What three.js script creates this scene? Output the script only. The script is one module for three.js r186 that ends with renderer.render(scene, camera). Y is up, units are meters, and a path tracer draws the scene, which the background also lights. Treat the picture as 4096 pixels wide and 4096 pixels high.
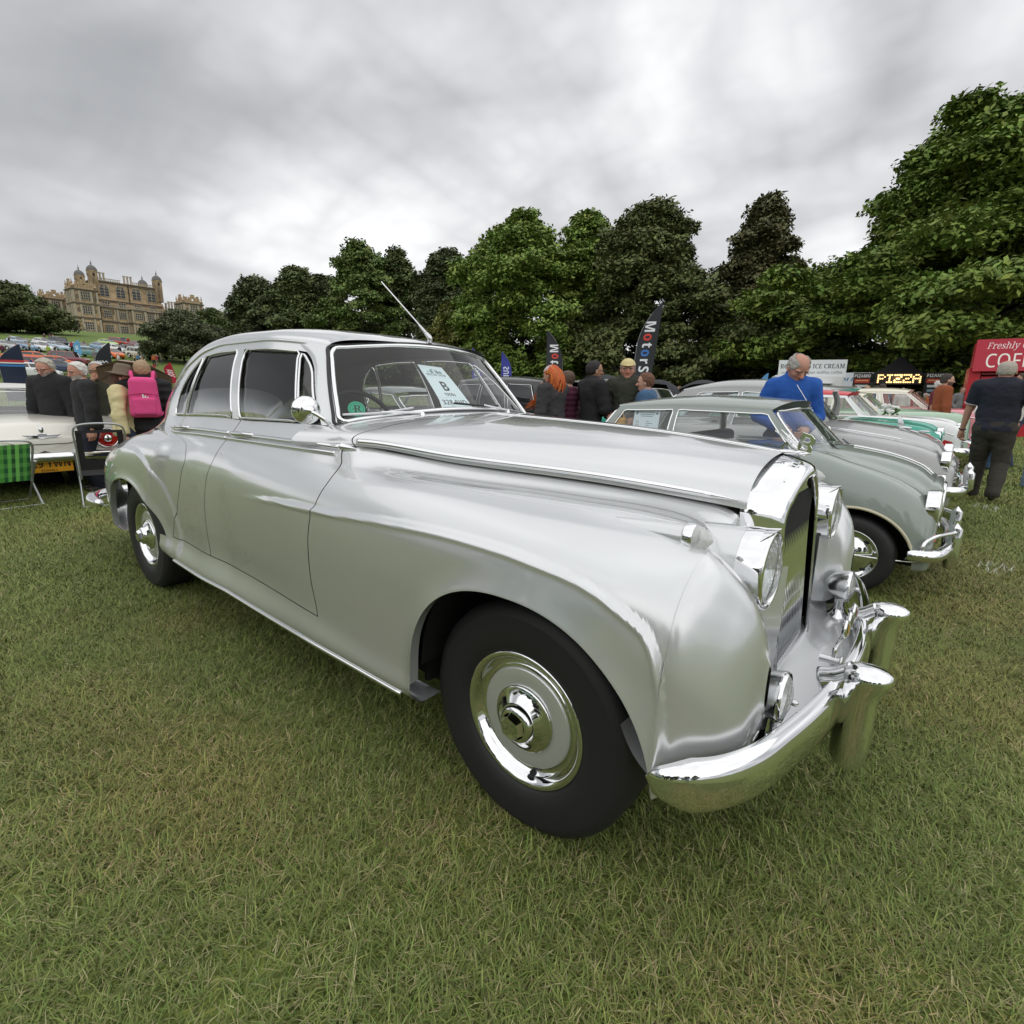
import * as THREE from 'three';
import { mergeGeometries, mergeVertices } from 'three/addons/utils/BufferGeometryUtils.js';
import { RoundedBoxGeometry } from 'three/addons/geometries/RoundedBoxGeometry.js';
import { FontLoader } from 'three/addons/loaders/FontLoader.js';
import { TextGeometry } from 'three/addons/geometries/TextGeometry.js';

// ---------- camera, sky, light, exposure ----------
const scene = new THREE.Scene();
const camera = new THREE.PerspectiveCamera(88.02, 1, 0.05, 2500);
camera.position.set(0.852, 1.289, 1.920);
{
  const yaw = -129.49 * Math.PI / 180, pitch = 12.58 * Math.PI / 180;
  camera.lookAt(0.852 + Math.cos(yaw) * Math.cos(pitch), 1.289 - Math.sin(pitch), 1.920 + Math.sin(yaw) * Math.cos(pitch));
  camera.rotateZ(0.76 * Math.PI / 180);
}
scene.add(camera);
const renderer = new THREE.WebGLRenderer({ antialias: true });
renderer.toneMapping = THREE.LinearToneMapping;
renderer.toneMappingExposure = 1.2;
renderer.shadowMap.enabled = true;
renderer.shadowMap.type = THREE.PCFSoftShadowMap;

// ---------- maths and noise ----------
function rng(seed) { let a = seed >>> 0; return () => { a = (a + 0x6D2B79F5) >>> 0; let t = Math.imul(a ^ (a >>> 15), 1 | a); t = (t + Math.imul(t ^ (t >>> 7), 61 | t)) ^ t; return ((t ^ (t >>> 14)) >>> 0) / 4294967296; }; }
const clamp = (x, a = 0, b = 1) => Math.min(b, Math.max(a, x));
const lerp = (a, b, t) => a + (b - a) * t;
const sstep = (a, b, x) => { const t = clamp((x - a) / (b - a)); return t * t * (3 - 2 * t); };
const hash3 = (x, y, z) => { let h = Math.imul(x | 0, 374761393) ^ Math.imul(y | 0, 668265263) ^ Math.imul(z | 0, 2147483647 - 1013904223); h = Math.imul(h ^ (h >>> 13), 1274126177); return ((h ^ (h >>> 16)) >>> 0) / 4294967296; };
function vnoise(x, y, z) {
  const xi = Math.floor(x), yi = Math.floor(y), zi = Math.floor(z);
  const f = (t) => t * t * t * (t * (t * 6 - 15) + 10);
  const u = f(x - xi), v = f(y - yi), w = f(z - zi);
  const L = (dx, dy) => lerp(hash3(xi + dx, yi + dy, zi), hash3(xi + dx, yi + dy, zi + 1), w);
  return lerp(lerp(L(0, 0), L(1, 0), u), lerp(L(0, 1), L(1, 1), u), v);
}
function fbm(x, y, z, o = 5) { let a = 0.5, s = 0, n = 0; for (let i = 0; i < o; i++) { s += a * vnoise(x, y, z); n += a; a *= 0.5; x = x * 2.03 + 17.1; y = y * 2.03 + 5.3; z = z * 2.03 + 9.7; } return s / n; }
// monotone cubic through [x, y] pairs
function pchip(pts) {
  const p = pts.slice().sort((a, b) => a[0] - b[0]), n = p.length, h = [], d = [], m = [];
  for (let i = 0; i < n - 1; i++) { h[i] = p[i + 1][0] - p[i][0]; d[i] = (p[i + 1][1] - p[i][1]) / h[i]; }
  for (let i = 0; i < n; i++) {
    if (i === 0) m[i] = d[0]; else if (i === n - 1) m[i] = d[n - 2];
    else if (d[i - 1] * d[i] <= 0) m[i] = 0;
    else { const w1 = 2 * h[i] + h[i - 1], w2 = h[i] + 2 * h[i - 1]; m[i] = (w1 + w2) / (w1 / d[i - 1] + w2 / d[i]); }
  }
  return (x) => {
    if (x <= p[0][0]) return p[0][1]; if (x >= p[n - 1][0]) return p[n - 1][1];
    let i = 0; while (x > p[i + 1][0]) i++;
    const t = (x - p[i][0]) / h[i], t2 = t * t, t3 = t2 * t;
    return (2 * t3 - 3 * t2 + 1) * p[i][1] + (t3 - 2 * t2 + t) * h[i] * m[i] + (-2 * t3 + 3 * t2) * p[i + 1][1] + (t3 - t2) * h[i] * m[i + 1];
  };
}

// ---------- sky: an overcast computed sky ----------
{
  const W = 1536, H = 768, data = new Float32Array(W * H * 4);
  for (let j = 0; j < H; j++) {
    const lat = ((j + 0.5) / H - 0.5) * Math.PI, y = Math.sin(lat), c = Math.cos(lat);
    for (let i = 0; i < W; i++) {
      const lon = ((i + 0.5) / W - 0.5) * 2 * Math.PI, x = c * Math.cos(lon), z = c * Math.sin(lon);
      const yy = Math.max(y, 0.0);
      // cloud sheet seen in perspective: project the direction on a plane overhead
      const k = 1 / (yy + 0.30), px = x * k, pz = z * k;
      const wx = fbm(px * 1.3 + 3.1, pz * 1.3, 2.5, 3) - 0.5, wz = fbm(px * 1.3 + 9.7, pz * 1.3, 7.5, 3) - 0.5;
      const big = fbm(px * 0.95 + wx * .5 + 21.3, pz * 0.95 + wz * .5 + 4.2, 0.3, 3);
      // billows: folded noise gives lumpy bellies with crisp pale rims
      let bill = 0, am = 0.5, fr = 1.9, nn = 0; for (let o = 0; o < 5; o++) { bill += am * Math.abs(2 * vnoise(px * fr + wx * 1.1 + o * 7.3, pz * fr + wz * 1.1 + o * 3.1, 1.7 + o) - 1); nn += am; am *= 0.56; fr *= 2.05; } bill = 1 - bill / nn;
      const med = fbm(px * 2.4 + wx * 1.2 + 1.7, pz * 2.4 + wz * 1.2 + 8.8, 3.3, 5);
      const d = (big - 0.5) * 1.9 + (bill - 0.62) * 0.85 + (med - 0.5) * 0.8;
      const det = fbm(px * 5.5 + wx * 2, pz * 5.5 + wz * 2, 9.2, 4) - 0.5;
      let L = 0.655 - 0.27 * Math.tanh(d * 2.3) - 0.12 * det - 0.10 * (bill - 0.62);
      L += 0.20 * Math.pow(clamp(-d * 1.9 - 0.10), 1.5);
      L = Math.min(L, 0.97);
      const hz = Math.exp(-yy * 7);
      L = lerp(L, 0.70, hz * 0.45);
      const g = clamp((0.62 - L) * 0.9, -0.1, 0.3);
      let r = L * (0.985 - g * 0.10), gg = L * (1.0 - g * 0.02), b = L * (1.03 + g * 0.07);
      if (y < 0) { const t = sstep(0, -0.08, y); r = lerp(r, 0.16, t); gg = lerp(gg, 0.19, t); b = lerp(b, 0.10, t); }
      const o = (j * W + i) * 4; data[o] = r; data[o + 1] = gg; data[o + 2] = b; data[o + 3] = 1;
    }
  }
  const sky = new THREE.DataTexture(data, W, H, THREE.RGBAFormat, THREE.FloatType);
  sky.mapping = THREE.EquirectangularReflectionMapping; sky.colorSpace = THREE.LinearSRGBColorSpace;
  sky.magFilter = THREE.LinearFilter; sky.minFilter = THREE.LinearFilter; sky.needsUpdate = true;
  scene.background = sky; scene.environment = sky;
}
// the veiled sun behind the cloud
const sun = new THREE.DirectionalLight(new THREE.Color(1.0, 0.975, 0.945), 1.5);
sun.position.set(14, 70, 20); sun.target.position.set(0, 0, 0);
sun.castShadow = true; sun.shadow.radius = 250; sun.shadow.mapSize.set(2048, 2048);
sun.shadow.camera.left = -60; sun.shadow.camera.right = 60; sun.shadow.camera.top = 60; sun.shadow.camera.bottom = -60; sun.shadow.camera.far = 300;
scene.add(sun); scene.add(sun.target);

// ---------- building helpers ----------
const V = (x, y, z) => new THREE.Vector3(x, y, z);
const names = new Map();
function numbered(n) { const k = names.get(n) || 0; names.set(n, k + 1); return k ? `${n}_${String(k).padStart(3, '0')}` : n; }
function tag(o, label, category, group) { o.userData = { label, category }; if (group) o.userData.group = group; return o; }
function struct(o, name) { o.name = numbered(name); o.userData = { kind: 'structure' }; scene.add(o); o.receiveShadow = true; return o; }
function thing(name, label, category, pos = [0, 0, 0], turn = 0, group) { const g = new THREE.Group(); g.name = numbered(name); g.position.set(...pos); g.rotation.y = turn; tag(g, label, category, group); scene.add(g); return g; }
function part(parent, name, geo, mat) { if (geo.userData && geo.userData.pair) { const a = part(parent, name, geo.userData.pair[0], mat); part(parent, name, geo.userData.pair[1], mat); return a; } const m = new THREE.Mesh(Array.isArray(geo) ? merge(geo) : geo, mat); m.name = name; m.castShadow = m.receiveShadow = true; parent.add(m); return m; }
function solo(name, geo, mat, label, category, group, pos) { const m = new THREE.Mesh(Array.isArray(geo) ? merge(geo) : geo, mat); m.name = numbered(name); m.castShadow = m.receiveShadow = true; tag(m, label, category, group); if (pos) m.position.set(...pos); scene.add(m); return m; }
function merge(list) {
  const gs = list.filter(Boolean).flatMap((g) => (g.userData.pair ? g.userData.pair : [g])).map((g) => { let h = g.index ? g.toNonIndexed() : g.clone(); for (const k of Object.keys(h.attributes)) if (!['position', 'normal', 'uv', 'color'].includes(k)) h.deleteAttribute(k); if (!h.attributes.uv) h.setAttribute('uv', new THREE.BufferAttribute(new Float32Array(h.attributes.position.count * 2), 2)); return h; });
  const col = gs.some((g) => g.attributes.color);
  if (col) for (const g of gs) if (!g.attributes.color) g.setAttribute('color', new THREE.BufferAttribute(new Float32Array(g.attributes.position.count * 3).fill(1), 3));
  return mergeGeometries(gs);
}
function paintVerts(g, r, gg, b) { const n = g.attributes.position.count, a = new Float32Array(n * 3); for (let i = 0; i < n; i++) { a[i * 3] = r; a[i * 3 + 1] = gg; a[i * 3 + 2] = b; } g.setAttribute('color', new THREE.BufferAttribute(a, 3)); return g; }
// a surface from f(s, t) -> [x, y, z]; s and t may be counts or explicit lists
function surf(ns, nt, f, flip = false) {
  const S = Array.isArray(ns) ? ns : Array.from({ length: ns + 1 }, (_, i) => i / ns), T = Array.isArray(nt) ? nt : Array.from({ length: nt + 1 }, (_, i) => i / nt);
  const pos = [], uv = [], idx = [], w = T.length;
  const nor = [];
  for (const s of S) for (const t of T) { const p = f(s, t); pos.push(p[0], p[1], p[2]); uv.push(s, t); if (p.length > 5) nor.push(p[3], p[4], p[5]); }
  for (let i = 0; i < S.length - 1; i++) for (let j = 0; j < w - 1; j++) { const a = i * w + j, b = a + 1, c = a + w, d = c + 1; flip ? idx.push(a, b, c, b, d, c) : idx.push(a, c, b, b, c, d); }
  const g = new THREE.BufferGeometry(); g.setAttribute('position', new THREE.Float32BufferAttribute(pos, 3)); g.setAttribute('uv', new THREE.Float32BufferAttribute(uv, 2)); g.setIndex(idx); if (nor.length) g.setAttribute('normal', new THREE.Float32BufferAttribute(nor, 3)); else g.computeVertexNormals(); return g;
}
function mirrorZ(g) { const h = g.clone(); h.applyMatrix4(new THREE.Matrix4().makeScale(1, 1, -1)); if (h.index) { const a = h.index.array; for (let i = 0; i < a.length; i += 3) { const t = a[i]; a[i] = a[i + 1]; a[i + 1] = t; } } else { const n = h.attributes; for (const k of Object.keys(n)) { const A = n[k], s = A.itemSize; for (let i = 0; i < A.count; i += 3) for (let c = 0; c < s; c++) { const t = A.array[i * s + c]; A.array[i * s + c] = A.array[(i + 1) * s + c]; A.array[(i + 1) * s + c] = t; } } } return h; }
const both = (g) => { const m = mirrorZ(g), r = new THREE.BufferGeometry(); r.userData.pair = [g, m]; return r; };
// two halves that meet on the centre line become one piece
const whole = (g) => { const r = merge([g, mirrorZ(g)]), p = r.attributes.position, n = r.attributes.normal; for (let i = 0; i < p.count; i++) if (Math.abs(p.getZ(i)) < 1e-4) { const l = Math.hypot(n.getX(i), n.getY(i)) || 1; n.setXYZ(i, n.getX(i) / l, n.getY(i) / l, 0); } return r; };
// a round or flattened rod through points; r may be a number or a function of 0..1; ry squashes it
function rod(pts, r = 0.01, seg = 8, closed = false, steps = 0) {
  const P = pts.map((p) => (p.isVector3 ? p : V(...p)));
  const curve = P.length === 2 ? new THREE.LineCurve3(P[0], P[1]) : new THREE.CatmullRomCurve3(P, closed, 'centripetal');
  const n = steps || (P.length === 2 ? 1 : Math.max(8, P.length * 4)), rf = typeof r === 'function' ? r : () => r;
  const fr = curve.computeFrenetFrames(n, closed), pos = [], idx = [], uv = [];
  for (let i = 0; i <= n; i++) { const c = curve.getPointAt(i / n), N = fr.normals[i], B = fr.binormals[i], q = rf(i / n); for (let j = 0; j <= seg; j++) { const a = j / seg * 2 * Math.PI, x = Math.cos(a) * q, y = Math.sin(a) * q; pos.push(c.x + N.x * x + B.x * y, c.y + N.y * x + B.y * y, c.z + N.z * x + B.z * y); uv.push(i / n, j / seg); } }
  const w = seg + 1;
  for (let i = 0; i < n; i++) for (let j = 0; j < seg; j++) { const a = i * w + j, b = a + 1, c = a + w, d = c + 1; idx.push(a, b, c, b, d, c); }
  if (!closed) for (const [row, fl] of [[0, 1], [n, 0]]) { const c = curve.getPointAt(row / n), k = pos.length / 3; pos.push(c.x, c.y, c.z); uv.push(0, 0); for (let j = 0; j < seg; j++) { const a = row * w + j; fl ? idx.push(k, a + 1, a) : idx.push(k, a, a + 1); } }
  const g = new THREE.BufferGeometry(); g.setAttribute('position', new THREE.Float32BufferAttribute(pos, 3)); g.setAttribute('uv', new THREE.Float32BufferAttribute(uv, 2)); g.setIndex(idx); g.computeVertexNormals(); return g;
}
// a closed outline (list of [a, b]) swept along points with given frames f(t) -> {c, u, w}
function sweep(path, outline, closedOutline = true, scale) {
  const n = path.length, m = outline.length, pos = [], idx = [], uv = [], w = closedOutline ? m + 1 : m;
  for (let i = 0; i < n; i++) for (let j = 0; j < w; j++) { const o = outline[j % m], k = scale ? scale(i / (n - 1)) : [1, 1], p = path[i]; pos.push(p.c.x + p.u.x * o[0] * k[0] + p.w.x * o[1] * k[1], p.c.y + p.u.y * o[0] * k[0] + p.w.y * o[1] * k[1], p.c.z + p.u.z * o[0] * k[0] + p.w.z * o[1] * k[1]); uv.push(i / (n - 1), j / (w - 1)); }
  for (let i = 0; i < n - 1; i++) for (let j = 0; j < w - 1; j++) { const a = i * w + j, b = a + 1, c = a + w, d = c + 1; idx.push(a, b, c, b, d, c); }
  const g = new THREE.BufferGeometry(); g.setAttribute('position', new THREE.Float32BufferAttribute(pos, 3)); g.setAttribute('uv', new THREE.Float32BufferAttribute(uv, 2)); g.setIndex(idx); g.computeVertexNormals(); return g;
}
function box(w, h, d, x = 0, y = 0, z = 0) { const g = new THREE.BoxGeometry(w, h, d); g.translate(x, y, z); return g; }
function rbox(w, h, d, r, x = 0, y = 0, z = 0, seg = 2) { const g = new RoundedBoxGeometry(w, h, d, seg, r); g.translate(x, y, z); return g; }
// profile [[r, h], ...] turned about an axis
function turned(profile, seg = 32, axis = 'y') { const g = new THREE.LatheGeometry(profile.map((p) => new THREE.Vector2(Math.max(p[0], 1e-5), p[1])), seg); if (axis === 'z') g.rotateX(Math.PI / 2); if (axis === 'x') g.rotateZ(-Math.PI / 2); return g; }
function ellip(rx, ry, rz, x = 0, y = 0, z = 0, a = 16, b = 12) { const g = new THREE.SphereGeometry(1, a, b); g.scale(rx, ry, rz); g.translate(x, y, z); return g; }
function extrude(pts, depth, bevel = 0, holes = []) { const s = new THREE.Shape(pts.map((p) => new THREE.Vector2(p[0], p[1]))); for (const h of holes) s.holes.push(new THREE.Path(h.map((p) => new THREE.Vector2(p[0], p[1])))); return new THREE.ExtrudeGeometry(s, { depth, bevelEnabled: bevel > 0, bevelThickness: bevel, bevelSize: bevel, bevelSegments: 2, curveSegments: 10 }); }
const M4 = () => new THREE.Matrix4();
function xf(g, { p = [0, 0, 0], r = [0, 0, 0], s = [1, 1, 1], order = 'YXZ' } = {}) { g.applyMatrix4(M4().compose(V(...p), new THREE.Quaternion().setFromEuler(new THREE.Euler(...r, order)), V(...(Array.isArray(s) ? s : [s, s, s])))); return g; }

// ---------- textures ----------
function dataTex(w, h, f, srgb = false) { const d = new Uint8Array(w * h * 4); for (let j = 0; j < h; j++) for (let i = 0; i < w; i++) { const c = f(i / w, j / h), o = (j * w + i) * 4; d[o] = clamp(c[0]) * 255; d[o + 1] = clamp(c[1]) * 255; d[o + 2] = clamp(c[2]) * 255; d[o + 3] = 255; } const t = new THREE.DataTexture(d, w, h); t.wrapS = t.wrapT = THREE.RepeatWrapping; t.magFilter = THREE.LinearFilter; t.minFilter = THREE.LinearMipmapLinearFilter; t.generateMipmaps = true; if (srgb) t.colorSpace = THREE.SRGBColorSpace; t.needsUpdate = true; return t; }
function print(w, h, draw) { const c = document.createElement('canvas'); c.width = w; c.height = h; const g = c.getContext('2d'); draw(g, w, h); const t = new THREE.CanvasTexture(c); t.colorSpace = THREE.SRGBColorSpace; return t; }
const lin = (r, g, b) => new THREE.Color().setRGB(r, g, b);
const std = (r, g, b, rough = 0.8, o = {}) => new THREE.MeshStandardMaterial({ color: lin(r, g, b), roughness: rough, ...o });
const phys = (r, g, b, rough, o = {}) => new THREE.MeshPhysicalMaterial({ color: lin(r, g, b), roughness: rough, ...o });
const paint = (r, g, b, o = {}) => phys(r, g, b, 0.45, { clearcoat: 1, clearcoatRoughness: 0.03, ...o });
const M = {
  chrome: std(0.80, 0.81, 0.82, 0.05, { metalness: 1 }),
  dullChrome: std(0.62, 0.63, 0.64, 0.22, { metalness: 1 }),
  black: std(0.012, 0.012, 0.013, 0.6), rubber: std(0.016, 0.016, 0.017, 0.62), trim: std(0.02, 0.02, 0.022, 0.45),
  under: std(0.008, 0.008, 0.008, 0.9),
  glass: phys(0.93, 0.95, 0.94, 0.0, { transmission: 1, thickness: 0, ior: 1.5 }),
  silver: phys(0.66, 0.68, 0.685, 0.26, { metalness: 0.56, clearcoat: 1, clearcoatRoughness: 0.03 }),
  leather: std(0.035, 0.035, 0.04, 0.55), lining: std(0.14, 0.135, 0.13, 0.9), red: phys(0.5, 0.01, 0.01, 0.15, { clearcoat: 1 }), amber: phys(0.75, 0.10, 0.015, 0.15, { clearcoat: 1 }),
};
// ---------- ground: level show field that climbs to the hall ----------
const groundRise = pchip([[0, 0], [20, 0], [50, 0.9], [87, 3.7], [136, 9.2], [200, 16], [276, 22.8], [340, 25], [600, 27]]);
function groundH(x, z) { const dx = x - 0.852, dz = z - 1.92, s = -0.968 * dx - 0.249 * dz, t = 0.249 * dx - 0.968 * dz; return groundRise(s) * (1 - sstep(25, 110, t)); }
{
  const tex = print(1024, 1024, (g, w, h) => {
    const r = rng(11); g.fillStyle = '#4c5a2c'; g.fillRect(0, 0, w, h);
    const cols = ['#5d6e33', '#6a7c3a', '#46562a', '#77843f', '#8b8a55', '#3d4b24', '#566a2e', '#a09a68'];
    for (let i = 0; i < 26000; i++) { const x = r() * w, y = r() * h, a = r() * 6.283, l = 8 + r() * 26; g.strokeStyle = cols[Math.floor(r() * r() * 8)]; g.lineWidth = 1 + r() * 1.6; g.beginPath(); g.moveTo(x, y); g.lineTo(x + Math.cos(a) * l, y + Math.sin(a) * l); g.stroke(); }
  });
  tex.wrapS = tex.wrapT = THREE.RepeatWrapping;
  const rings = [0]; for (let r = 0.4; r < 900; r *= 1.085) rings.push(r);
  const n = 120, pos = [], uv = [], col = [], idx = [];
  for (const r of rings) for (let i = 0; i <= n; i++) {
    const a = i / n * 2 * Math.PI, x = 0.852 + Math.cos(a) * r, z = 1.92 + Math.sin(a) * r;
    pos.push(x, groundH(x, z) - 0.012, z); uv.push(x / 1.7, z / 1.7);
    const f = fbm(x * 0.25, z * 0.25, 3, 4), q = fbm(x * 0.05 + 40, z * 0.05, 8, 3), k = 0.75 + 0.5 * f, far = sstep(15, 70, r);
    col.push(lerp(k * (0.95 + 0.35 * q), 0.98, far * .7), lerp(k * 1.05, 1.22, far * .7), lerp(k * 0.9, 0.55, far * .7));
  }
  for (let j = 0; j < rings.length - 1; j++) for (let i = 0; i < n; i++) { const a = j * (n + 1) + i, b = a + 1, c = a + n + 1, d = c + 1; idx.push(a, b, c, b, d, c); }
  const g = new THREE.BufferGeometry(); g.setAttribute('position', new THREE.Float32BufferAttribute(pos, 3)); g.setAttribute('uv', new THREE.Float32BufferAttribute(uv, 2)); g.setAttribute('color', new THREE.Float32BufferAttribute(col, 3)); g.setIndex(idx); g.computeVertexNormals();
  struct(new THREE.Mesh(g, new THREE.MeshStandardMaterial({ map: tex, vertexColors: true, roughness: 0.95 })), 'ground');
  const P = [[-170, -22], [-151, -21.5], [-150, -22.6], [-149, -23.6], [-147, -25], [-144.4, -26.2], [-143, -32], [-135, -33.7]];
  const path = surf(P.length - 1, 1, (s, t) => { const p = P[Math.round(s * (P.length - 1))]; const x = p[0] + (t - .5) * (1.4 + 5 * (1 - s) ** 2), z = p[1] + (t - .5) * .5; return [x, groundH(x, z) + .07, z]; });
  struct(new THREE.Mesh(path, std(.34, .32, .27, .95)), 'path');
  // worn white marking spots sprayed on the grass
  [[1.25, -3.52, .10], [1.29, -6.61, .13]].forEach(([x, z, r], i) => { const q = rng(90 + i), blades = []; for (let k = 0; k < 34; k++) { const a = q() * 6.283, d = Math.sqrt(q()) * r, l = .03 + q() * .03, b = q() * 6.283; blades.push(new THREE.BufferGeometry().setFromPoints([V(x + Math.cos(a) * d - .004, .004, z + Math.sin(a) * d * 1.6), V(x + Math.cos(a) * d + .004, .004, z + Math.sin(a) * d * 1.6), V(x + Math.cos(a) * d + Math.cos(b) * l * .6, .012 + l * .7, z + Math.sin(a) * d * 1.6 + Math.sin(b) * l * .6)])); } blades.forEach((b) => b.computeVertexNormals()); const m = solo('paint_mark', blades, std(.60, .62, .56, .9), i ? 'white paint mark on the grass by the feet of the man in the navy polo shirt' : 'white paint mark on the open grass in front of the small grey-green car', 'paint mark'); m.userData.kind = 'stuff'; });
}
// ---------- grass blades ----------
{
  const cam = [0.852, 1.92], hx = Math.cos(-129.49 * Math.PI / 180), hz = Math.sin(-129.49 * Math.PI / 180);
  function tuft(seed, n, R, len, wid, straw) {
    const r = rng(seed), pos = [], col = [], idx = [], nor = [];
    for (let i = 0; i < n; i++) {
      const a = r() * 6.283, d = R * Math.sqrt(r()), x = Math.cos(a) * d, z = Math.sin(a) * d, l = len * (0.45 + r() * 0.85), w = wid * (0.6 + r() * 0.7), dir = r() * 6.283, dry = r() < straw, flat = dry ? 0.1 + r() * 0.3 : 0.18 + r() * 0.72;
      const ux = Math.cos(dir), uz = Math.sin(dir), px = -uz * w / 2, pz = ux * w / 2, k = pos.length / 3;
      const h1 = l * 0.5 * flat, o1 = l * 0.5 * Math.sqrt(1 - flat * flat) , h2 = l * flat * (0.8 + 0.2 * r()) * (1 - 0.35 * r()), o2 = l * (Math.sqrt(1 - flat * flat) * 0.9 + 0.15);
      pos.push(x - px, 0.0, z - pz, x + px, 0.0, z + pz, x + ux * o1 - px * .8, h1 + .004, z + uz * o1 - pz * .8, x + ux * o1 + px * .8, h1 + .004, z + uz * o1 + pz * .8, x + ux * o2, h2 + .004, z + uz * o2);
      const nx = -ux * .5, nz = -uz * .5; for (let q = 0; q < 5; q++) nor.push(nx, .86, nz);
      const v = 0.52 + r() * 0.62; let c;
      if (dry) c = [0.46 * v, 0.41 * v, 0.21 * v]; else { const y = r(); c = [lerp(0.150, 0.275, y) * v, lerp(0.225, 0.300, y) * v, lerp(0.045, 0.080, y) * v]; }
      for (let q = 0; q < 5; q++) col.push(c[0], c[1], c[2]);
      idx.push(k, k + 1, k + 2, k + 1, k + 3, k + 2, k + 2, k + 3, k + 4);
    }
    const g = new THREE.BufferGeometry(); g.setAttribute('position', new THREE.Float32BufferAttribute(pos, 3)); g.setAttribute('normal', new THREE.Float32BufferAttribute(nor, 3)); g.setAttribute('color', new THREE.Float32BufferAttribute(col, 3)); g.setIndex(idx); return g;
  }
  const mat = new THREE.MeshStandardMaterial({ vertexColors: true, roughness: 0.7, side: THREE.DoubleSide });
  const q = new THREE.Quaternion(), up = V(0, 1, 0), m = M4(), c = new THREE.Color();
  function field(name, seed, r0, r1, step, variants, sc) {
    const r = rng(seed), lists = variants.map(() => []);
    for (let x = -r1; x <= r1; x += step) for (let z = -r1; z <= r1; z += step) {
      const px = cam[0] + x + (r() - .5) * step, pz = cam[1] + z + (r() - .5) * step, dx = px - cam[0], dz = pz - cam[1], d = Math.hypot(dx, dz);
      if (d < r0 || d > r1) continue; const f = (dx * hx + dz * hz) / d; if (f < 0.60 && d > 1.6) continue;
      if (px > -4.0 && px < .2 && Math.abs(pz) < .55) continue;
      lists[Math.floor(r() * variants.length)].push([px, pz, r() * 6.283, sc * (0.8 + r() * 0.45), r()]);
    }
    variants.forEach((g, i) => { const L = lists[i]; if (!L.length) return; const im = new THREE.InstancedMesh(g, mat, L.length); L.forEach(([x, z, a, s, t], k) => { q.setFromAxisAngle(up, a); const dry = fbm(x * 0.9 + 5, z * 0.9, 1.5, 3), wet = fbm(x * 0.35, z * 0.35 + 9, 4.5, 3); m.compose(V(x, groundH(x, z) - 0.004, z), q, V(s, s * (0.75 + 0.5 * wet), s)); im.setMatrixAt(k, m); const b = 0.72 + 0.5 * wet + (t - .5) * .2, y = sstep(.48, .72, dry); im.setColorAt(k, c.setRGB(b * lerp(.95, 1.28, y), b * lerp(1.0, 1.06, y), b * lerp(.95, 1.15, y))); }); im.name = numbered(name); im.userData = { label: name === 'grass' ? 'short mown grass with dry straw-coloured blades on the show field' : 'grass of the show field further off', category: 'grass', kind: 'stuff' }; im.castShadow = im.receiveShadow = true; scene.add(im); });
  }
  field('grass', 1, 0, 4.2, 0.15, [1, 2, 3, 4].map((s) => tuft(s, 460, 0.20, 0.048, 0.0026, 0.22)), 1);
  field('grass', 2, 3.9, 9.5, 0.24, [5, 6, 7].map((s) => tuft(s, 430, 0.30, 0.052, 0.0042, 0.20)), 1);
  field('grass', 3, 9, 30, 0.55, [8, 9].map((s) => tuft(s, 380, 0.62, 0.062, 0.010, 0.16)), 1);
  field('grass', 4, 29, 75, 1.5, [10].map((s) => tuft(s, 320, 1.6, 0.11, 0.028, 0.10)), 1);
}
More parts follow.
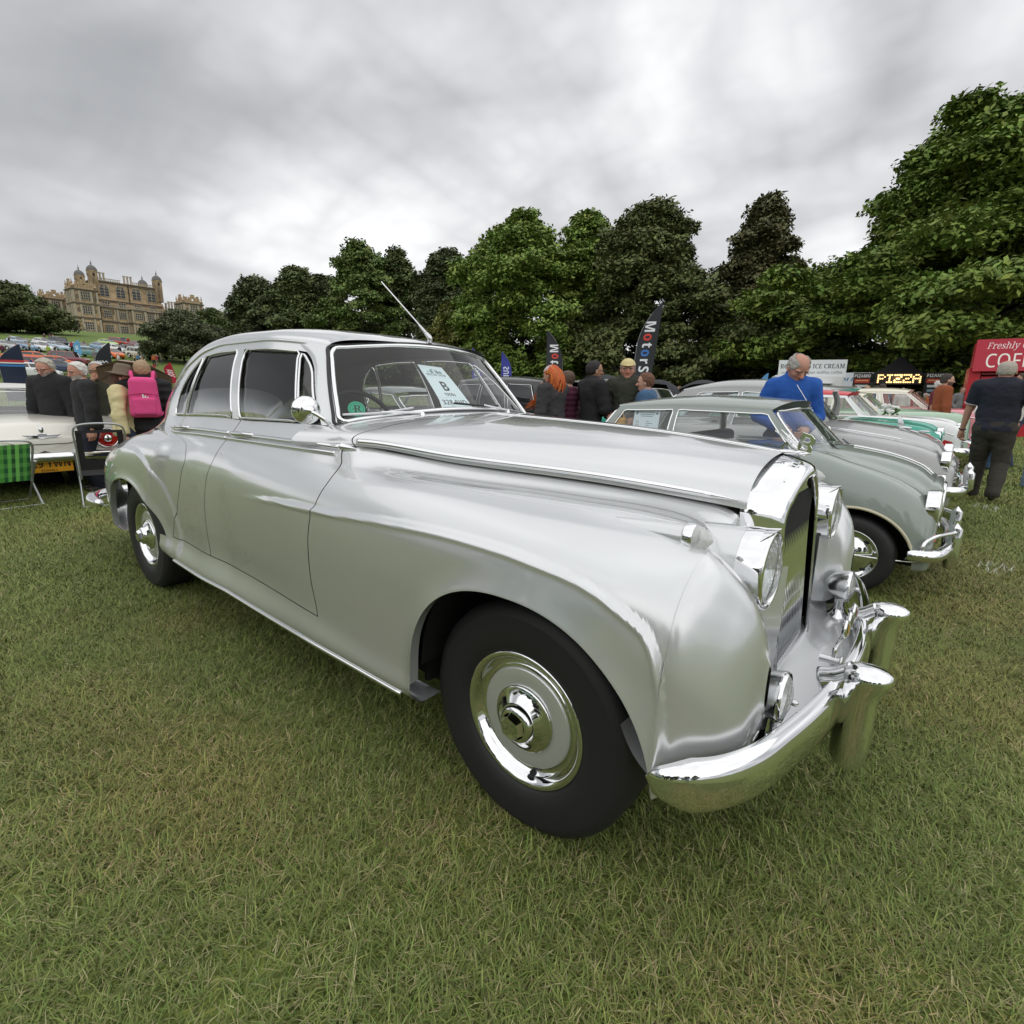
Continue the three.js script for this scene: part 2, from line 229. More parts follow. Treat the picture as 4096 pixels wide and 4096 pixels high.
// ---------- the silver saloon: x forward from the front axle, y up, z towards its right-hand side ----------
{
  const car = thing('vintage_saloon_car', 'large silver vintage luxury saloon with tall chrome radiator grille, closest to the camera', 'car');
  // half sections from the sill (control 0) over the wing to the bonnet gap or window sill (control 12), as [y, z]
  const ST = [
    [0.600, [[.56, .645], [.565, .655], [.57, .66], [.58, .665], [.60, .668], [.63, .668], [.655, .665], [.67, .66], [.675, .655], [.67, .65], [.66, .64], [.64, .635], [.57, .635]]],
    [0.582, [[.45, .62], [.455, .675], [.47, .715], [.50, .74], [.56, .755], [.63, .752], [.70, .735], [.745, .705], [.76, .675], [.745, .64], [.695, .61], [.62, .595], [.50, .59]]],
    [0.530, [[.41, .64], [.415, .76], [.43, .80], [.48, .83], [.57, .85], [.67, .84], [.765, .80], [.825, .75], [.855, .69], [.83, .625], [.74, .585], [.60, .565], [.45, .55]]],
    [0.455, [[.385, .70], [.39, .862], [.415, .888], [.50, .902], [.62, .906], [.72, .902], [.82, .870], [.893, .80], [.928, .71], [.90, .63], [.80, .565], [.64, .53], [.45, .50]]],
    [0.405, [[.365, .72], [.37, .878], [.40, .900], [.51, .912], [.64, .917], [.75, .913], [.85, .880], [.912, .80], [.945, .70], [.938, .60], [.925, .48], [.955, .372], [.95, .335]]],
    [0.300, [[.31, .78], [.32, .895], [.40, .912], [.55, .923], [.70, .930], [.81, .926], [.885, .892], [.935, .81], [.962, .70], [.965, .58], [.958, .462], [.982, .388], [.985, .36]]],
    [0.000, [[.295, .80], [.305, .90], [.41, .915], [.57, .925], [.73, .933], [.85, .932], [.917, .902], [.962, .835], [.984, .74], [.988, .635], [.984, .535], [1.010, .468], [1.012, .44]]],
    [-0.50, [[.285, .80], [.297, .905], [.41, .905], [.58, .916], [.74, .926], [.862, .924], [.928, .899], [.976, .849], [1.000, .788], [1.006, .725], [1.010, .665], [1.040, .601], [1.044, .575]]],
    [-0.90, [[.285, .80], [.298, .905], [.42, .893], [.58, .903], [.73, .912], [.855, .912], [.92, .893], [.967, .858], [1.000, .82], [1.022, .785], [1.043, .755], [1.072, .715], [1.085, .685]]],
    [-1.20, [[.285, .80], [.298, .90], [.425, .883], [.58, .893], [.72, .90], [.85, .90], [.915, .884], [.963, .857], [1.000, .83], [1.025, .803], [1.048, .78], [1.082, .748], [1.150, .695]]],
    [-1.70, [[.287, .79], [.300, .89], [.43, .866], [.58, .876], [.72, .882], [.85, .880], [.915, .868], [.962, .848], [1.000, .825], [1.025, .802], [1.048, .78], [1.082, .75], [1.146, .70]]],
    [-2.20, [[.292, .78], [.305, .875], [.43, .842], [.58, .850], [.72, .855], [.845, .852], [.91, .842], [.957, .826], [.993, .806], [1.018, .787], [1.040, .768], [1.072, .738], [1.132, .695]]],
    [-2.40, [[.302, .78], [.315, .870], [.43, .855], [.57, .865], [.72, .870], [.85, .868], [.92, .856], [.965, .835], [.997, .807], [1.018, .782], [1.037, .757], [1.066, .725], [1.126, .685]]],
    [-2.58, [[.31, .78], [.32, .880], [.42, .893], [.56, .905], [.72, .908], [.86, .902], [.935, .884], [.982, .848], [1.006, .80], [1.019, .762], [1.035, .73], [1.062, .70], [1.118, .66]]],
    [-3.12, [[.31, .80], [.32, .895], [.42, .905], [.56, .912], [.71, .913], [.84, .905], [.92, .882], [.972, .835], [.998, .775], [1.010, .72], [1.024, .675], [1.050, .63], [1.095, .58]]],
    [-3.60, [[.31, .78], [.32, .875], [.42, .893], [.55, .90], [.68, .900], [.79, .888], [.868, .855], [.918, .80], [.943, .725], [.953, .65], [.965, .59], [.995, .535], [1.03, .48]]],
    [-3.95, [[.32, .74], [.33, .825], [.42, .845], [.53, .85], [.64, .85], [.74, .835], [.81, .80], [.855, .74], [.872, .665], [.875, .58], [.88, .50], [.90, .44], [.925, .40]]],
    [-4.20, [[.35, .66], [.36, .735], [.43, .76], [.52, .77], [.60, .768], [.68, .755], [.735, .72], [.765, .67], [.772, .605], [.768, .53], [.765, .46], [.77, .40], [.785, .36]]],
    [-4.34, [[.44, .55], [.45, .60], [.48, .64], [.52, .655], [.56, .66], [.60, .655], [.63, .64], [.645, .61], [.65, .57], [.65, .52], [.645, .46], [.645, .40], [.645, .36]]],
  ];
  const SY = [], SZ = [];
  for (let c = 0; c < 13; c++) { SY[c] = pchip(ST.map((s) => [s[0], s[1][c][0]])); SZ[c] = pchip(ST.map((s) => [s[0], s[1][c][1]])); }
  const lead = pchip([[0, -2.70], [1, -2.68], [2, -2.62], [3, -2.52], [5, -2.36], [6, -2.32], [8, -2.38], [9, -2.50], [10, -2.65], [12, -2.82]]);
  const crY = pchip([[-1.7, .82], [-1.13, .86], [-.84, .872], [-.49, .895], [-.2, .905], [0, .90], [.11, .89], [.22, .875], [.29, .855], [.34, .83], [.41, .78], [.44, .72], [.456, .63], [.47, .50]]);
  const crX = pchip([[.2, .455], [.63, .456], [.72, .44], [.78, .41], [.83, .34], [.855, .29], [.875, .22], [.89, .11], [.90, 0], [.91, -.2]]);
  // wheel arches: front and rear
  const AF = { x: .035, r: .412, y: .355, h: .43, n: 2.25 }, AR = { x: -3.13, r: .44, y: .335, h: .40, n: 2.25 };
  const archY = (A, x) => { const q = Math.abs((x - A.x) / A.r); return q >= 1 ? -1 : A.y + A.h * Math.pow(1 - Math.pow(q, A.n), 1 / A.n); };
  const archD = (A, x, y) => { const dx = Math.abs(x - A.x) / A.r, dy = Math.max(0, y - A.y) / A.h; return (Math.pow(Math.pow(dx, A.n) + Math.pow(dy, A.n), 1 / A.n) - 1) * A.r; };
  function P(x, v) {
    const w = sstep(-1.8, -2.2, x) * (1 - sstep(-2.95, -3.75, x)), xs = x + w * (-2.22 - lead(v));
    const i = Math.min(11, Math.floor(v)), t = v - i, t2 = t * t, t3 = t2 * t;
    const q = (S) => { const b = S[i](xs), c = S[i + 1](xs), a = i ? S[i - 1](xs) : 2 * b - c, d = i < 11 ? S[i + 2](xs) : 2 * c - b; return 0.5 * (2 * b + (c - a) * t + (2 * a - 5 * b + 4 * c - d) * t2 + (3 * b - a - 3 * c + d) * t3); };
    let y = q(SY), z = q(SZ);
    if (v < 7.5 && v > 1) {
      const k = sstep(1, 1.6, v);
      const d = Math.min(crY(x) - y, x > .2 ? crX(y) - x : 9), f = sstep(-1.65, -.95, x) * k;
      z += f * (0.012 * sstep(-.012, .008, d) + 0.006 * Math.exp(-(((d - .009) / .009) ** 2)));
      const rx = Math.abs(x + 3.13) / .60, ry = Math.max(0, y - .40) / .53, rd = (1 - Math.pow(Math.pow(rx, 2.6) + Math.pow(ry, 2.6), 1 / 2.6)) * .56;
      z += k * 0.012 * sstep(-.014, .012, rd) * (x < -2 ? 1 : 0);
      for (const A of [AF, AR]) { const e = archD(A, x, y); if (e < .075) z += 0.014 * (1 - Math.max(0, e) / .075) ** 2 * k; }
    }
    return [x, y, z];
  }
  const PN = (x, v) => { const p = P(x, v), e = .003, a = P(x + e, v), b = P(x - e, v), c = P(x, Math.min(12, v + .03)), d = P(x, Math.max(0, v - .03)); const n = V(a[0] - b[0], a[1] - b[1], a[2] - b[2]).cross(V(c[0] - d[0], c[1] - d[1], c[2] - d[2])).normalize(); return [...p, n.x, n.y, n.z]; };
  // v at which the section at x reaches height y (below the crown)
  const vAt = (x, y) => { let a = 0.9, b = 7; for (let i = 0; i < 26; i++) { const m = (a + b) / 2; P(x, m)[1] < y ? a = m : b = m; } return (a + b) / 2; };
  const gap1 = pchip([[0, -.97], [2, -.97], [3, -.985], [4, -.97], [5, -.93], [7, -.90], [8, -.905], [9, -.925], [10, -.96], [11, -1.0], [12, -1.05]]);
  const gap2 = pchip([[0, -2.08], [2, -2.08], [3, -2.08], [4, -2.065], [5, -2.02], [7, -1.96], [8, -1.95], [10, -1.94], [12, -1.93]]);
  const gap3 = (v) => Math.max(lead(v) - .02, -2.675);
  const G = .0028;
  const cosR = (a, b, n) => Array.from({ length: n + 1 }, (_, i) => a + (b - a) * (1 - Math.cos(i / n * Math.PI)) / 2);
  const linR = (a, b, n) => Array.from({ length: n + 1 }, (_, i) => a + (b - a) * i / n);
  const joinR = (...r) => r.flatMap((q, i) => (i ? q.slice(1) : q));
  const lowV = (x) => { for (const A of [AF, AR]) { const a = archY(A, x); if (a > 0) return Math.max(0, vAt(x, a)); } return 0; };
  // front wing, in front of, above and behind the wheel arch
  const archX = (A, n) => cosR(A.x - A.r, A.x + A.r, n).map((x) => clamp(x, A.x - A.r + 1e-4, A.x + A.r - 1e-4));
  {
    const ts = linR(0, 12, 110), k0 = AF.x - AF.r, k1 = AF.x + AF.r;
    const back = surf(linR(0, 1, 44), ts, (s, v) => PN(lerp(gap1(v) + G, k0, s), v));
    const over = surf(archX(AF, 80), linR(0, 1, 110), (x, t) => PN(x, lerp(lowV(x), 12, t)));
    const nose = surf(joinR(linR(k1, .53, 14), Array.from({ length: 15 }, (_, i) => .53 + .07 * Math.sin(i / 14 * Math.PI / 2))), ts, (x, v) => PN(x, v));
    part(car, 'front_wing', both(merge([back, over, nose])), M.silver);
    const lip = surf(archX(AF, 60), 3, (x, s) => { const p = P(x, lowV(x)); return [p[0], p[1] + .006 * s, p[2] - .035 * s]; });
    part(car, 'arch_lip', both(lip), M.silver);
  }
  const doorPatch = (ga, gb, v0, v1, n) => surf(linR(0, 1, n), linR(v0, v1, 96), (s, v) => PN(lerp(ga(v) + G, gb(v) - G, s), v));
  const fd = part(car, 'front_door', doorPatch(gap2, gap1, 2.03, 11.98, 90), M.silver), rd = part(car, 'rear_door', doorPatch(gap3, gap2, 2.03, 11.98, 44), M.silver);
  part(car, 'front_door', mirrorZ(fd.geometry), M.silver); part(car, 'rear_door', mirrorZ(rd.geometry), M.silver);
  part(car, 'sill', both(surf(linR(0, 1, 90), linR(0, 2, 18), (s, v) => P(lerp(-2.78, -.967, s), v))), M.silver);
  part(car, 'sill_strip', both(rod(linR(-2.60, -.46, 20).map((x) => { const p = P(x, 1.0); return [p[0], p[1] - .004, p[2] + .002]; }), .009, 8)), M.chrome);
  // rear wing and tail
  {
    const k0 = AR.x - AR.r, k1 = AR.x + AR.r, ts = linR(0, 12, 96);
    const tail = surf(joinR(Array.from({ length: 13 }, (_, i) => -4.34 + .3 * (1 - Math.cos(i / 12 * Math.PI / 2))), linR(-4.04, k0, 14)), ts, (x, v) => PN(x, v));
    const over = surf(archX(AR, 64), linR(0, 1, 96), (x, t) => { const v = lerp(lowV(x), 12, t); return PN(x, v); });
    const lead2 = surf(linR(0, 1, 14), ts, (s, v) => PN(lerp(k1, Math.max(k1 + .001, gap3(v) - G), s), v));
    part(car, 'rear_wing', both(merge([tail, over, lead2])), M.silver);
    part(car, 'arch_lip', both(surf(archX(AR, 50), 3, (x, s) => { const p = P(x, lowV(x)); return [p[0], p[1] + .006 * s, p[2] - .035 * s]; })), M.silver);
  }
  // dark backing behind the shut lines, floor and wheel wells
  {
    const strip = (g) => surf(linR(2, 12, 40), 1, (v, s) => { const p = P(g(v) + (s - .5) * .03, v); return [p[0], p[1] - .004, p[2] - .010]; });
    part(car, 'shut_line', [both(strip(gap1)), both(strip(gap2)), both(strip(gap3)), both(surf(linR(-2.68, -.96, 60), 1, (x, s) => { const p = P(x, 2.0 + (s - .5) * .25); return [p[0], p[1], p[2] - .008]; }))], M.under);
    const well = (A, z0, z1) => surf(cosR(A.x - A.r - .03, A.x + A.r + .03, 24), 1, (x, s) => [x, Math.max(.30, archY({ ...A, r: A.r + .031, h: A.h + .03 }, x)), lerp(z1, z0, s)]);
    part(car, 'underbody', [both(well(AF, .4, .86)), both(well(AR, .4, .82)), box(4.2, .03, 1.5, -1.9, .30, 0), box(.86, .62, .02, .035, .62, .45), box(.86, .62, .02, .035, .62, -.45), box(.9, .55, .02, -3.1, .58, .45), box(.9, .55, .02, -3.1, .58, -.45), box(.02, .6, 1.6, -.45, .60, 0), box(.02, .5, 1.6, -3.6, .6, 0)], M.under);
  }
  // bonnet: from the scuttle to the radiator shell
  const stripZ = (x) => .70 - (x + .89) * .266;
  const bonY0 = pchip([[-1.1, 1.075], [-.9, 1.082], [-.5, 1.046], [0, 1.018], [.3, .990], [.43, .975]]), bonYc = pchip([[-1.1, 1.205], [-.85, 1.196], [-.4, 1.180], [0, 1.158], [.30, 1.128], [.43, 1.112]]);
  const bon = (x, u) => { // u 0 at the gap under the strip, 1 on the centre line
    const z0 = stripZ(x) + .004, y0 = bonY0(x), yc = bonYc(x), a = u * Math.PI / 2;
    const e = 2.05, z = z0 * Math.pow(Math.max(0, Math.cos(a)), 2 / e), y = y0 + (yc - y0) * Math.pow(Math.sin(a), 2 / 2.35);
    return [x, y + .012 * Math.exp(-((z / .05) ** 2)) * 0, z];
  };
  const rearEdge = (u) => -.935 + .09 * Math.pow(Math.sin(u * Math.PI / 2), 2) - .03 * Math.sin(Math.min(1, u * 3) * Math.PI);
  part(car, 'bonnet', whole(surf(linR(0, 1, 70), linR(0, 1, 48), (s, u) => bon(lerp(rearEdge(u) + G, .428, s), u))), M.silver);
  part(car, 'scuttle', whole(surf(linR(0, 1, 14), linR(0, 1, 40), (s, u) => { const p = bon(lerp(-1.26, rearEdge(u) - G, s), u); return p; })), M.silver);
  part(car, 'shut_line', whole(surf(linR(0, 1, 48), 1, (u, s) => { const p = bon(rearEdge(u) + (s - .5) * .02, u); p[1] -= .008; return p; })), M.under);
  part(car, 'bonnet_strip', both(rod(linR(-.925, .405, 24).map((x) => { const p = bon(x, .075); return [x, p[1], p[2] + .003]; }), (t) => .0105 * Math.min(1, (1 - t) * 14 + .15), 8)), M.chrome);
  part(car, 'bonnet_strip', rod(linR(-.84, .42, 12).map((x) => [x, bonYc(x) + .0, 0]), .005, 6), M.chrome);
  // belt mouldings with the door handles worked into them
  const belt = (a, b, v, r) => rod(linR(a, b, 22).map((x) => { const p = P(x, v); return [p[0], p[1] + .002, p[2] + .006]; }), r, 8);
  part(car, 'belt_moulding', both(merge([belt(-2.74, -1.945, 10.85, .012), belt(-1.93, -1.005, 10.85, .012), belt(-.99, -.92, 10.95, (t) => .014 * (1 - t) + .003)])), M.chrome);
  part(car, 'belt_moulding', both(merge([belt(-2.70, -1.945, 10.2, .008), belt(-1.93, -1.0, 10.2, .008)])), M.chrome);
  const handle = (door, a, b) => part(door, 'door_handle', rod([[a, ...P(a, 11.0).slice(1)], [lerp(a, b, .12), P(a, 11)[1], P(a, 11)[2] + .026], [lerp(a, b, .6), P(b, 11)[1] + .001, P(b, 11)[2] + .027], [b, P(b, 11)[1], P(b, 11)[2] + .014]], (t) => .010 + .003 * Math.sin(t * Math.PI), 8), M.chrome);
  handle(fd, -1.91, -1.68); handle(rd, -2.66, -2.46);
  { const p = P(-1.89, 9); part(fd, 'door_lock', turned([[0, .018], [.010, .017], [.016, .010], [.017, 0]], 18, 'z').translate(p[0], p[1] - .045, p[2] + .012), M.dullChrome); }

  // ---- cabin ----
  // drip rail (roof edge) and centre line of the roof
  const drY = pchip([[-1.41, 1.487], [-1.6, 1.515], [-1.9, 1.535], [-2.3, 1.535], [-2.6, 1.515], [-2.9, 1.462], [-3.2, 1.385], [-3.5, 1.27], [-3.75, 1.14], [-3.92, 1.04]]), drZ = pchip([[-1.41, .515], [-1.6, .545], [-1.9, .572], [-2.3, .572], [-2.6, .560], [-2.9, .535], [-3.2, .505], [-3.5, .47], [-3.75, .43], [-3.92, .40]]);
  const ctY = pchip([[-1.285, 1.527], [-1.45, 1.565], [-1.7, 1.604], [-2.0, 1.632], [-2.4, 1.642], [-2.8, 1.625], [-3.1, 1.575], [-3.4, 1.48], [-3.65, 1.34], [-3.85, 1.18], [-3.95, 1.08]]);
  // side of the cabin from the window sill (w = 0) to the drip rail (w = 1)
  const side = (x, w) => { const b = P(Math.max(x, -3.9), 12), y1 = drY(x), z1 = drZ(x); const z = lerp(b[2], z1, w) + .020 * Math.sin(w * Math.PI); return [x, lerp(b[1], y1, w), z]; };
  const wAt = (x, y) => { const b = P(x, 12)[1]; return clamp((y - b) / (drY(x) - b)); };
  // roof
  const hdr = (u) => -1.41 + .125 * Math.sin(u * Math.PI / 2);
  part(car, 'roof', whole(surf(joinR(linR(0, .05, 6), linR(.05, 1, 60)), linR(0, 1, 36), (s, u) => { const x = lerp(hdr(u), -3.92, s), a = u * Math.PI / 2, y0 = drY(x), yc = ctY(x), z0 = drZ(x); return [x, y0 + (yc - y0) * Math.pow(Math.sin(a), .86), z0 * Math.pow(Math.max(0, Math.cos(a)), .86)]; })), M.silver);
  part(car, 'headlining', whole(surf(linR(.01, .9, 30), linR(.02, 1, 16), (s, u) => { const x = lerp(hdr(u), -3.92, s), a = u * Math.PI / 2, y0 = drY(x), yc = ctY(x), z0 = drZ(x) - .02; return [x, y0 + (yc - y0) * Math.pow(Math.sin(a), .86) - .03, z0 * Math.pow(Math.max(0, Math.cos(a)), .86)]; })), M.lining);
  part(car, 'drip_rail', both(rod(linR(-1.43, -3.1, 26).map((x) => [x, drY(x), drZ(x) + .003]), .006, 6)), M.silver);
  // boot lid and rear deck
  part(car, 'boot_lid', whole(surf(linR(-4.34, -3.75, 30), linR(0, 1, 24), (x, u) => { const b = P(x, 12), yc = lerp(b[1] + .055 * sstep(-4.34, -4.1, x), b[1], 0); const a = u * Math.PI / 2; return [x - .05 * Math.sin(a) * sstep(-3.9, -4.3, x), b[1] + (yc - b[1]) * Math.sin(a), b[2] * Math.cos(a)]; })), M.silver);
  part(car, 'tail_panel', whole(surf(linR(0, 1, 12), linR(0, 1, 14), (s, u) => [-4.345 - .05 * Math.sin(u * 1.57) * Math.sin(s * Math.PI), lerp(.42, .645, s), lerp(.56, 0, u)])), M.silver);
  part(car, 'rear_bumper', rod([[-4.02, .44, .885], [-4.25, .44, .87], [-4.44, .44, .72], [-4.50, .44, .3], [-4.51, .44, 0], [-4.50, .44, -.3], [-4.44, .44, -.72], [-4.25, .44, -.87], [-4.02, .44, -.885]], (t) => .058 * Math.min(1, 6 * Math.min(t, 1 - t) + .45), 14, false, 60), M.chrome);
  // window openings of the right side, drawn as (x, y)
  const topLine = (x) => drY(x) - .038;
  const dloF = pchip([[1.12, -1.175], [1.20, -1.245], [1.28, -1.315], [1.36, -1.385], [1.43, -1.47], [1.478, -1.58]]);   // front edge by height
  const dloR = pchip([[1.08, -2.83], [1.15, -2.83], [1.22, -2.825], [1.30, -2.805], [1.38, -2.75], [1.43, -2.68], [1.46, -2.60]]);     // rear edge by height
  const sill = (x) => P(x, 12)[1];
  const cab = (x, y) => side(x, wAt(x, y));
  const flat = (p, d) => [p[0], p[1], p[2] + d];
  // rear quarter, header, front post, centre post
  part(car, 'rear_quarter', both(surf(linR(0, 1, 34), linR(0, 1, 30), (s, w) => { let x1 = -2.83; for (let i = 0; i < 6; i++) x1 = w > .985 ? -2.58 : dloR(side(x1, w)[1]); return side(lerp(x1, -3.92, s), w); })), M.silver);
  part(car, 'window_header', both(surf(linR(-1.43, -2.70, 60), 5, (x, s) => cab(x, lerp(topLine(x), drY(x), s)))), M.silver);
  const wsx = (w) => lerp(-1.15, -1.41, w);
  part(car, 'front_post', both(surf(linR(0, 1, 30), 6, (w, s) => { const x0 = lerp(-1.19, -1.45, Math.pow(w, 1.1)); const a = side(x0, w), h = Math.min(dloF(a[1]), wsx(w) - .03), p = side(h, w), q = wsBase(w); return [lerp(p[0], q[0], s), lerp(p[1], q[1], s), lerp(p[2], q[2], s) + .012 * Math.sin(s * Math.PI)]; })), M.silver);
  function wsBase(w) { return [lerp(-1.150, -1.395, w), lerp(1.150, 1.492, w), lerp(.650, .512, w) + .010 * Math.sin(w * Math.PI)]; }
  const postX = (y) => -1.985 + (y - 1.14) * -.30;
  part(car, 'centre_post', both(surf(linR(1.135, 1.497, 16), 4, (y, s) => flat(cab(postX(y) + (s - .5) * .075, y), .006))), M.silver);
  // chrome frames and panes
  const frame = (pts, r = .0062) => rod(pts.map(([x, y]) => flat(cab(x, y), .005)), r, 6, true, pts.length * 2);
  const outlinePane = (pts, name) => { const pane = new THREE.ShapeGeometry(new THREE.Shape(pts.map((p) => new THREE.Vector2(...p)))); const pos = pane.attributes.position; for (let i = 0; i < pos.count; i++) { const p = cab(pos.getX(i), pos.getY(i)); pos.setXYZ(i, p[0], p[1], p[2] - .008); } pane.computeVertexNormals(); const m = part(car, name, pane, M.glass); part(m, 'window_frame', frame(pts), M.chrome); const q = part(car, name, mirrorZ(pane), M.glass); part(q, 'window_frame', mirrorZ(frame(pts)), M.chrome); };
  const sl = (a, b, n, f) => linR(a, b, n).map((x) => [x, f(x)]);
  const vx = (y) => -1.39 + (y - 1.15) * -.55;  // division bar of the front window
  outlinePane([...sl(-1.935, vx(1.158), 10, (x) => sill(x) + .010), ...linR(1.20, 1.44, 5).map((y) => [vx(y), y]), ...sl(vx(1.45), -2.02, 10, (x) => topLine(x) - .006), ...linR(1.45, 1.2, 5).map((y) => [postX(y) + .045, y])], 'side_window');
  outlinePane([[vx(1.165) + .018, 1.168], [-1.29, 1.165], [-1.235, 1.175], ...linR(1.21, 1.42, 8).map((y) => [dloF(y) - .012, y]), [-1.53, 1.458], ...linR(1.44, 1.2, 6).map((y) => [vx(y) + .018, y])], 'quarter_light');
  outlinePane([...sl(-2.64, -2.035, 10, (x) => sill(x) + .010), ...linR(1.20, 1.44, 5).map((y) => [postX(y) - .045, y]), ...sl(-2.13, -2.55, 10, (x) => topLine(x) - .006), ...linR(1.40, 1.20, 5).map((y) => [-2.64 + (y - 1.14) * .22, y])], 'side_window');
  outlinePane([...sl(-2.815, -2.66, 4, (x) => sill(x) + .010), ...linR(1.20, 1.40, 5).map((y) => [-2.66 + (y - 1.14) * .22, y]), [-2.60, topLine(-2.60) - .010], ...linR(1.42, 1.15, 8).map((y) => [dloR(y) + .008, y])], 'quarter_light');
  // windscreen
  const ws = (s, t) => { // s -1..1 across (right to left), t 0..1 up
    const e = wsBase(t), c = [lerp(-1.02, -1.285, t), lerp(1.203, 1.527, t), 0], a = Math.abs(s), k = Math.pow(a, 2.2);
    return [lerp(c[0], e[0], k), lerp(c[1], e[1], Math.pow(a, 2)), e[2] * s];
  };
  const pane = part(car, 'windscreen', surf(linR(-1, 1, 40), 12, (s, t) => ws(s * .985, lerp(.03, .965, t))), M.glass);
  const wsLoop = [...linR(-.955, .955, 24).map((s) => ws(s, .03)), ...linR(.08, .90, 8).map((t) => ws(.985, t)), ...linR(.955, -.955, 24).map((s) => ws(s, .962)), ...linR(.90, .08, 8).map((t) => ws(-.985, t))];
  part(pane, 'windscreen_frame', rod(wsLoop, .0105, 8, true, 200), M.chrome);
  part(pane, 'windscreen_seal', rod([...linR(-.985, .985, 24).map((s) => ws(s, -.005)), ...linR(.02, .97, 8).map((t) => ws(1.015, t)), ...linR(.985, -.985, 24).map((s) => ws(s, .995)), ...linR(.97, .02, 8).map((t) => ws(-1.015, t))], .0085, 6, true, 200), M.trim);
  part(car, 'rear_window', surf(linR(-1, 1, 16), 6, (s, t) => { const x = lerp(-3.25, -3.68, t), a = (1 - Math.abs(s) * .6) * Math.PI / 2; return [x - .004, drY(x) + (ctY(x) - drY(x)) * Math.pow(Math.sin(a), .86) + .006, Math.sign(s) * drZ(x) * Math.pow(Math.max(0, Math.cos(a)), .86)]; }), M.glass);
  // wipers
  for (const [zz, dir] of [[.31, 1], [-.28, 1]]) {
    const sN = zz / .66, b = ws(sN, -.02), w = part(car, 'wiper', [turned([[.016, 0], [.016, .012], [.008, .03], [0, .032]], 14).translate(b[0] + .035, b[1] - .012, zz)], M.chrome);
    const m = ws((zz + .18) / .665, .055), e1 = ws(Math.min(.97, (zz + .36) / .665), .10), e0 = ws((zz + .02) / .665, .075);
    part(w, 'wiper_arm', rod([[b[0] + .035, b[1] + .016, zz], [m[0] + .022, m[1] + .012, zz + .17]], (t) => .006 - .002 * t, 6), M.chrome);
    part(w, 'wiper_blade', rod([[e0[0] + .010, e0[1] + .006, e0[2]], [m[0] + .014, m[1] + .008, zz + .17], [e1[0] + .010, e1[1] + .006, e1[2]]], .0055, 6), zz > 0 ? M.dullChrome : M.trim);
  }
  // door mirror
  {
    const m = part(car, 'door_mirror', turned([[0, .030], [.022, .028], [.042, .018], [.054, .002], [.056, -.006], [.050, -.008], [0, -.008]], 28, 'x').rotateY(-.35).translate(-1.13, 1.215, .80), M.chrome);
    part(m, 'mirror_stem', [rod([[-1.105, 1.213, .805], [-1.07, 1.205, .80], [-1.05, 1.175, .765], [-1.06, 1.145, .73]], .008, 8), turned([[0, .03], [.012, .028], [.020, .012], [.022, 0]], 16, 'x').translate(-1.105, 1.214, .803)], M.chrome);
  }
  // aerial
  { const a = part(car, 'aerial', [rod([[-1.30, 1.530, 0], [-1.285, 1.558, .004], [-1.31, 1.585, .008]], (t) => .015 - .004 * t, 10), rod([[-1.31, 1.585, .008], [-1.355, 1.63, .014]], (t) => .009 - .004 * t, 8)], M.dullChrome); part(a, 'aerial_rod', rod([[-1.355, 1.63, .014], [-1.62, 1.862, .04]], .0032, 6), M.chrome); }

  // ---- front: radiator shell, grille, mascot ----
  const shell = (y) => { const t = clamp((y - .36) / .70); return .226 + .016 * Math.sin(t * 2.2); };
  const lean = (y) => -(y - .40) * .055;
  const outline = []; // half outline from bottom right up over the top, [y, z]
  {
    const topC = 1.112, cornerY = .985, rr = .11;
    for (const y of linR(.345, cornerY - .03, 16)) outline.push([y, shell(y)]);
    for (let i = 1; i <= 8; i++) { const a = i / 8 * 1.15; outline.push([cornerY - .03 + rr * .78 * Math.sin(a), shell(cornerY) - rr * (1 - Math.cos(a)) * .82]); }
    const last = outline[outline.length - 1];
    for (let i = 1; i <= 10; i++) { const t = i / 10; outline.push([lerp(last[0], topC, 1 - (1 - t) ** 1.8), last[1] * (1 - t)]); }
  }
  const full = [...outline.map(([y, z]) => [y, z]), ...outline.slice(0, -1).reverse().map(([y, z]) => [y, -z])];
  const rings = [[.430, 1.0, 0], [.455, 1.0, -.004], [.48, 1.0, -.010], [.505, 1.0, -.018], [.525, 1.0, -.028], [.536, .992, -.038], [.540, .975, -.052], [.536, .955, -.066], [.526, .945, -.070], [.495, .935, -.074]];
  const rearK = (x) => 1 + sstep(.56, .425, x) * .30; // the shell widens rearwards to meet the bonnet
  part(car, 'radiator_shell', surf(rings, full, (r, o) => { const y = lerp(o[0], o[0] + r[2] * (o[0] > .9 ? 1 : .25), 1), wide = rearK(r[0]), top = sstep(.80, 1.0, o[0]); return [r[0] + lean(o[0]) + .03 * (1 - Math.abs(o[1]) / .25) * top * sstep(.44, .56, r[0]), y, o[1] * r[1] * lerp(1, 1, top) * (1 + (wide - 1) * 1)]; }), M.chrome);
  part(car, 'grille_backing', [box(.02, .60, .42, .482, .68, 0), box(.02, .08, .34, .468, 1.0, 0)], M.under);
  const nSl = 18;
  const slat = (h) => { const g = new THREE.CylinderGeometry(.0062, .0062, h, 12, 1, true, -.35, Math.PI + .7); g.scale(1.15, 1, 1); g.translate(0, h / 2, 0); return g; };
  for (let i = 0; i < nSl; i++) { const z = lerp(-.205, .205, i / (nSl - 1)), top = 1.030 - .55 * z * z * 1.6 - .03 * Math.pow(Math.abs(z) / .205, 6), h = top - .372; const g = slat(h); g.rotateZ(.055); g.translate(.512, .372, -z); part(car, 'grille_slat', g, M.chrome); }
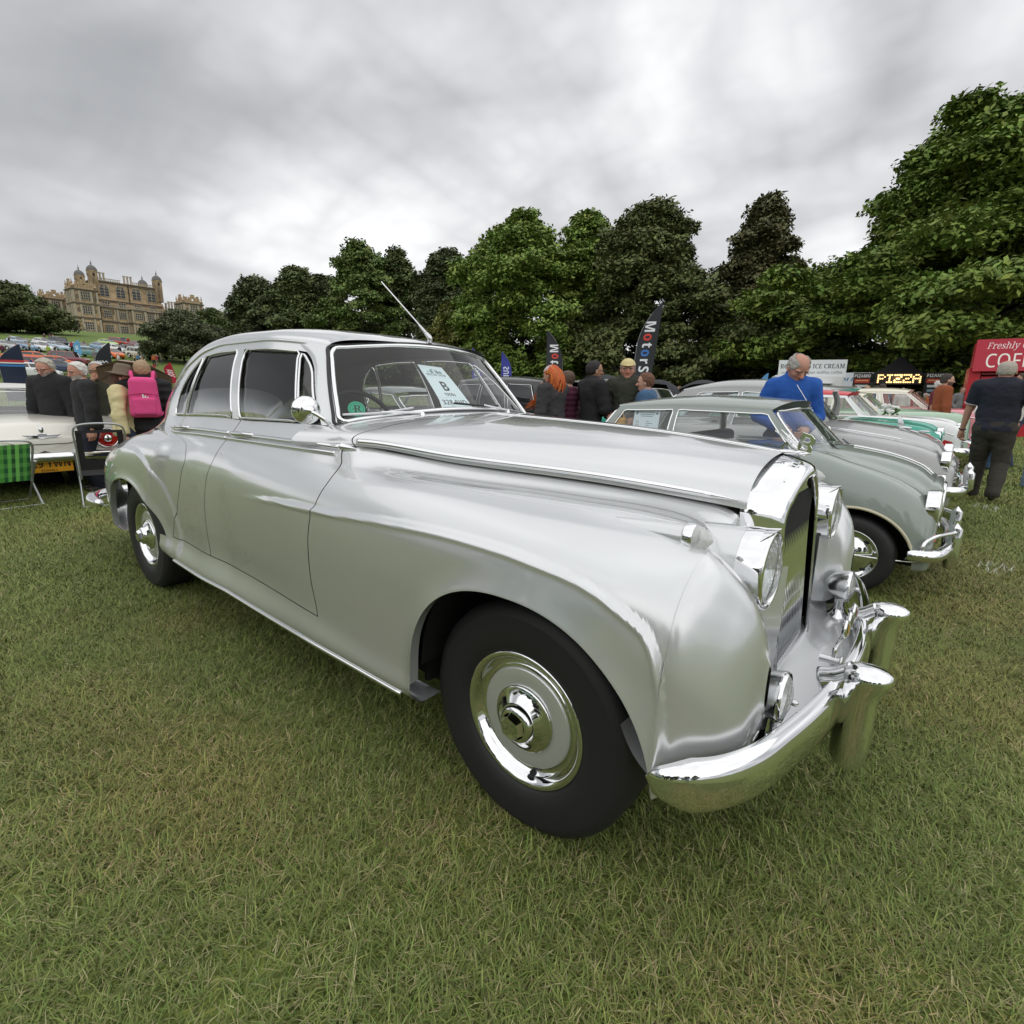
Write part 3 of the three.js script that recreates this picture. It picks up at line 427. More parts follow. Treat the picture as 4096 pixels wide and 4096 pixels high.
  // winged mascot
  {
    const bar = (pts, d) => extrude(pts, d, .0015);
    const B = extrude([[0, 0], [.030, 0], [.043, .008], [.043, .022], [.034, .030], [.041, .038], [.039, .052], [.026, .060], [0, .060]], .010, .0015, [[[.010, .010], [.027, .010], [.032, .015], [.028, .024], [.010, .024]], [[.010, .035], [.025, .035], [.030, .041], [.026, .050], [.010, .050]]]);
    B.rotateZ(-.30); B.translate(.462, 1.122, -.005);
    const m = part(car, 'mascot', [B, ellip(.055, .010, .016, .455, 1.114, 0), ellip(.018, .008, .024, .485, 1.112, 0)], M.chrome);
    for (const s of [1, -1]) { const w = []; for (let i = 0; i < 7; i++) { const q = i / 6; w.push(rod([[.468, 1.126 + q * .012, s * .006], [.45 - q * .02, 1.140 + q * .022, s * (.016 + .008 * q)], [.425 - q * .022 + .03 * (1 - q), 1.150 + q * .034, s * (.028 + .012 * q)]], (t) => .0045 * (1 - t * .55), 5)); } part(m, 'wing', w, M.chrome); }
  }
  // headlamps with peaked rims and ribbed lenses
  const lensTex = dataTex(256, 256, (u, v) => { const a = Math.abs(((u * 15) % 1) - .5) * 2, b = Math.abs(((v * 9 + Math.floor(u * 15) * .5) % 1) - .5) * 2; const h = .55 * (1 - a * a) + .35 * (b < .86 ? 1 : .2); return [h, h, h]; });
  const lensM = phys(.90, .92, .93, .04, { transmission: .75, thickness: 0, ior: 1.5, bumpMap: lensTex, bumpScale: .004 });
  const bowlM = std(.72, .74, .76, .16, { metalness: 1 });
  const head = (z) => {
    const g = part(car, 'headlamp', turned([[.05, -.52], [.080, -.34], [.098, -.18], [.104, -.07], [.1055, 0]], 40, 'x').translate(.475, .846, z), M.silver);
    part(g, 'rim', turned([[.1055, -.002], [.1075, .0], [.1085, .02], [.1085, .058], [.106, .066], [.100, .070], [.0955, .066], [.094, .058]], 48, 'x').translate(.472, .846, z), M.chrome);
    part(g, 'peak', surf(linR(-.62, .62, 16), linR(0, 1, 3), (a, s) => { const r = .109 + s * .004 * Math.cos(a * 2.2), x = .515 + s * (.032 * Math.pow(Math.cos(a * 2.4), 1)); return [x, .846 + Math.cos(a) * r, z + Math.sin(a) * r]; }), M.chrome);
    part(g, 'reflector', turned([[.012, -.05], [.05, -.035], [.072, -.01], [.09, .03], [.0945, .052]], 32, 'x').translate(.473, .846, z), bowlM);
    const l = turned([[0, .028], [.036, .026], [.067, .018], [.088, .007], [.0955, 0]], 36, 'x'); { const p = l.attributes.position, uv = l.attributes.uv; for (let i = 0; i < p.count; i++) uv.setXY(i, p.getZ(i) / .22 + .5, p.getY(i) / .22 + .5); } part(g, 'lens', l.translate(.528, .846, z), lensM);
  };
  head(.465); head(-.465);
  for (const s of [1, -1]) { // side lamp pods on the wings
    const g = part(car, 'side_lamp', [turned([[0, -.40], [.010, -.32], [.022, -.2], [.030, -.08], [.032, 0]], 24, 'x').translate(.385, .952, s * .685)], M.silver);
    part(g, 'rim', turned([[.031, -.004], [.035, 0], [.0355, .016], [.033, .022], [.031, .022]], 28, 'x').translate(.388, .955, s * .685), M.chrome);
    part(g, 'lens', turned([[0, .044], [.008, .041], [.014, .033], [.017, .033], [.020, .026], [.023, .026], [.026, .016], [.029, .016], [.032, 0]], 28, 'x').translate(.408, .955, s * .685), phys(.86, .87, .86, .08, { transmission: .5, thickness: 0 }));
    // front wing inner apron pieces
  }
  // splash apron behind the bumper
  part(car, 'apron', whole(surf(linR(0, 1, 24), linR(0, 1, 20), (u, s) => { const z = u * .86, xb = lerp(.42, .33, sstep(.45, 1, u)), xf = lerp(.705, .43, Math.pow(u, 3.2)); return [lerp(xb, xf, s), lerp(.445, .395, s) + .06 * (1 - s) ** 3 * sstep(.3, .6, u), z]; })), M.silver);
  part(car, 'apron', both(surf(linR(0, 1, 10), linR(0, 1, 10), (u, s) => [lerp(.46, .53, u) , lerp(.80, .40, s), lerp(.40, .232, u)])), M.silver);
  // fog lamps
  const fog = (z) => {
    const base = [.610, .405, z], c = [.610, .540, z];
    const g = part(car, 'fog_lamp', turned([[.0, -.085], [.027, -.072], [.048, -.052], [.062, -.02], [.0655, 0]], 32, 'x').translate(...c), M.dullChrome);
    part(g, 'lens', turned([[0, .020], [.026, .018], [.048, .010], [.0625, 0]], 30, 'x').translate(c[0] + .006, c[1], c[2]), phys(.88, .89, .88, .05, { transmission: .7, thickness: 0, bumpMap: lensTex, bumpScale: .003 }));
    part(g, 'reflector', turned([[0, -.045], [.04, -.03], [.062, .004]], 24, 'x').translate(...c), bowlM);
    part(g, 'rim', turned([[.062, -.006], [.066, -.004], [.067, .008], [.0635, .012]], 32, 'x').translate(...c), M.chrome);
    part(g, 'stand', [turned([[.048, 0], [.046, .010], [.028, .022], [.020, .040], [.018, .085]], 22).translate(base[0] - .02, base[1], z)], M.chrome);
    part(g, 'bulb_cap', ellip(.012, .009, .009, c[0] + .030, c[1] - .005, z), M.dullChrome);
  };
  fog(.532); fog(-.532);
  // bumper: a deep convex blade swept round the front
  {
    const pts = [[.435, .462, .935], [.48, .462, .922], [.55, .462, .862], [.605, .462, .76], [.64, .46, .62], [.68, .458, .40], [.70, .456, .18], [.706, .456, 0]];
    const all = [...pts, ...pts.slice(0, -1).reverse().map((p) => [p[0], p[1], -p[2]])].map((p) => V(...p)), curve = new THREE.CatmullRomCurve3(all, false, 'centripetal');
    const path = linR(0, 1, 110).map((t) => { const c = curve.getPointAt(t), T = curve.getTangentAt(t); const u = V(T.z, 0, -T.x).normalize().multiplyScalar(-1); if (u.x < 0 && Math.abs(c.z) < .7) u.multiplyScalar(-1); return { c, u: V(-T.z, 0, T.x).normalize(), w: V(0, 1, 0) }; });
    const ring = linR(0, 1, 20).slice(0, -1).map((t) => { const a = t * 2 * Math.PI, c = Math.cos(a), s = Math.sin(a); return [c > 0 ? .040 * Math.pow(c, .8) : .012 * c, .064 * Math.sign(s) * Math.pow(Math.abs(s), .85)]; });
    const k = (t) => { const e = Math.min(t, 1 - t), q = Math.sqrt(clamp(e / .045)) * .98 + .02; return [q, q]; };
    const test = path[55].u.x; if (test < 0) for (const p of path) p.u.multiplyScalar(-1);
    const b = part(car, 'front_bumper', sweep(path, ring, true, k), M.chrome);
    for (const s of [1, -1]) {
      const rows = [[.272, .35, .60, 0], [.280, .75, .85, 0], [.30, .95, .97, 0], [.36, 1, 1, .002], [.44, .98, 1.0, .002], [.485, .97, 1.0, .004], [.515, 1.05, 1.03, .008], [.540, 1.22, 1.10, .014], [.556, 1.27, 1.10, .017], [.568, 1.15, .98, .018], [.577, .85, .72, .018], [.582, .45, .4, .018], [.583, .02, .02, .018]];
      const g = surf(rows, linR(0, 1, 24), (r, t) => { const a = t * 2 * Math.PI; return [.752 + r[3] + Math.cos(a) * .048 * r[1], r[0], s * .290 + Math.sin(a) * .046 * r[2]]; });
      part(b, 'overrider', [g, rod([[.66, .50, s * .285], [.70, .515, s * .285], [.745, .548, s * .285]], .036, 14)], M.chrome);
    }
    part(b, 'badge_bar', [rod([[.675, .565, .20], [.68, .568, 0], [.675, .565, -.20]], .006, 8), ...[.2, -.2].map((z) => rod([[.675, .565, z], [.675, .49, z]], .006, 8))], M.chrome);
    const badgeMs = [phys(.75, .42, .03, .2, { clearcoat: 1 }), M.dullChrome, phys(.35, .02, .02, .2, { clearcoat: 1 })];
    [.10, .02, -.07].forEach((z, i) => { const q = part(b, 'badge', turned([[0, .010], [.024, .009], [.030, .004], [.030, -.004], [0, -.005]], 20, 'x').translate(.682, .598, z), M.chrome); part(q, 'badge_face', turned([[0, .013], [.015, .0125], [.021, .011]], 18, 'x').translate(.682, .598, z), badgeMs[i]); });
    part(b, 'tow_lamp', turned([[.012, 0], [.012, .05], [.018, .052], [.018, .06], [0, .062]], 14, 'x').translate(.64, .53, .20), M.dullChrome);
  }
  // ---- wheels ----
  {
    const tyreG = (() => { // shoulders, sidewall ribs and tread cut into blocks
      const prof = [[.212, -.086], [.222, -.098], [.25, -.106], [.285, -.107], [.318, -.103], [.322, -.104], [.326, -.101], [.340, -.095], [.352, -.082], [.358, -.06], [.3605, -.03], [.361, 0]];
      const pr = [...prof, ...prof.slice(0, -1).reverse().map(([r, z]) => [r, -z])].map(([r, z]) => [r, -z]);
      const g = turned(pr, 220, 'z'); const p = g.attributes.position;
      for (let i = 0; i < p.count; i++) { const x = p.getX(i), y = p.getY(i), z = p.getZ(i), r = Math.hypot(x, y), a = Math.atan2(y, x); if (r > .338) { const cut = Math.sin(a * 110) > .35 ? .0065 : 0, gr = Math.abs(Math.abs(z) - .03) < .008 ? .007 : 0; const k = (r - Math.max(cut * (Math.abs(z) > .05 ? 1 : .3), gr)) / r; p.setXY(i, x * k, y * k); } if (y < -.335) p.setY(i, -.335 - (-.335 - p.getY(i)) * .5); }
      g.computeVertexNormals(); return g;
    })();
    const ring = turned([[.212, .080], [.2125, .086], [.208, .092], [.198, .091], [.190, .083], [.183, .070], [.176, .060], [.168, .056], [.160, .058], [.157, .066]], 64, 'z');
    const disc = turned([[.158, .062], [.155, .070], [.150, .0735], [.13, .0745], [.112, .0745], [.103, .0735]], 56, 'z');
    const cap = turned([[.104, .072], [.1035, .080], [.098, .084], [.090, .084], [.075, .094], [.062, .103], [.058, .106], [.056, .118], [.048, .124], [.040, .126]], 56, 'z');
    const nut = (() => { const g = new THREE.CylinderGeometry(.034, .044, .022, 6, 1); g.rotateX(Math.PI / 2); g.rotateZ(.2); g.translate(0, 0, .133); return g.toNonIndexed(); })(); nut.computeVertexNormals();
    const wheel = (x, z, turn) => {
      const g = new THREE.Group(); g.name = 'wheel'; g.position.set(x, .355, z); g.rotation.y = turn; car.add(g);
      part(g, 'tyre', tyreG, M.rubber); const r = part(g, 'rim', [ring, turned([[.212, .08], [.205, .0], [.205, -.08]], 40, 'z')], M.chrome);
      part(g, 'wheel_disc', disc, M.silver); part(g, 'hub_cap', [cap, nut], M.chrome);
      part(g, 'valve', turned([[.012, 0], [.012, .012], [.007, .016], [.007, .03], [0, .03]], 10, 'z').translate(.03, -.178, .055), M.black);
    };
    wheel(0, .742, 0); wheel(0, -.742, Math.PI); wheel(-3.124, .765, 0); wheel(-3.124, -.765, Math.PI);
  }
  // ---- inside ----
  part(car, 'dashboard', [surf(linR(-1, 1, 20), 5, (s, t) => { const q = ws(s * .96, .0); return [lerp(q[0] - .01, -1.44, t), lerp(q[1] - .02, 1.13, t), q[2]]; }), box(.03, .16, 1.1, -1.45, 1.05, 0)], std(.05, .028, .014, .25));
  { const seat = (x, z, w) => part(car, 'seat', [rbox(.16, .58, w, .06, x, .80, z, 3).rotateZ(0), rbox(.55, .16, w, .06, x + .33, .52, z, 3)], M.leather); seat(-2.0, .34, .58); seat(-2.0, -.34, .58); seat(-2.98, 0, 1.24); }
  part(car, 'cabin_lining', [box(2.4, .02, 1.4, -2.0, .36, 0), box(2.3, .64, .02, -2.05, .72, .70), box(2.3, .64, .02, -2.05, .72, -.70), box(.5, .02, .9, -3.2, 1.02, 0)], M.leather);
  { const sw = part(car, 'steering_wheel', new THREE.TorusGeometry(.213, .011, 10, 48).rotateX(0), M.black); sw.position.set(-1.37, 1.095, .37); sw.rotation.set(0, Math.PI / 2, 0); sw.rotateX(-.42); part(sw, 'spoke', [rod([[-.2, 0, 0], [0, -.01, .03], [.2, 0, 0]], .008, 6), rod([[0, -.01, .03], [0, -.2, 0]], .008, 6), turned([[.03, 0], [.03, .03], [0, .035]], 16, 'z')], M.black); }
  // green round club sticker inside the windscreen
  { const t = print(128, 128, (g) => { g.fillStyle = '#0aa27c'; g.fillRect(0, 0, 128, 128); g.strokeStyle = '#0c3d33'; g.lineWidth = 3; g.beginPath(); g.arc(64, 64, 50, 0, 7); g.stroke(); g.fillStyle = '#0a2420'; g.font = 'bold 84px serif'; g.textAlign = 'center'; g.fillText('R', 70, 92); g.fillRect(40, 58, 20, 5); g.fillRect(34, 66, 12, 4); });
    const a = ws(.92, .10), c = ws(.86, .155); const disc = new THREE.CircleGeometry(.037, 32); const m = part(pane, 'sticker', disc, new THREE.MeshStandardMaterial({ map: t, roughness: .6 })); m.position.set(c[0] - .012, c[1], c[2]); m.rotation.set(0, 1.15, 0); m.rotateX(-.55); }
}
// show card behind the windscreen
{
  const t = print(512, 720, (g) => {
    g.fillStyle = '#dcecf2'; g.fillRect(0, 0, 512, 720); g.strokeStyle = '#9fb6bf'; g.lineWidth = 3; g.beginPath(); g.moveTo(0, 205); g.lineTo(512, 205); g.moveTo(0, 560); g.lineTo(512, 560); g.stroke();
    g.fillStyle = '#6d8a8e'; const r = rng(5); for (let i = 0; i < 26; i++) { const x = 110 + r() * 290, w = 10 + r() * 18, h = 20 + r() * 70 * (1 - Math.abs(x - 255) / 200); g.fillRect(x, 120 - h * .8, w, h); } g.fillStyle = '#4f9a6c'; g.fillRect(200, 60, 60, 14); g.fillStyle = '#4c6468'; g.textAlign = 'center'; g.font = 'bold 58px sans-serif'; g.fillText('MOTOR SHOW', 256, 180);
    g.fillStyle = '#26302a'; g.font = 'bold 230px sans-serif'; g.fillText('B', 256, 440); g.font = 'bold 76px sans-serif'; g.fillText('1950s', 256, 530); g.font = 'bold 112px sans-serif'; g.fillText('328 AVO', 256, 678);
  });
  const C4 = [[-1.107, 1.221, .087], [-1.105, 1.219, -.118], [-1.278, 1.427, .100], [-1.268, 1.418, -.055]];
  solo('show_card', surf(6, 8, (s, q) => [0, 1, 2].map((k) => lerp(lerp(C4[0][k], C4[1][k], s), lerp(C4[2][k], C4[3][k], s), q) + (k === 0 ? .006 * Math.sin(q * Math.PI) : 0))), new THREE.MeshStandardMaterial({ map: t, roughness: .7, side: THREE.DoubleSide }), 'pale blue entry card with a large letter B behind the silver saloon windscreen', 'card');
}
// ---------- the other cars ----------
const lr = (a, b, n) => Array.from({ length: n + 1 }, (_, i) => a + (b - a) * i / n);
const glassDark = phys(0.02, 0.023, 0.024, 0.03, { clearcoat: 1, clearcoatRoughness: 0.02 });
const lensM2 = phys(.86, .88, .88, .06, { clearcoat: 1 });
function makeCar(S) {
  const g = thing(S.name || 'parked_car', S.label, 'car', [S.x, S.y || 0, S.z], S.turn || 0, S.group);
  const hi = S.hi ?? 1, nx = Math.round(46 * hi), nv = Math.round(40 * hi), body = S.body, roofM = S.roof || S.body;
  const top = pchip(S.top), crown = pchip(S.crown || S.top), W = pchip(S.w), y0 = S.y0 ?? .26, x0 = S.L[0], x1 = S.L[1];
  const ctl = (x) => { const w = W(x), h = top(x), c = crown(x), b = Math.min(h, c), m = y0 + (c - y0) * .5; return [[y0, w - .12], [y0 + .015, w - .035], [y0 + .14, w - .008], [m, w + .006], [c - .17, w], [c - .045, w - .045], [c, w - .13], [lerp(b, Math.max(h, c), .35) - .008, w - .30], [h, w * .42], [h + .012, 0]]; };
  const P = (x, v) => { const C = ctl(x), i = Math.min(8, Math.floor(v)), t = v - i, q = (k) => { const b = C[i][k], c = C[i + 1][k], a = i ? C[i - 1][k] : 2 * b - c, d = i < 8 ? C[i + 2][k] : (k ? -C[8][1] : C[8][0]); return .5 * (2 * b + (c - a) * t + (2 * a - 5 * b + 4 * c - d) * t * t + (3 * b - a - 3 * c + d) * t * t * t); }; return [x, q(0), q(1)]; };
  const R = S.wheel.r, AR = (S.wheel.arch || 1.22) * R, ax = [S.wheel.f, S.wheel.b];
  const arch = (x) => { for (const a of ax) { const q = (x - a) / AR; if (Math.abs(q) < 1) return R + (S.wheel.ah || AR * .98) * Math.sqrt(1 - q * q) - .02; } return -1; };
  const low = (x) => { const a = arch(x); if (a < y0) return 0; let lo = .5, hi2 = 6; for (let i = 0; i < 16; i++) { const m = (lo + hi2) / 2; P(x, m)[1] < a ? lo = m : hi2 = m; } return lo; };
  const seg = []; let cur = x0;
  for (const a of [...ax].sort((p, q) => p - q)) { seg.push([cur, a - AR + 1e-4, 0]); seg.push([a - AR + 2e-4, a + AR - 2e-4, 1]); cur = a + AR - 1e-4; } seg.push([cur, x1, 0]);
  const pieces = seg.map(([a, b, k]) => { const n = Math.max(3, Math.round(nx * (b - a) / (x1 - x0) * (k ? 2 : 1))); const xs = k ? Array.from({ length: n + 1 }, (_, i) => a + (b - a) * (1 - Math.cos(i / n * Math.PI)) / 2) : lr(a, b, n); return surf(xs, lr(0, 1, nv), (x, t) => P(x, lerp(k ? low(x) : 0, 9, t))); });
  const cap = (xe, dir) => surf([[0, 1], [.028, .985], [.05, .94], [.062, .84], [.066, .5], [.066, 0]], lr(0, 1, nv), (r, t) => { const p = P(xe, t * 9), cy = (y0 + crown(xe)) / 2; return [xe + dir * r[0] * (S.nose || 1), cy + (p[1] - cy) * r[1], p[2] * r[1]]; }, dir < 0);
  part(g, 'body', whole(merge([...pieces, cap(x1, 1), cap(x0, -1)])), body);
  part(g, 'underbody', [box(x1 - x0 - .3, .02, W(0) * 1.7, (x0 + x1) / 2, y0 + .03, 0), ...ax.flatMap((a) => [1, -1].map((s) => box(AR * 2, R * 1.4, .02, a, R + .1, s * (W(a) - .34))))], M.under);
  if (S.lower) part(g, 'lower_panel', both(surf(lr(S.lower[0], S.lower[1], 40), 8, (x, t) => { const a = Math.max(y0 + .03, arch(x)), v0 = (() => { let l = .3, h = 6; for (let i = 0; i < 14; i++) { const m = (l + h) / 2; P(x, m)[1] < a ? l = m : h = m; } return l; })(), p = P(x, lerp(v0, S.lower[2], t)); p[2] += .004; return p; })), S.lower[3]);
  // cabin
  const H = S.cab, yb = (x) => crown(x) - .02;
  const edge = (s, t) => { const xb = lerp(H.bf, H.br, s), xt = lerp(H.tf, H.tr, s), k = Math.sin(s * Math.PI); return [lerp(xb, xt, t), lerp(yb(xb) - .03, H.yt + (H.arc || .02) * k, t), lerp(H.wb, H.wt, t) + .02 * Math.sin(t * Math.PI)]; };
  const G = S.glass || (hi > .8 ? M.glass : glassDark);
  const sq = H.q ?? .86, sf = .03, hd = .90;
  const strip = (s0, s1, t0 = 0, t1 = 1, off = 0) => surf(lr(s0, s1, 6), lr(t0, t1, 6), (s, t) => { const p = edge(s, t); return [p[0], p[1], p[2] + off]; }, true);
  part(g, 'cabin_side', both(merge([strip(sq, 1), strip(sf, sq, hd, 1), strip(0, sf + .012), strip(sf, sq, 0, .06)])), H.sideBody ? body : roofM);
  for (const p of H.posts || [.45]) part(g, 'door_post', both(strip(p - .018, p + .018, 0, 1, .004)), H.postM || roofM);
  const cuts = [sf + .012, ...(H.posts || [.45]), sq];
  for (let i = 0; i < cuts.length - 1; i++) for (const m of [0, 1]) { const q = strip(cuts[i] + (i ? .018 : 0), cuts[i + 1] - .014, .06, hd, -.012); const w = part(g, 'side_window', m ? mirrorZ(q) : q, G); if (hi > .5) { const f = rod([...lr(cuts[i] + (i ? .018 : 0), cuts[i + 1] - .014, 6).map((s) => edge(s, .06)), ...lr(.2, .8, 4).map((t) => edge(cuts[i + 1] - .014, t)), ...lr(cuts[i + 1] - .014, cuts[i] + (i ? .018 : 0), 6).map((s) => edge(s, hd)), ...lr(.8, .2, 4).map((t) => edge(cuts[i] + (i ? .018 : 0), t))], .007, 5, true, 50); part(w, 'window_frame', m ? mirrorZ(f) : f, H.frameM || M.chrome); } }
  const screen = (xb, xt, dir, t0, t1) => surf(lr(-1, 1, 16), lr(t0, t1, 6), (s, t) => { const e = dir > 0 ? edge(0, t) : edge(1, t), bulge = (dir > 0 ? H.bulge ?? .14 : .10) * (1 - s * s) * dir * lerp(1, .6, t); return [e[0] + bulge, e[1] + (1 - s * s) * lerp(.01, .035, t), e[2] * s]; }, dir < 0);
  part(g, 'windscreen', screen(0, 0, 1, .04, .95), G); part(g, 'rear_window', screen(0, 0, -1, H.rw ?? .12, .86), G);
  if (hi > .5) for (const dir of [1, -1]) { const e = (s, t) => { const q = dir > 0 ? edge(0, t) : edge(1, t), bulge = (dir > 0 ? H.bulge ?? .14 : .10) * (1 - s * s) * dir * lerp(1, .6, t); return [q[0] + bulge + dir * .006, q[1] + (1 - s * s) * lerp(.01, .035, t), q[2] * s]; }, a = dir > 0 ? .04 : H.rw ?? .12, b = dir > 0 ? .95 : .86; part(g, 'screen_frame', rod([...lr(-.94, .94, 12).map((s) => e(s, a)), ...lr(.95, -.95, 12).map((s) => e(s, b))], .010, 6, true, 90), H.frameM || M.chrome); }
  part(g, 'roof', whole(surf(lr(0, 1, 26), lr(0, 1, 16), (s, u) => { const e = edge(s, 1), a = u * Math.PI / 2, yc = H.yc - Math.pow(Math.abs(s - .42) / .58, 2.4) * (H.yc - H.yt - .03), fr = (1 - s) ** 6 * (H.bulge ?? .14) * .6 * Math.sin(a) - s ** 6 * .06 * Math.sin(a); return [e[0] + fr, e[1] + (yc - e[1]) * Math.pow(Math.sin(a), .9), e[2] * Math.pow(Math.max(0, Math.cos(a)), .8)]; })), roofM);
  part(g, 'rear_panel', whole(surf(lr(0, 1, 8), lr(0, 1, 8), (u, t) => { const e = edge(1, 0), f = edge(1, (H.rw ?? .12)); const k = (1 - u * u); const lo = [e[0] - .10 * k, e[1] + .01 * k, e[2] * u], hi3 = [f[0] - .10 * k, f[1] + .01 * k, f[2] * u]; return [lerp(lo[0] - .05, hi3[0], t), lerp(lo[1] - .05, hi3[1], t), lerp(lo[2], hi3[2], t)]; })), roofM);
  if (hi > .8) { part(g, 'seat', [rbox(.14, .5, H.wb * 1.5, .05, lerp(H.bf, H.br, .52), yb(0) - .16, 0), rbox(.14, .45, H.wb * 1.5, .05, lerp(H.bf, H.br, .88), yb(0) - .16, 0)], S.seatM || M.leather); part(g, 'dashboard', box(.2, .12, H.wb * 1.8, H.bf - .05, yb(H.bf) - .10, 0), M.leather); }
  // wheels
  const wid = S.wheel.wid || R * .52, tyre = turned([[R * .62, -wid / 2], [R * .7, -wid * .56], [R * .86, -wid * .56], [R * .96, -wid * .46], [R, -wid * .3], [R, wid * .3], [R * .96, wid * .46], [R * .86, wid * .56], [R * .7, wid * .56], [R * .62, wid / 2]].map(([r, z]) => [r, -z]), hi > .5 ? 48 : 18, 'z');
  const rim = turned([[R * .63, wid * .46], [R * .645, wid * .52], [R * .61, wid * .50], [R * .54, wid * .30], [R * .46, wid * .26], [R * .40, wid * .34], [R * .30, wid * .42], [R * .12, wid * .52], [0, wid * .54]], hi > .5 ? 40 : 14, 'z');
  for (const [a, s] of [[ax[0], 1], [ax[0], -1], [ax[1], 1], [ax[1], -1]]) { const wgp = new THREE.Group(); wgp.name = 'wheel'; wgp.position.set(a, R, s * (W(a) - wid * .62)); if (s < 0) wgp.rotation.y = Math.PI; g.add(wgp); part(wgp, 'tyre', tyre, M.rubber); const rm = part(wgp, 'rim', rim, S.wheel.m || M.chrome); if (S.wheel.holes) for (let i = 0; i < 8; i++) { const q = i / 8 * 6.283; part(rm, 'slot', ellip(.022, .011, .006, Math.cos(q) * R * .5, Math.sin(q) * R * .5, wid * .275, 8, 6), M.black); } }
  // lamps, bumpers and strips
  for (const l of S.lamps || []) for (const s of l[2] ? [1, -1] : [1]) { const q = part(g, 'headlamp', turned([[l[3] * 1.12, -.05], [l[3] * 1.16, 0], [l[3] * 1.14, .02], [l[3], .022]], 24, 'x').translate(l[0], l[1], s * l[2]), l[4] || M.chrome); part(q, 'lens', turned([[0, .035], [l[3] * .6, .028], [l[3], .012]], 20, 'x').translate(l[0], l[1], s * l[2]), lensM2); }
  for (const b of S.bumpers || []) { const [xc, y, hw, wrap, r] = b, dir = Math.sign(xc); part(g, 'bumper', rod([[xc - dir * wrap, y, hw], [xc - dir * .08, y, hw - .03], [xc - dir * .01, y, hw * .6], [xc, y, 0], [xc - dir * .01, y, -hw * .6], [xc - dir * .08, y, -hw + .03], [xc - dir * wrap, y, -hw]], r, 10, false, 40), S.bumpM || M.chrome); }
  for (const t of S.trim || []) part(g, 'side_trim', both(rod(lr(t[0], t[1], 16).map((x) => { const p = P(x, t[2]); return [p[0], p[1], p[2] + .004]; }), t[3] || .009, 6)), t[4] || M.chrome);
  g.userData.P = undefined; delete g.userData.P;
  return { g, P, edge, top, crown, W };
}
const carPaint = (r, g, b, o) => phys(r, g, b, .5, { clearcoat: 1, clearcoatRoughness: .04, ...o });
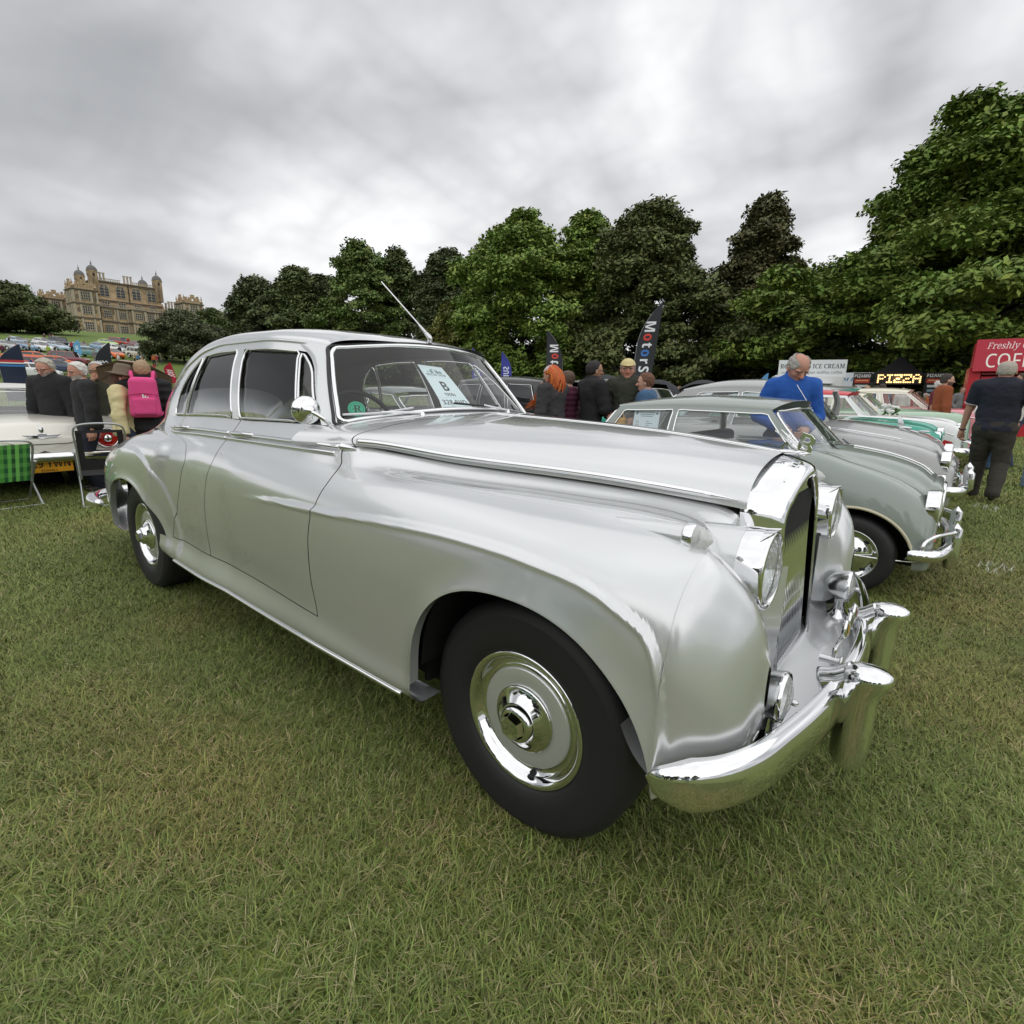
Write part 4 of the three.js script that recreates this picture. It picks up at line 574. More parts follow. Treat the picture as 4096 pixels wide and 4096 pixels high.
// small grey-green saloon in the next bay
{
  const grey = carPaint(.26, .30, .275), x = .42;
  const c = makeCar({ name: 'small_saloon_car', label: 'small grey-green vintage car with mirrors and chrome bumper bars, next to the silver saloon', x: 0, z: -2.85, body: grey, L: [-2.25, .80], y0: .20, nose: .9,
    top: [[-2.25, .62], [-2.1, .74], [-1.7, .86], [-1.2, .92], [0.15, .93], [.45, .895], [.70, .82], [.80, .74]], crown: [[-2.25, .62], [-2.1, .73], [-1.7, .88], [-1, .93], [.1, .925], [.35, .86], [.60, .78], [.75, .69], [.80, .64]],
    w: [[-2.25, .62], [-2.1, .68], [-1.4, .71], [0, .715], [.5, .71], [.70, .68], [.80, .64]], wheel: { f: x, b: -1.60, r: .265, wid: .15, arch: 1.30, holes: 1 },
    cab: { bf: .10, tf: -.19, tr: -1.42, br: -1.66, yt: 1.195, yc: 1.30, wb: .655, wt: .555, posts: [.58], q: .95, bulge: .15, arc: .015, frameM: M.chrome }, 
    lamps: [[.83, .61, .49, .100]], bumpers: [[.93, .33, .69, .20, .040], [-2.36, .33, .66, .3, .036]], trim: [[-2.0, .78, 1.5, .006]] });
  const g = c.g;
  part(g, 'grille', [turned([[.20, -.03], [.21, 0], [.205, .025], [.18, .03]], 30, 'x').scale(1, .8, 1).translate(.84, .56, 0), ...lr(-.15, .15, 10).map((z) => box(.02, .26, .008, .85, .56, z))], M.chrome);
  for (const s of [1, -1]) {
    part(g, 'indicator', ellip(.030, .032, .026, .835, .43, s * .56), M.amber);
    part(g, 'overrider', turned([[0, .24], [.035, .20], [.040, .05], [.036, -.06], [0, -.08]], 14).scale(1, 1, .7).translate(.955, .27, s * .36), M.chrome);
    part(g, 'corner_bar', rod([[.80, .34, s * .68], [.81, .41, s * .67], [.85, .44, s * .60], [.95, .45, s * .40]], .013, 8), M.chrome);
    const m = part(g, 'door_mirror', turned([[0, .02], [.035, .016], [.045, 0], [.040, -.006], [0, -.006]], 18, 'x').translate(-.02, 1.0, s * .735), M.chrome); part(m, 'mirror_stem', rod([[-.03, .99, s * .73], [-.06, .95, s * .70], [-.05, .92, s * .68]], .010, 6), M.chrome);
    part(g, 'arch_trim', rod(lr(.10, 2.9, 16).map((a) => { const q = x + Math.cos(a) * .348; return [q, .265 + Math.sin(a) * .340 - .014, s * (c.W(q) + .008)]; }), .010, 6), std(.62, .57, .42, .35));
  }
  part(g, 'aerial', rod([[.02, .94, -.60], [-.30, 1.40, -.62]], .003, 5), M.chrome);
  part(g, 'wiper', [rod([[.22, .925, .30], [.13, .955, .10]], .005, 5), rod([[.24, .925, -.15], [.15, .96, -.36]], .005, 5)], M.trim);
  part(g, 'bonnet_strip', rod(lr(.28, .78, 8).map((q) => [q, c.top(q) + .016, 0]), .008, 6), M.chrome);
  const t = print(256, 300, (k) => { k.fillStyle = '#d8e4ec'; k.fillRect(0, 0, 256, 300); k.fillStyle = '#6c7880'; k.font = 'bold 17px sans-serif'; k.textAlign = 'center'; for (let i = 0; i < 3; i++) k.fillRect(46 + i * 12, 22 + i * 18, 164 - i * 24, 7); for (let i = 0; i < 9; i++) { k.fillRect(20, 110 + i * 19, 40, 5); k.fillRect(128, 110 + i * 19, 30 + (i * 37 % 70), 5); } k.beginPath(); k.arc(28, 32, 14, 0, 7); k.arc(228, 32, 12, 0, 7); k.fill(); });
  const card = solo('information_sheet', new THREE.PlaneGeometry(.23, .26), new THREE.MeshStandardMaterial({ map: t, roughness: .8, side: THREE.DoubleSide }), 'white printed sheet in the rear side window of the small grey-green car', 'paper', undefined, [-1.16, 1.045, -2.268]); card.rotation.set(-.22, 0, 0);
}
// grey saloon with a sun visor
{
  const grey = carPaint(.37, .375, .375), c = makeCar({ name: 'visor_saloon_car', label: 'light grey 1950s saloon with an external sun visor and bonnet mascot', x: 0, z: -5.30, body: grey, L: [-3.5, .85], y0: .26,
    top: [[-3.5, .62], [-3.2, .78], [-2.6, .95], [-2.0, 1.02], [-.3, 1.04], [.2, 1.0], [.55, .93], [.78, .82], [.85, .70]], crown: [[-3.5, .62], [-3.1, .78], [-2.5, .90], [-1.8, .96], [-.5, .98], [.2, .90], [.55, .84], [.78, .76], [.85, .66]],
    w: [[-3.5, .66], [-3.0, .76], [-2, .81], [0, .82], [.4, .80], [.75, .76], [.85, .70]], wheel: { f: .05, b: -2.55, r: .32, arch: 1.2 },
    cab: { bf: -.28, tf: -.62, tr: -1.85, br: -2.55, yt: 1.36, yc: 1.505, wb: .70, wt: .56, posts: [.42], q: .80, bulge: .16, arc: .03 }, lamps: [[.84, .70, .60, .09]], bumpers: [[1.0, .44, .82, .4, .05], [-3.62, .44, .8, .4, .05]], trim: [[-.3, .45, 7.0, .008], [-2.6, .3, 3.4, .007]] });
  part(c.g, 'sun_visor', surf(lr(-1, 1, 14), lr(0, 1, 6), (s, t) => [lerp(-.66, -.16, t) + .12 * (1 - s * s), lerp(1.40, 1.365, t) + .045 * (1 - s * s), s * lerp(.56, .60, t)]), grey);
  part(c.g, 'sun_visor_bracket', both(rod([[-.36, 1.08, .66], [-.34, 1.24, .645], [-.38, 1.37, .60]], (t) => .05 - .02 * t, 8)), grey);
  part(c.g, 'mascot', [ellip(.06, .012, .012, .43, .985, 0), xf(extrude([[0, 0], [.07, 0], [.05, .05], [.02, .11], [-.01, .115]], .008), { p: [.36, .99, -.004] }), rod([[.30, .99, 0], [.66, .925, 0]], .006, 5), ellip(.055, .010, .03, .60, .955, 0)], M.chrome);
  for (const s of [1, -1]) part(c.g, 'bumper_guard', turned([[0, .15], [.04, .10], [.045, -.05], [0, -.10]], 12).scale(1, 1, .7).translate(1.03, .48, s * .35), M.chrome);
  part(c.g, 'grille', lr(.42, .66, 6).map((y) => rod([[.90, y, .34], [.935, y, 0], [.90, y, -.34]], .010, 5)), M.chrome);
}
// turquoise saloon, red-roofed white saloon, pale green saloon, pink and cream saloon further along the row
const usa = (o) => makeCar({ L: [-4.1, 1.0], y0: .28, top: [[-4.1, .70], [-3.8, .86], [-2.9, .97], [-2, 1.0], [-.2, 1.0], [.3, .97], [.8, .90], [1.0, .80]], crown: [[-4.1, .86], [-3.6, .96], [-2.6, .98], [-1.2, .98], [-.2, 1.0], [.4, .985], [.85, .94], [1.0, .86]], w: [[-4.1, .80], [-3.6, .88], [-2, .90], [.2, .90], [.8, .88], [1.0, .84]], wheel: { f: .10, b: -2.85, r: .345, arch: 1.16 }, lamps: [[1.02, .78, .66, .095]], bumpers: [[1.16, .48, .90, .5, .07], [-4.26, .50, .88, .5, .07]], trim: [[-4.0, .95, 4.1, .012]], ...o });
{
  const teal = carPaint(.010, .33, .235), white = carPaint(.80, .82, .82), red = carPaint(.55, .012, .018), paleRoof = carPaint(.45, .52, .55), mint = carPaint(.40, .56, .42), pink = carPaint(.80, .30, .34), cream = carPaint(.78, .74, .60);
  const t = usa({ label: 'turquoise american saloon parked beyond the grey visor car', x: -.32, z: -7.60, body: teal, roof: paleRoof, cab: { bf: -.55, tf: -.95, tr: -2.2, br: -2.75, yt: 1.30, yc: 1.42, wb: .76, wt: .60, posts: [.45], q: .86 }, lower: [-3.9, .95, 2.2, carPaint(.008, .22, .16)] });
  part(t.g, 'wing_flash', both(surf(2, 2, (s, q) => { const p = t.P(lerp(.80, .96, s), lerp(3.4, 4.6, q)); p[2] += .008; return p; })), M.chrome);
  const r = usa({ name: 'red_roof_car', label: 'white saloon with a red roof and red lower wings in the row of parked cars', x: -.10, z: -9.90, body: white, roof: red, cab: { bf: -.25, tf: -.62, tr: -1.9, br: -2.5, yt: 1.33, yc: 1.47, wb: .74, wt: .60, posts: [.40], q: .84, sideBody: true, postM: white }, lower: [-3.9, .95, 3.3, red] });
  part(r.g, 'grille', lr(.50, .80, 7).map((y) => rod([[1.03, y, .5], [1.09, y, 0], [1.03, y, -.5]], .010, 5)), M.chrome);
  usa({ name: 'mint_saloon_car', label: 'pale green saloon with a small bonnet ornament behind the white and red car', x: 0, z: -12.15, body: mint, roof: cream, top: [[-4.1, .70], [-3.8, .9], [-2.9, 1.03], [-2, 1.06], [-.2, 1.09], [.3, 1.07], [.8, .98], [1.0, .84]], crown: [[-4.1, .86], [-3.6, .98], [-2.6, 1.0], [-.2, 1.04], [.4, 1.05], [.85, 1.02], [1.0, .92]], cab: { bf: -.35, tf: -.75, tr: -2.0, br: -2.6, yt: 1.33, yc: 1.44, wb: .74, wt: .60, posts: [.4], q: .85 } });
  usa({ name: 'pink_saloon_car', label: 'pink american saloon with a cream roof at the far end of the row', x: .45, z: -14.9, body: pink, roof: cream, top: [[-4.1, .70], [-3.8, .9], [-2.9, 1.05], [-2, 1.08], [-.2, 1.10], [.3, 1.08], [.8, 1.0], [1.0, .84]], crown: [[-4.1, .9], [-3.6, 1.02], [-2.6, 1.03], [-.2, 1.06], [.4, 1.06], [.85, 1.02], [1.0, .94]], cab: { bf: -.10, tf: -.62, tr: -2.1, br: -2.7, yt: 1.44, yc: 1.56, wb: .76, wt: .64, posts: [.36, .40], q: .84, frameM: M.chrome } });
}
// the next row back: white two-door, dark green saloon, maroon limousine, black saloon
{
  const cream = carPaint(.76, .74, .66), c = makeCar({ name: 'cream_coupe', label: 'cream white american coupe seen from behind with a yellow number plate', x: -9.8, z: .58, turn: Math.PI, body: cream, L: [-2.15, 2.85], y0: .28,
    top: [[-2.15, .70], [-2.0, .84], [-1.7, .90], [-.6, .95], [.8, .95], [2.2, .88], [2.85, .75]], crown: [[-2.15, .80], [-1.9, .885], [-1.3, .93], [-.5, .95], [.8, .95], [2.2, .88], [2.85, .75]], w: [[-2.15, .88], [-1.7, .95], [0, .96], [2.0, .95], [2.85, .86]], wheel: { f: 2.0, b: -1.0, r: .34, arch: 1.08 },
    cab: { bf: 1.15, tf: .60, tr: -.35, br: -1.40, yt: 1.25, yc: 1.35, wb: .85, wt: .68, posts: [.5], q: .78, rw: .06, bulge: .18, frameM: M.chrome }, bumpers: [[-2.34, .47, .94, .35, .06], [3.0, .45, .92, .4, .06]], trim: [[-2.1, 2.7, 4.6, .007]] });
  const g = c.g;
  for (const s of [1, -1]) { const l = part(g, 'tail_lamp', turned([[.135, 0], [.14, -.04], [.125, -.06], [.11, -.05]], 28, 'x').translate(-2.17, .66, s * .64), M.chrome); part(l, 'lens', turned([[.11, -.045], [.06, -.06], [0, -.062]], 24, 'x').translate(-2.17, .66, s * .64), M.red); part(l, 'hub', turned([[.05, -.055], [.04, -.075], [0, -.08]], 16, 'x').translate(-2.17, .66, s * .64), M.chrome);
    part(g, 'tail_fin', xf(extrude([[0, 0], [.95, .03], [.95, -.06], [0, -.16]], .05, .02), { p: [-2.24, .90, s > 0 ? .86 : -.91] }), cream); }
  part(g, 'boot_emblem', [xf(extrude([[-.19, .02], [-.05, .012], [-.03, .03], [.03, .03], [.05, .012], [.19, .02], [.12, -.015], [.04, -.018], [0, -.03], [-.04, -.018], [-.12, -.015]], .012, .003), { r: [0, -Math.PI / 2, 0], p: [-2.205, .715, 0] })], M.chrome);
  part(g, 'boot_lock', turned([[0, -.02], [.02, -.018], [.026, 0]], 16, 'x').scale(1, 1.5, 1).translate(-2.205, .79, 0), M.dullChrome);
  part(g, 'boot_seam', rod([[-2.20, .625, -.62], [-2.222, .62, 0], [-2.20, .625, .62]], .004, 4), M.under);
  const t = print(512, 240, (k) => { k.fillStyle = '#e2a012'; k.fillRect(0, 0, 512, 240); k.fillStyle = '#1a1712'; k.textAlign = 'center'; k.font = 'bold 150px sans-serif'; k.fillText('629 YWN', 256, 160, 480); k.font = 'bold 44px sans-serif'; k.fillText('ESSHALL', 256, 222); k.fillRect(0, 0, 512, 10); k.fillRect(0, 230, 512, 10); });
  const pl = part(g, 'number_plate', box(.02, .20, .46), [M.dullChrome, new THREE.MeshStandardMaterial({ map: t, roughness: .5 }), M.dullChrome, M.dullChrome, M.dullChrome, M.dullChrome]); pl.position.set(-2.30, .385, 0); pl.rotation.y = 0;
  const st = print(256, 64, (k) => { k.fillStyle = '#2b2326'; k.fillRect(0, 0, 256, 64); k.fillStyle = '#e8eaea'; k.font = 'bold 44px sans-serif'; k.textAlign = 'center'; k.fillText('TAKE', 128, 48); });
  const sp = part(g, 'window_sticker', new THREE.PlaneGeometry(.16, .04), new THREE.MeshStandardMaterial({ map: st, roughness: .6, side: THREE.DoubleSide })); sp.position.set(-1.02, .985, .05); sp.rotation.set(0, -Math.PI / 2, 0);
  const dk = carPaint(.05, .065, .06), rear = (o) => makeCar({ L: [-2.2, 2.3], y0: .26, top: [[-2.2, .6], [-1.9, .78], [-1.2, .95], [-.4, 1.0], [1, 1.0], [2.0, .9], [2.3, .75]], w: [[-2.2, .62], [-1.6, .78], [0, .84], [1.6, .82], [2.3, .7]], wheel: { f: 1.4, b: -1.3, r: .33, arch: 1.15 }, bumpers: [[-2.32, .45, .7, .35, .05], [2.42, .45, .75, .35, .05]], turn: Math.PI, ...o });
  rear({ name: 'dark_green_saloon', label: 'dark green rounded saloon with chrome window frames, seen through the silver saloon', x: -6.7, z: -4.0, body: dk, cab: { bf: .8, tf: .3, tr: -.75, br: -1.45, yt: 1.27, yc: 1.40, wb: .72, wt: .58, posts: [.42], q: .93, arc: .03 } });
  const maroon = carPaint(.045, .006, .012), black = carPaint(.01, .01, .011);
  rear({ name: 'maroon_limousine', label: 'dark maroon vintage limousine with a black roof behind the red-haired woman', x: -6.3, z: -6.6, body: maroon, roof: black, hi: .7, cab: { bf: 1.0, tf: .72, tr: -1.3, br: -1.62, yt: 1.50, yc: 1.63, wb: .74, wt: .66, posts: [.3, .6], q: .9 } });
  rear({ name: 'black_saloon_car', label: 'black vintage saloon behind the man in the black fleece', x: -5.4, z: -8.9, body: black, hi: .7, cab: { bf: .9, tf: .6, tr: -1.2, br: -1.6, yt: 1.50, yc: 1.66, wb: .74, wt: .64, posts: [.42], q: .85 } });
  rear({ name: 'cream_beetle_car', label: 'small rounded cream car behind the woman in the denim jacket', x: -5.0, z: -12.6, body: carPaint(.75, .72, .62), hi: .6, cab: { bf: .7, tf: .35, tr: -.9, br: -1.6, yt: 1.32, yc: 1.50, wb: .66, wt: .54, posts: [.45], q: .8 } });
  // a green car and a pale saloon on the photographer's side of the lane, mirrored in the chrome
  rear({ name: 'green_saloon_car', label: 'green saloon across the lane behind the camera', x: -2.2, z: 7.2, turn: Math.PI / 2 + .1, hi: .6, body: carPaint(.03, .16, .11), cab: { bf: .8, tf: .4, tr: -.9, br: -1.5, yt: 1.3, yc: 1.43, wb: .7, wt: .58, posts: [.42], q: .85 } });
  rear({ name: 'grey_saloon_car', label: 'pale grey saloon parked off to the left of the camera', x: -6.2, z: 6.6, turn: Math.PI / 2 - .1, hi: .6, body: carPaint(.5, .5, .48), cab: { bf: .8, tf: .4, tr: -.9, br: -1.5, yt: 1.3, yc: 1.43, wb: .7, wt: .58, posts: [.42], q: .85 } });
}
// ---------- the hall on the hill ----------
{
  const stoneT = dataTex(256, 256, (u, v) => { const a = fbm(u * 7, v * 7, 1, 5), b = fbm(u * 30, v * 30, 5, 3), s = sstep(.5, .75, fbm(u * 5 + 9, v * 2.2, 3, 4)); const k = .62 + .42 * a + .18 * (b - .5) - .30 * s; return [k * .82, k * .715, k * .57]; }, true);
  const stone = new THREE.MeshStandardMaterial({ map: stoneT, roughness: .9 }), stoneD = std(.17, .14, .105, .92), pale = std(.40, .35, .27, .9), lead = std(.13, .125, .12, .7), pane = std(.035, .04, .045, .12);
  const X0 = -263.6, Z0 = -58.9, g = thing('country_house', 'grand sandstone country house with corner towers and a raised great hall on the hilltop', 'mansion', [X0, groundH(X0, Z0) - .6, Z0], 92.6 * Math.PI / 180); g.scale.set(.97, .82, .97);
  const win = (w, h, nx, ny, x, y, z, ry = 0, arched = false) => {
    const grp = part(g, 'window', arched ? (() => { const s = new THREE.Shape(); s.moveTo(-w / 2, -h / 2); s.lineTo(w / 2, -h / 2); s.lineTo(w / 2, h / 2 - w / 2); s.absarc(0, h / 2 - w / 2, w / 2, 0, Math.PI); s.lineTo(-w / 2, -h / 2); return new THREE.ExtrudeGeometry(s, { depth: .1, bevelEnabled: false }); })() : box(w, h, .12), pane); grp.position.set(x, y, z); grp.rotation.y = ry;
    const bars = []; for (let i = 0; i <= nx; i++) bars.push(box(.16, arched && i > 0 && i < nx ? h : arched ? h - w / 2 : h + .1, .3, -w / 2 + w * i / nx, arched && (i === 0 || i === nx) ? -w / 4 : 0, .05)); for (let j = 0; j <= ny; j++) { const y2 = -h / 2 + (arched ? h - w / 2 : h) * j / ny; bars.push(box(w + .2, .17, .32, 0, y2, .05)); }
    if (arched) { const t = new THREE.TorusGeometry(w / 2, .14, 6, 20, Math.PI); t.translate(0, h / 2 - w / 2, .06); bars.push(t); for (const s of [-1, 1]) { const a = new THREE.TorusGeometry(w / 4, .10, 5, 14, Math.PI); a.translate(s * w / 4, h / 2 - w / 2 - .2, .06); bars.push(a); } bars.push(new THREE.TorusGeometry(w / 7, .09, 5, 14).translate(0, h / 2 - w * .22, .06)); }
    part(grp, 'mullion', bars, pale);
  };
  const cornice = (w, d, x, y, z, k = .35) => [box(w + k * 2, .32, d + k * 2, x, y, z), box(w + k, .25, d + k, x, y - .28, z), box(w + k * .6, .5, d + k * .6, x, y - .7, z)];
  const pinnacle = (x, y, z, s = 1) => turned([[.42 * s, 0], [.42 * s, .8 * s], [.55 * s, .85 * s], [.3 * s, 1.1 * s], [.26 * s, 1.9 * s], [.38 * s, 2.1 * s], [.14 * s, 2.5 * s], [.10 * s, 3.3 * s], [0, 3.6 * s]], 8).translate(x, y, z);
  const tower = (cx, cz, w, back) => {
    const t = new THREE.Group(); t.name = 'corner_tower'; g.add(t);
    part(t, 'wall', box(w, 20, w, cx, 9, cz), stone);
    part(t, 'cornice', [...cornice(w, w, cx, 6.8, cz), ...cornice(w, w, cx, 13.0, cz), ...cornice(w, w, cx, 19.0, cz, .55)], stoneD);
    const pil = []; for (const s of [-1, 1]) for (const off of [.5, .27]) for (const [a, h] of [[.2, 6], [7.1, 5.2], [13.3, 5.0]]) { pil.push(box(.6, h, .35, cx + s * w * (off - .03), a + h / 2, cz + w / 2 + .1)); pil.push(box(.35, h, .6, cx - w / 2 - .1, a + h / 2, cz + s * w * (off - .03))); } part(t, 'pilaster', pil, pale);
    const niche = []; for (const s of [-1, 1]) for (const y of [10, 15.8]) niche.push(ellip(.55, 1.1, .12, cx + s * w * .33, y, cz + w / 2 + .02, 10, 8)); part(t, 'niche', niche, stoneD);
    // strapwork gables over each face, pinnacles on the corners
    const gab = () => extrude([[-w * .40, 0], [w * .40, 0], [w * .34, 1.2], [w * .22, 1.5], [w * .18, 2.8], [w * .10, 3.0], [w * .09, 4.2], [-w * .09, 4.2], [-w * .10, 3.0], [-w * .18, 2.8], [-w * .22, 1.5], [-w * .34, 1.2]], .5, .06, [Array.from({ length: 10 }, (_, i) => [Math.cos(i * .6283) * .6, 1.7 + Math.sin(i * .6283) * .6])]);
    part(t, 'gable', [gab().translate(cx, 19.2, cz + w / 2 - .6), gab().translate(cx, 19.2, cz - w / 2 + .1), gab().rotateY(Math.PI / 2).translate(cx - w / 2 + .1, 19.2, cz), gab().rotateY(Math.PI / 2).translate(cx + w / 2 - .6, 19.2, cz)], stone);
    for (const a of [-1, 1]) for (const b of [-1, 1]) part(t, 'pinnacle', pinnacle(cx + a * w * .46, 19.2, cz + b * w * .46, 1.15), stone);
    for (const s of [-.22, .22]) part(t, 'pinnacle', pinnacle(cx + s * w, 20.4, cz + w / 2 - .3, .7), stone);
    if (!back) { for (const y of [3.2, 10.1, 16.2]) { win(2.9, 3.4, 4, 3, cx, y, cz + w / 2 + .02); win(2.9, 3.4, 4, 3, cx - w / 2 - .02, y, cz, -Math.PI / 2); } win(2.6, 1.0, 3, 1, cx, -.0 + .35, cz + w / 2 + .02); }
    else win(2.9, 3.4, 4, 3, cx, 16.2, cz + w / 2 + .02);
  };
  tower(0, 0, 8); tower(39.5, 0, 8); tower(0, -39, 8, true); tower(39.5, -39, 8, true);
  part(g, 'wall', [box(29, 14.5, 30, 19.2, 6.2, -18), box(30, 14, 26, 19.2, 6, -17)], stone);
  for (const [w, d, x, z] of [[5, 3, 19.2, -2.2], [4.5, 2, 8.3, -2.6], [4.5, 2, 30.1, -2.6]]) part(g, 'projecting_bay', box(w, 14.2, d, x, 6.1, z), stone);
  part(g, 'cornice', [...cornice(29, 30, 19.2, 6.8, -18, .4), ...cornice(29, 30, 19.2, 13.2, -18, .5), ...cornice(5, 3, 19.2, 6.8, -2.2, .3), ...cornice(5, 3, 19.2, 13.2, -2.2, .4), ...cornice(4.5, 2, 8.3, 6.8, -2.6, .3), ...cornice(4.5, 2, 30.1, 6.8, -2.6, .3), ...cornice(4.5, 2, 8.3, 13.2, -2.6, .3), ...cornice(4.5, 2, 30.1, 13.2, -2.6, .3)], stoneD);
  const bal = (x0, x1, y, z) => { const b = [box(x1 - x0, .22, .4, (x0 + x1) / 2, y + 1.25, z), box(x1 - x0, .25, .5, (x0 + x1) / 2, y + .1, z)]; for (let x = x0 + .3; x < x1; x += .62) b.push(box(.24, 1.1, .24, x, y + .65, z)); return b; };
  part(g, 'balustrade', [...bal(5.6, 33, 13.4, -2.9), ...bal(16.7, 21.7, 13.4, -.8)], pale);
  const pil = []; for (const x of [11.2, 12.2, 15.6, 16.5, 21.9, 22.8, 26.2, 27.2]) for (const y of [3.3, 9.9]) pil.push(box(.55, 5.6, .4, x, y, -2.9)); for (const x of [16.9, 21.5]) for (const y of [3.3, 9.9]) pil.push(box(.6, 5.6, .5, x, y, -.6)); part(g, 'pilaster', pil, pale);
  for (const x of [8.3, 13.9, 24.5, 30.1]) for (const y of [3.4, 10]) { const z = x === 8.3 || x === 30.1 ? -1.55 : -2.95; win(2.6, 3.3, 4, 3, x, y, z); }
  win(2.8, 3.3, 4, 3, 19.2, 10, -.66);
  { const d = part(g, 'doorway', box(1.9, 4.0, .3, 19.2, 2.3, -.68), M.black); part(d, 'door_surround', [box(.5, 4.6, .6, 17.9, 2.5, -.6), box(.5, 4.6, .6, 20.5, 2.5, -.6), box(3.4, .6, .8, 19.2, 4.9, -.5), turned([[1.1, 0], [1.0, .5], [0, 1.1]], 12).scale(1, 1, .3).translate(19.2, 5.2, -.5)], pale); }
  // raised great hall with round windows, turrets and domes
  part(g, 'great_hall', box(25, 14, 17, 19.5, 19.6, -18.6), stone);
  part(g, 'cornice', [...cornice(25, 17, 19.5, 17.7, -18.6, .4), ...cornice(25, 17, 19.5, 26.4, -18.6, .6)], stoneD);
  part(g, 'balustrade', [...bal(9, 17, 26.6, -10.2), ...bal(21.5, 30, 26.6, -10.2), ...bal(7.2, 8.4, 26.6, -10.2)], pale);
  for (const x of [10.8, 16.6, 22.4, 28.2]) { win(3.2, 5.6, 2, 3, x, 22.2, -10.05, 0, true); }
  for (const x of [10.8, 16.6, 22.4, 28.2]) win(2.6, 2.4, 3, 2, x, 15.9, -10.05);
  part(g, 'drainpipe', box(.3, 8.6, .3, 19.6, 22.2, -9.95), M.black);
  for (const [x, z] of [[7.6, -10.6], [31.4, -10.6], [7.6, -26.6], [31.4, -26.6]]) { const t = part(g, 'turret', turned([[1.75, -6], [1.8, 4.0], [2.1, 4.2], [2.1, 4.5], [1.8, 4.6]], 16).translate(x, 26, z), stone); part(t, 'dome', turned([[1.9, 4.6], [1.85, 5.4], [1.5, 6.3], [.8, 7.0], [.25, 7.3], [.22, 8.0], [.35, 8.2], [.1, 8.6], [.06, 9.6], [0, 9.8]], 16).translate(x, 26, z), lead); part(t, 'opening', [box(.7, 1.4, .2, x, 28.8, z + 1.78), box(.2, 1.4, .7, x - 1.78, 28.8, z)], M.black); }
  for (const [x, z, n] of [[10.6, -12, 2], [19.2, -12, 3], [33.3, -6, 3], [34.5, -12, 2]]) for (let i = 0; i < n; i++) part(g, 'chimney', turned([[.55, 0], [.55, .6], [.38, .9], [.36, 3.6], [.55, 3.9], [.55, 4.2], [0, 4.3]], 10).translate(x + i * 1.25, x > 33 ? 16 : 26.6, z), pale);
  part(g, 'gable', [extrude([[-4, 0], [4, 0], [3.2, 2], [1.6, 2.6], [1.2, 4.4], [-1.2, 4.4], [-1.6, 2.6], [-3.2, 2]], .6, .05).rotateY(Math.PI / 2).translate(6.2, 14, -9)], stone);
  part(g, 'plinth', [box(60, 1.4, 14, 19, -.5, 1), box(12, .5, 8, 19, .3, 5)], pale);
}
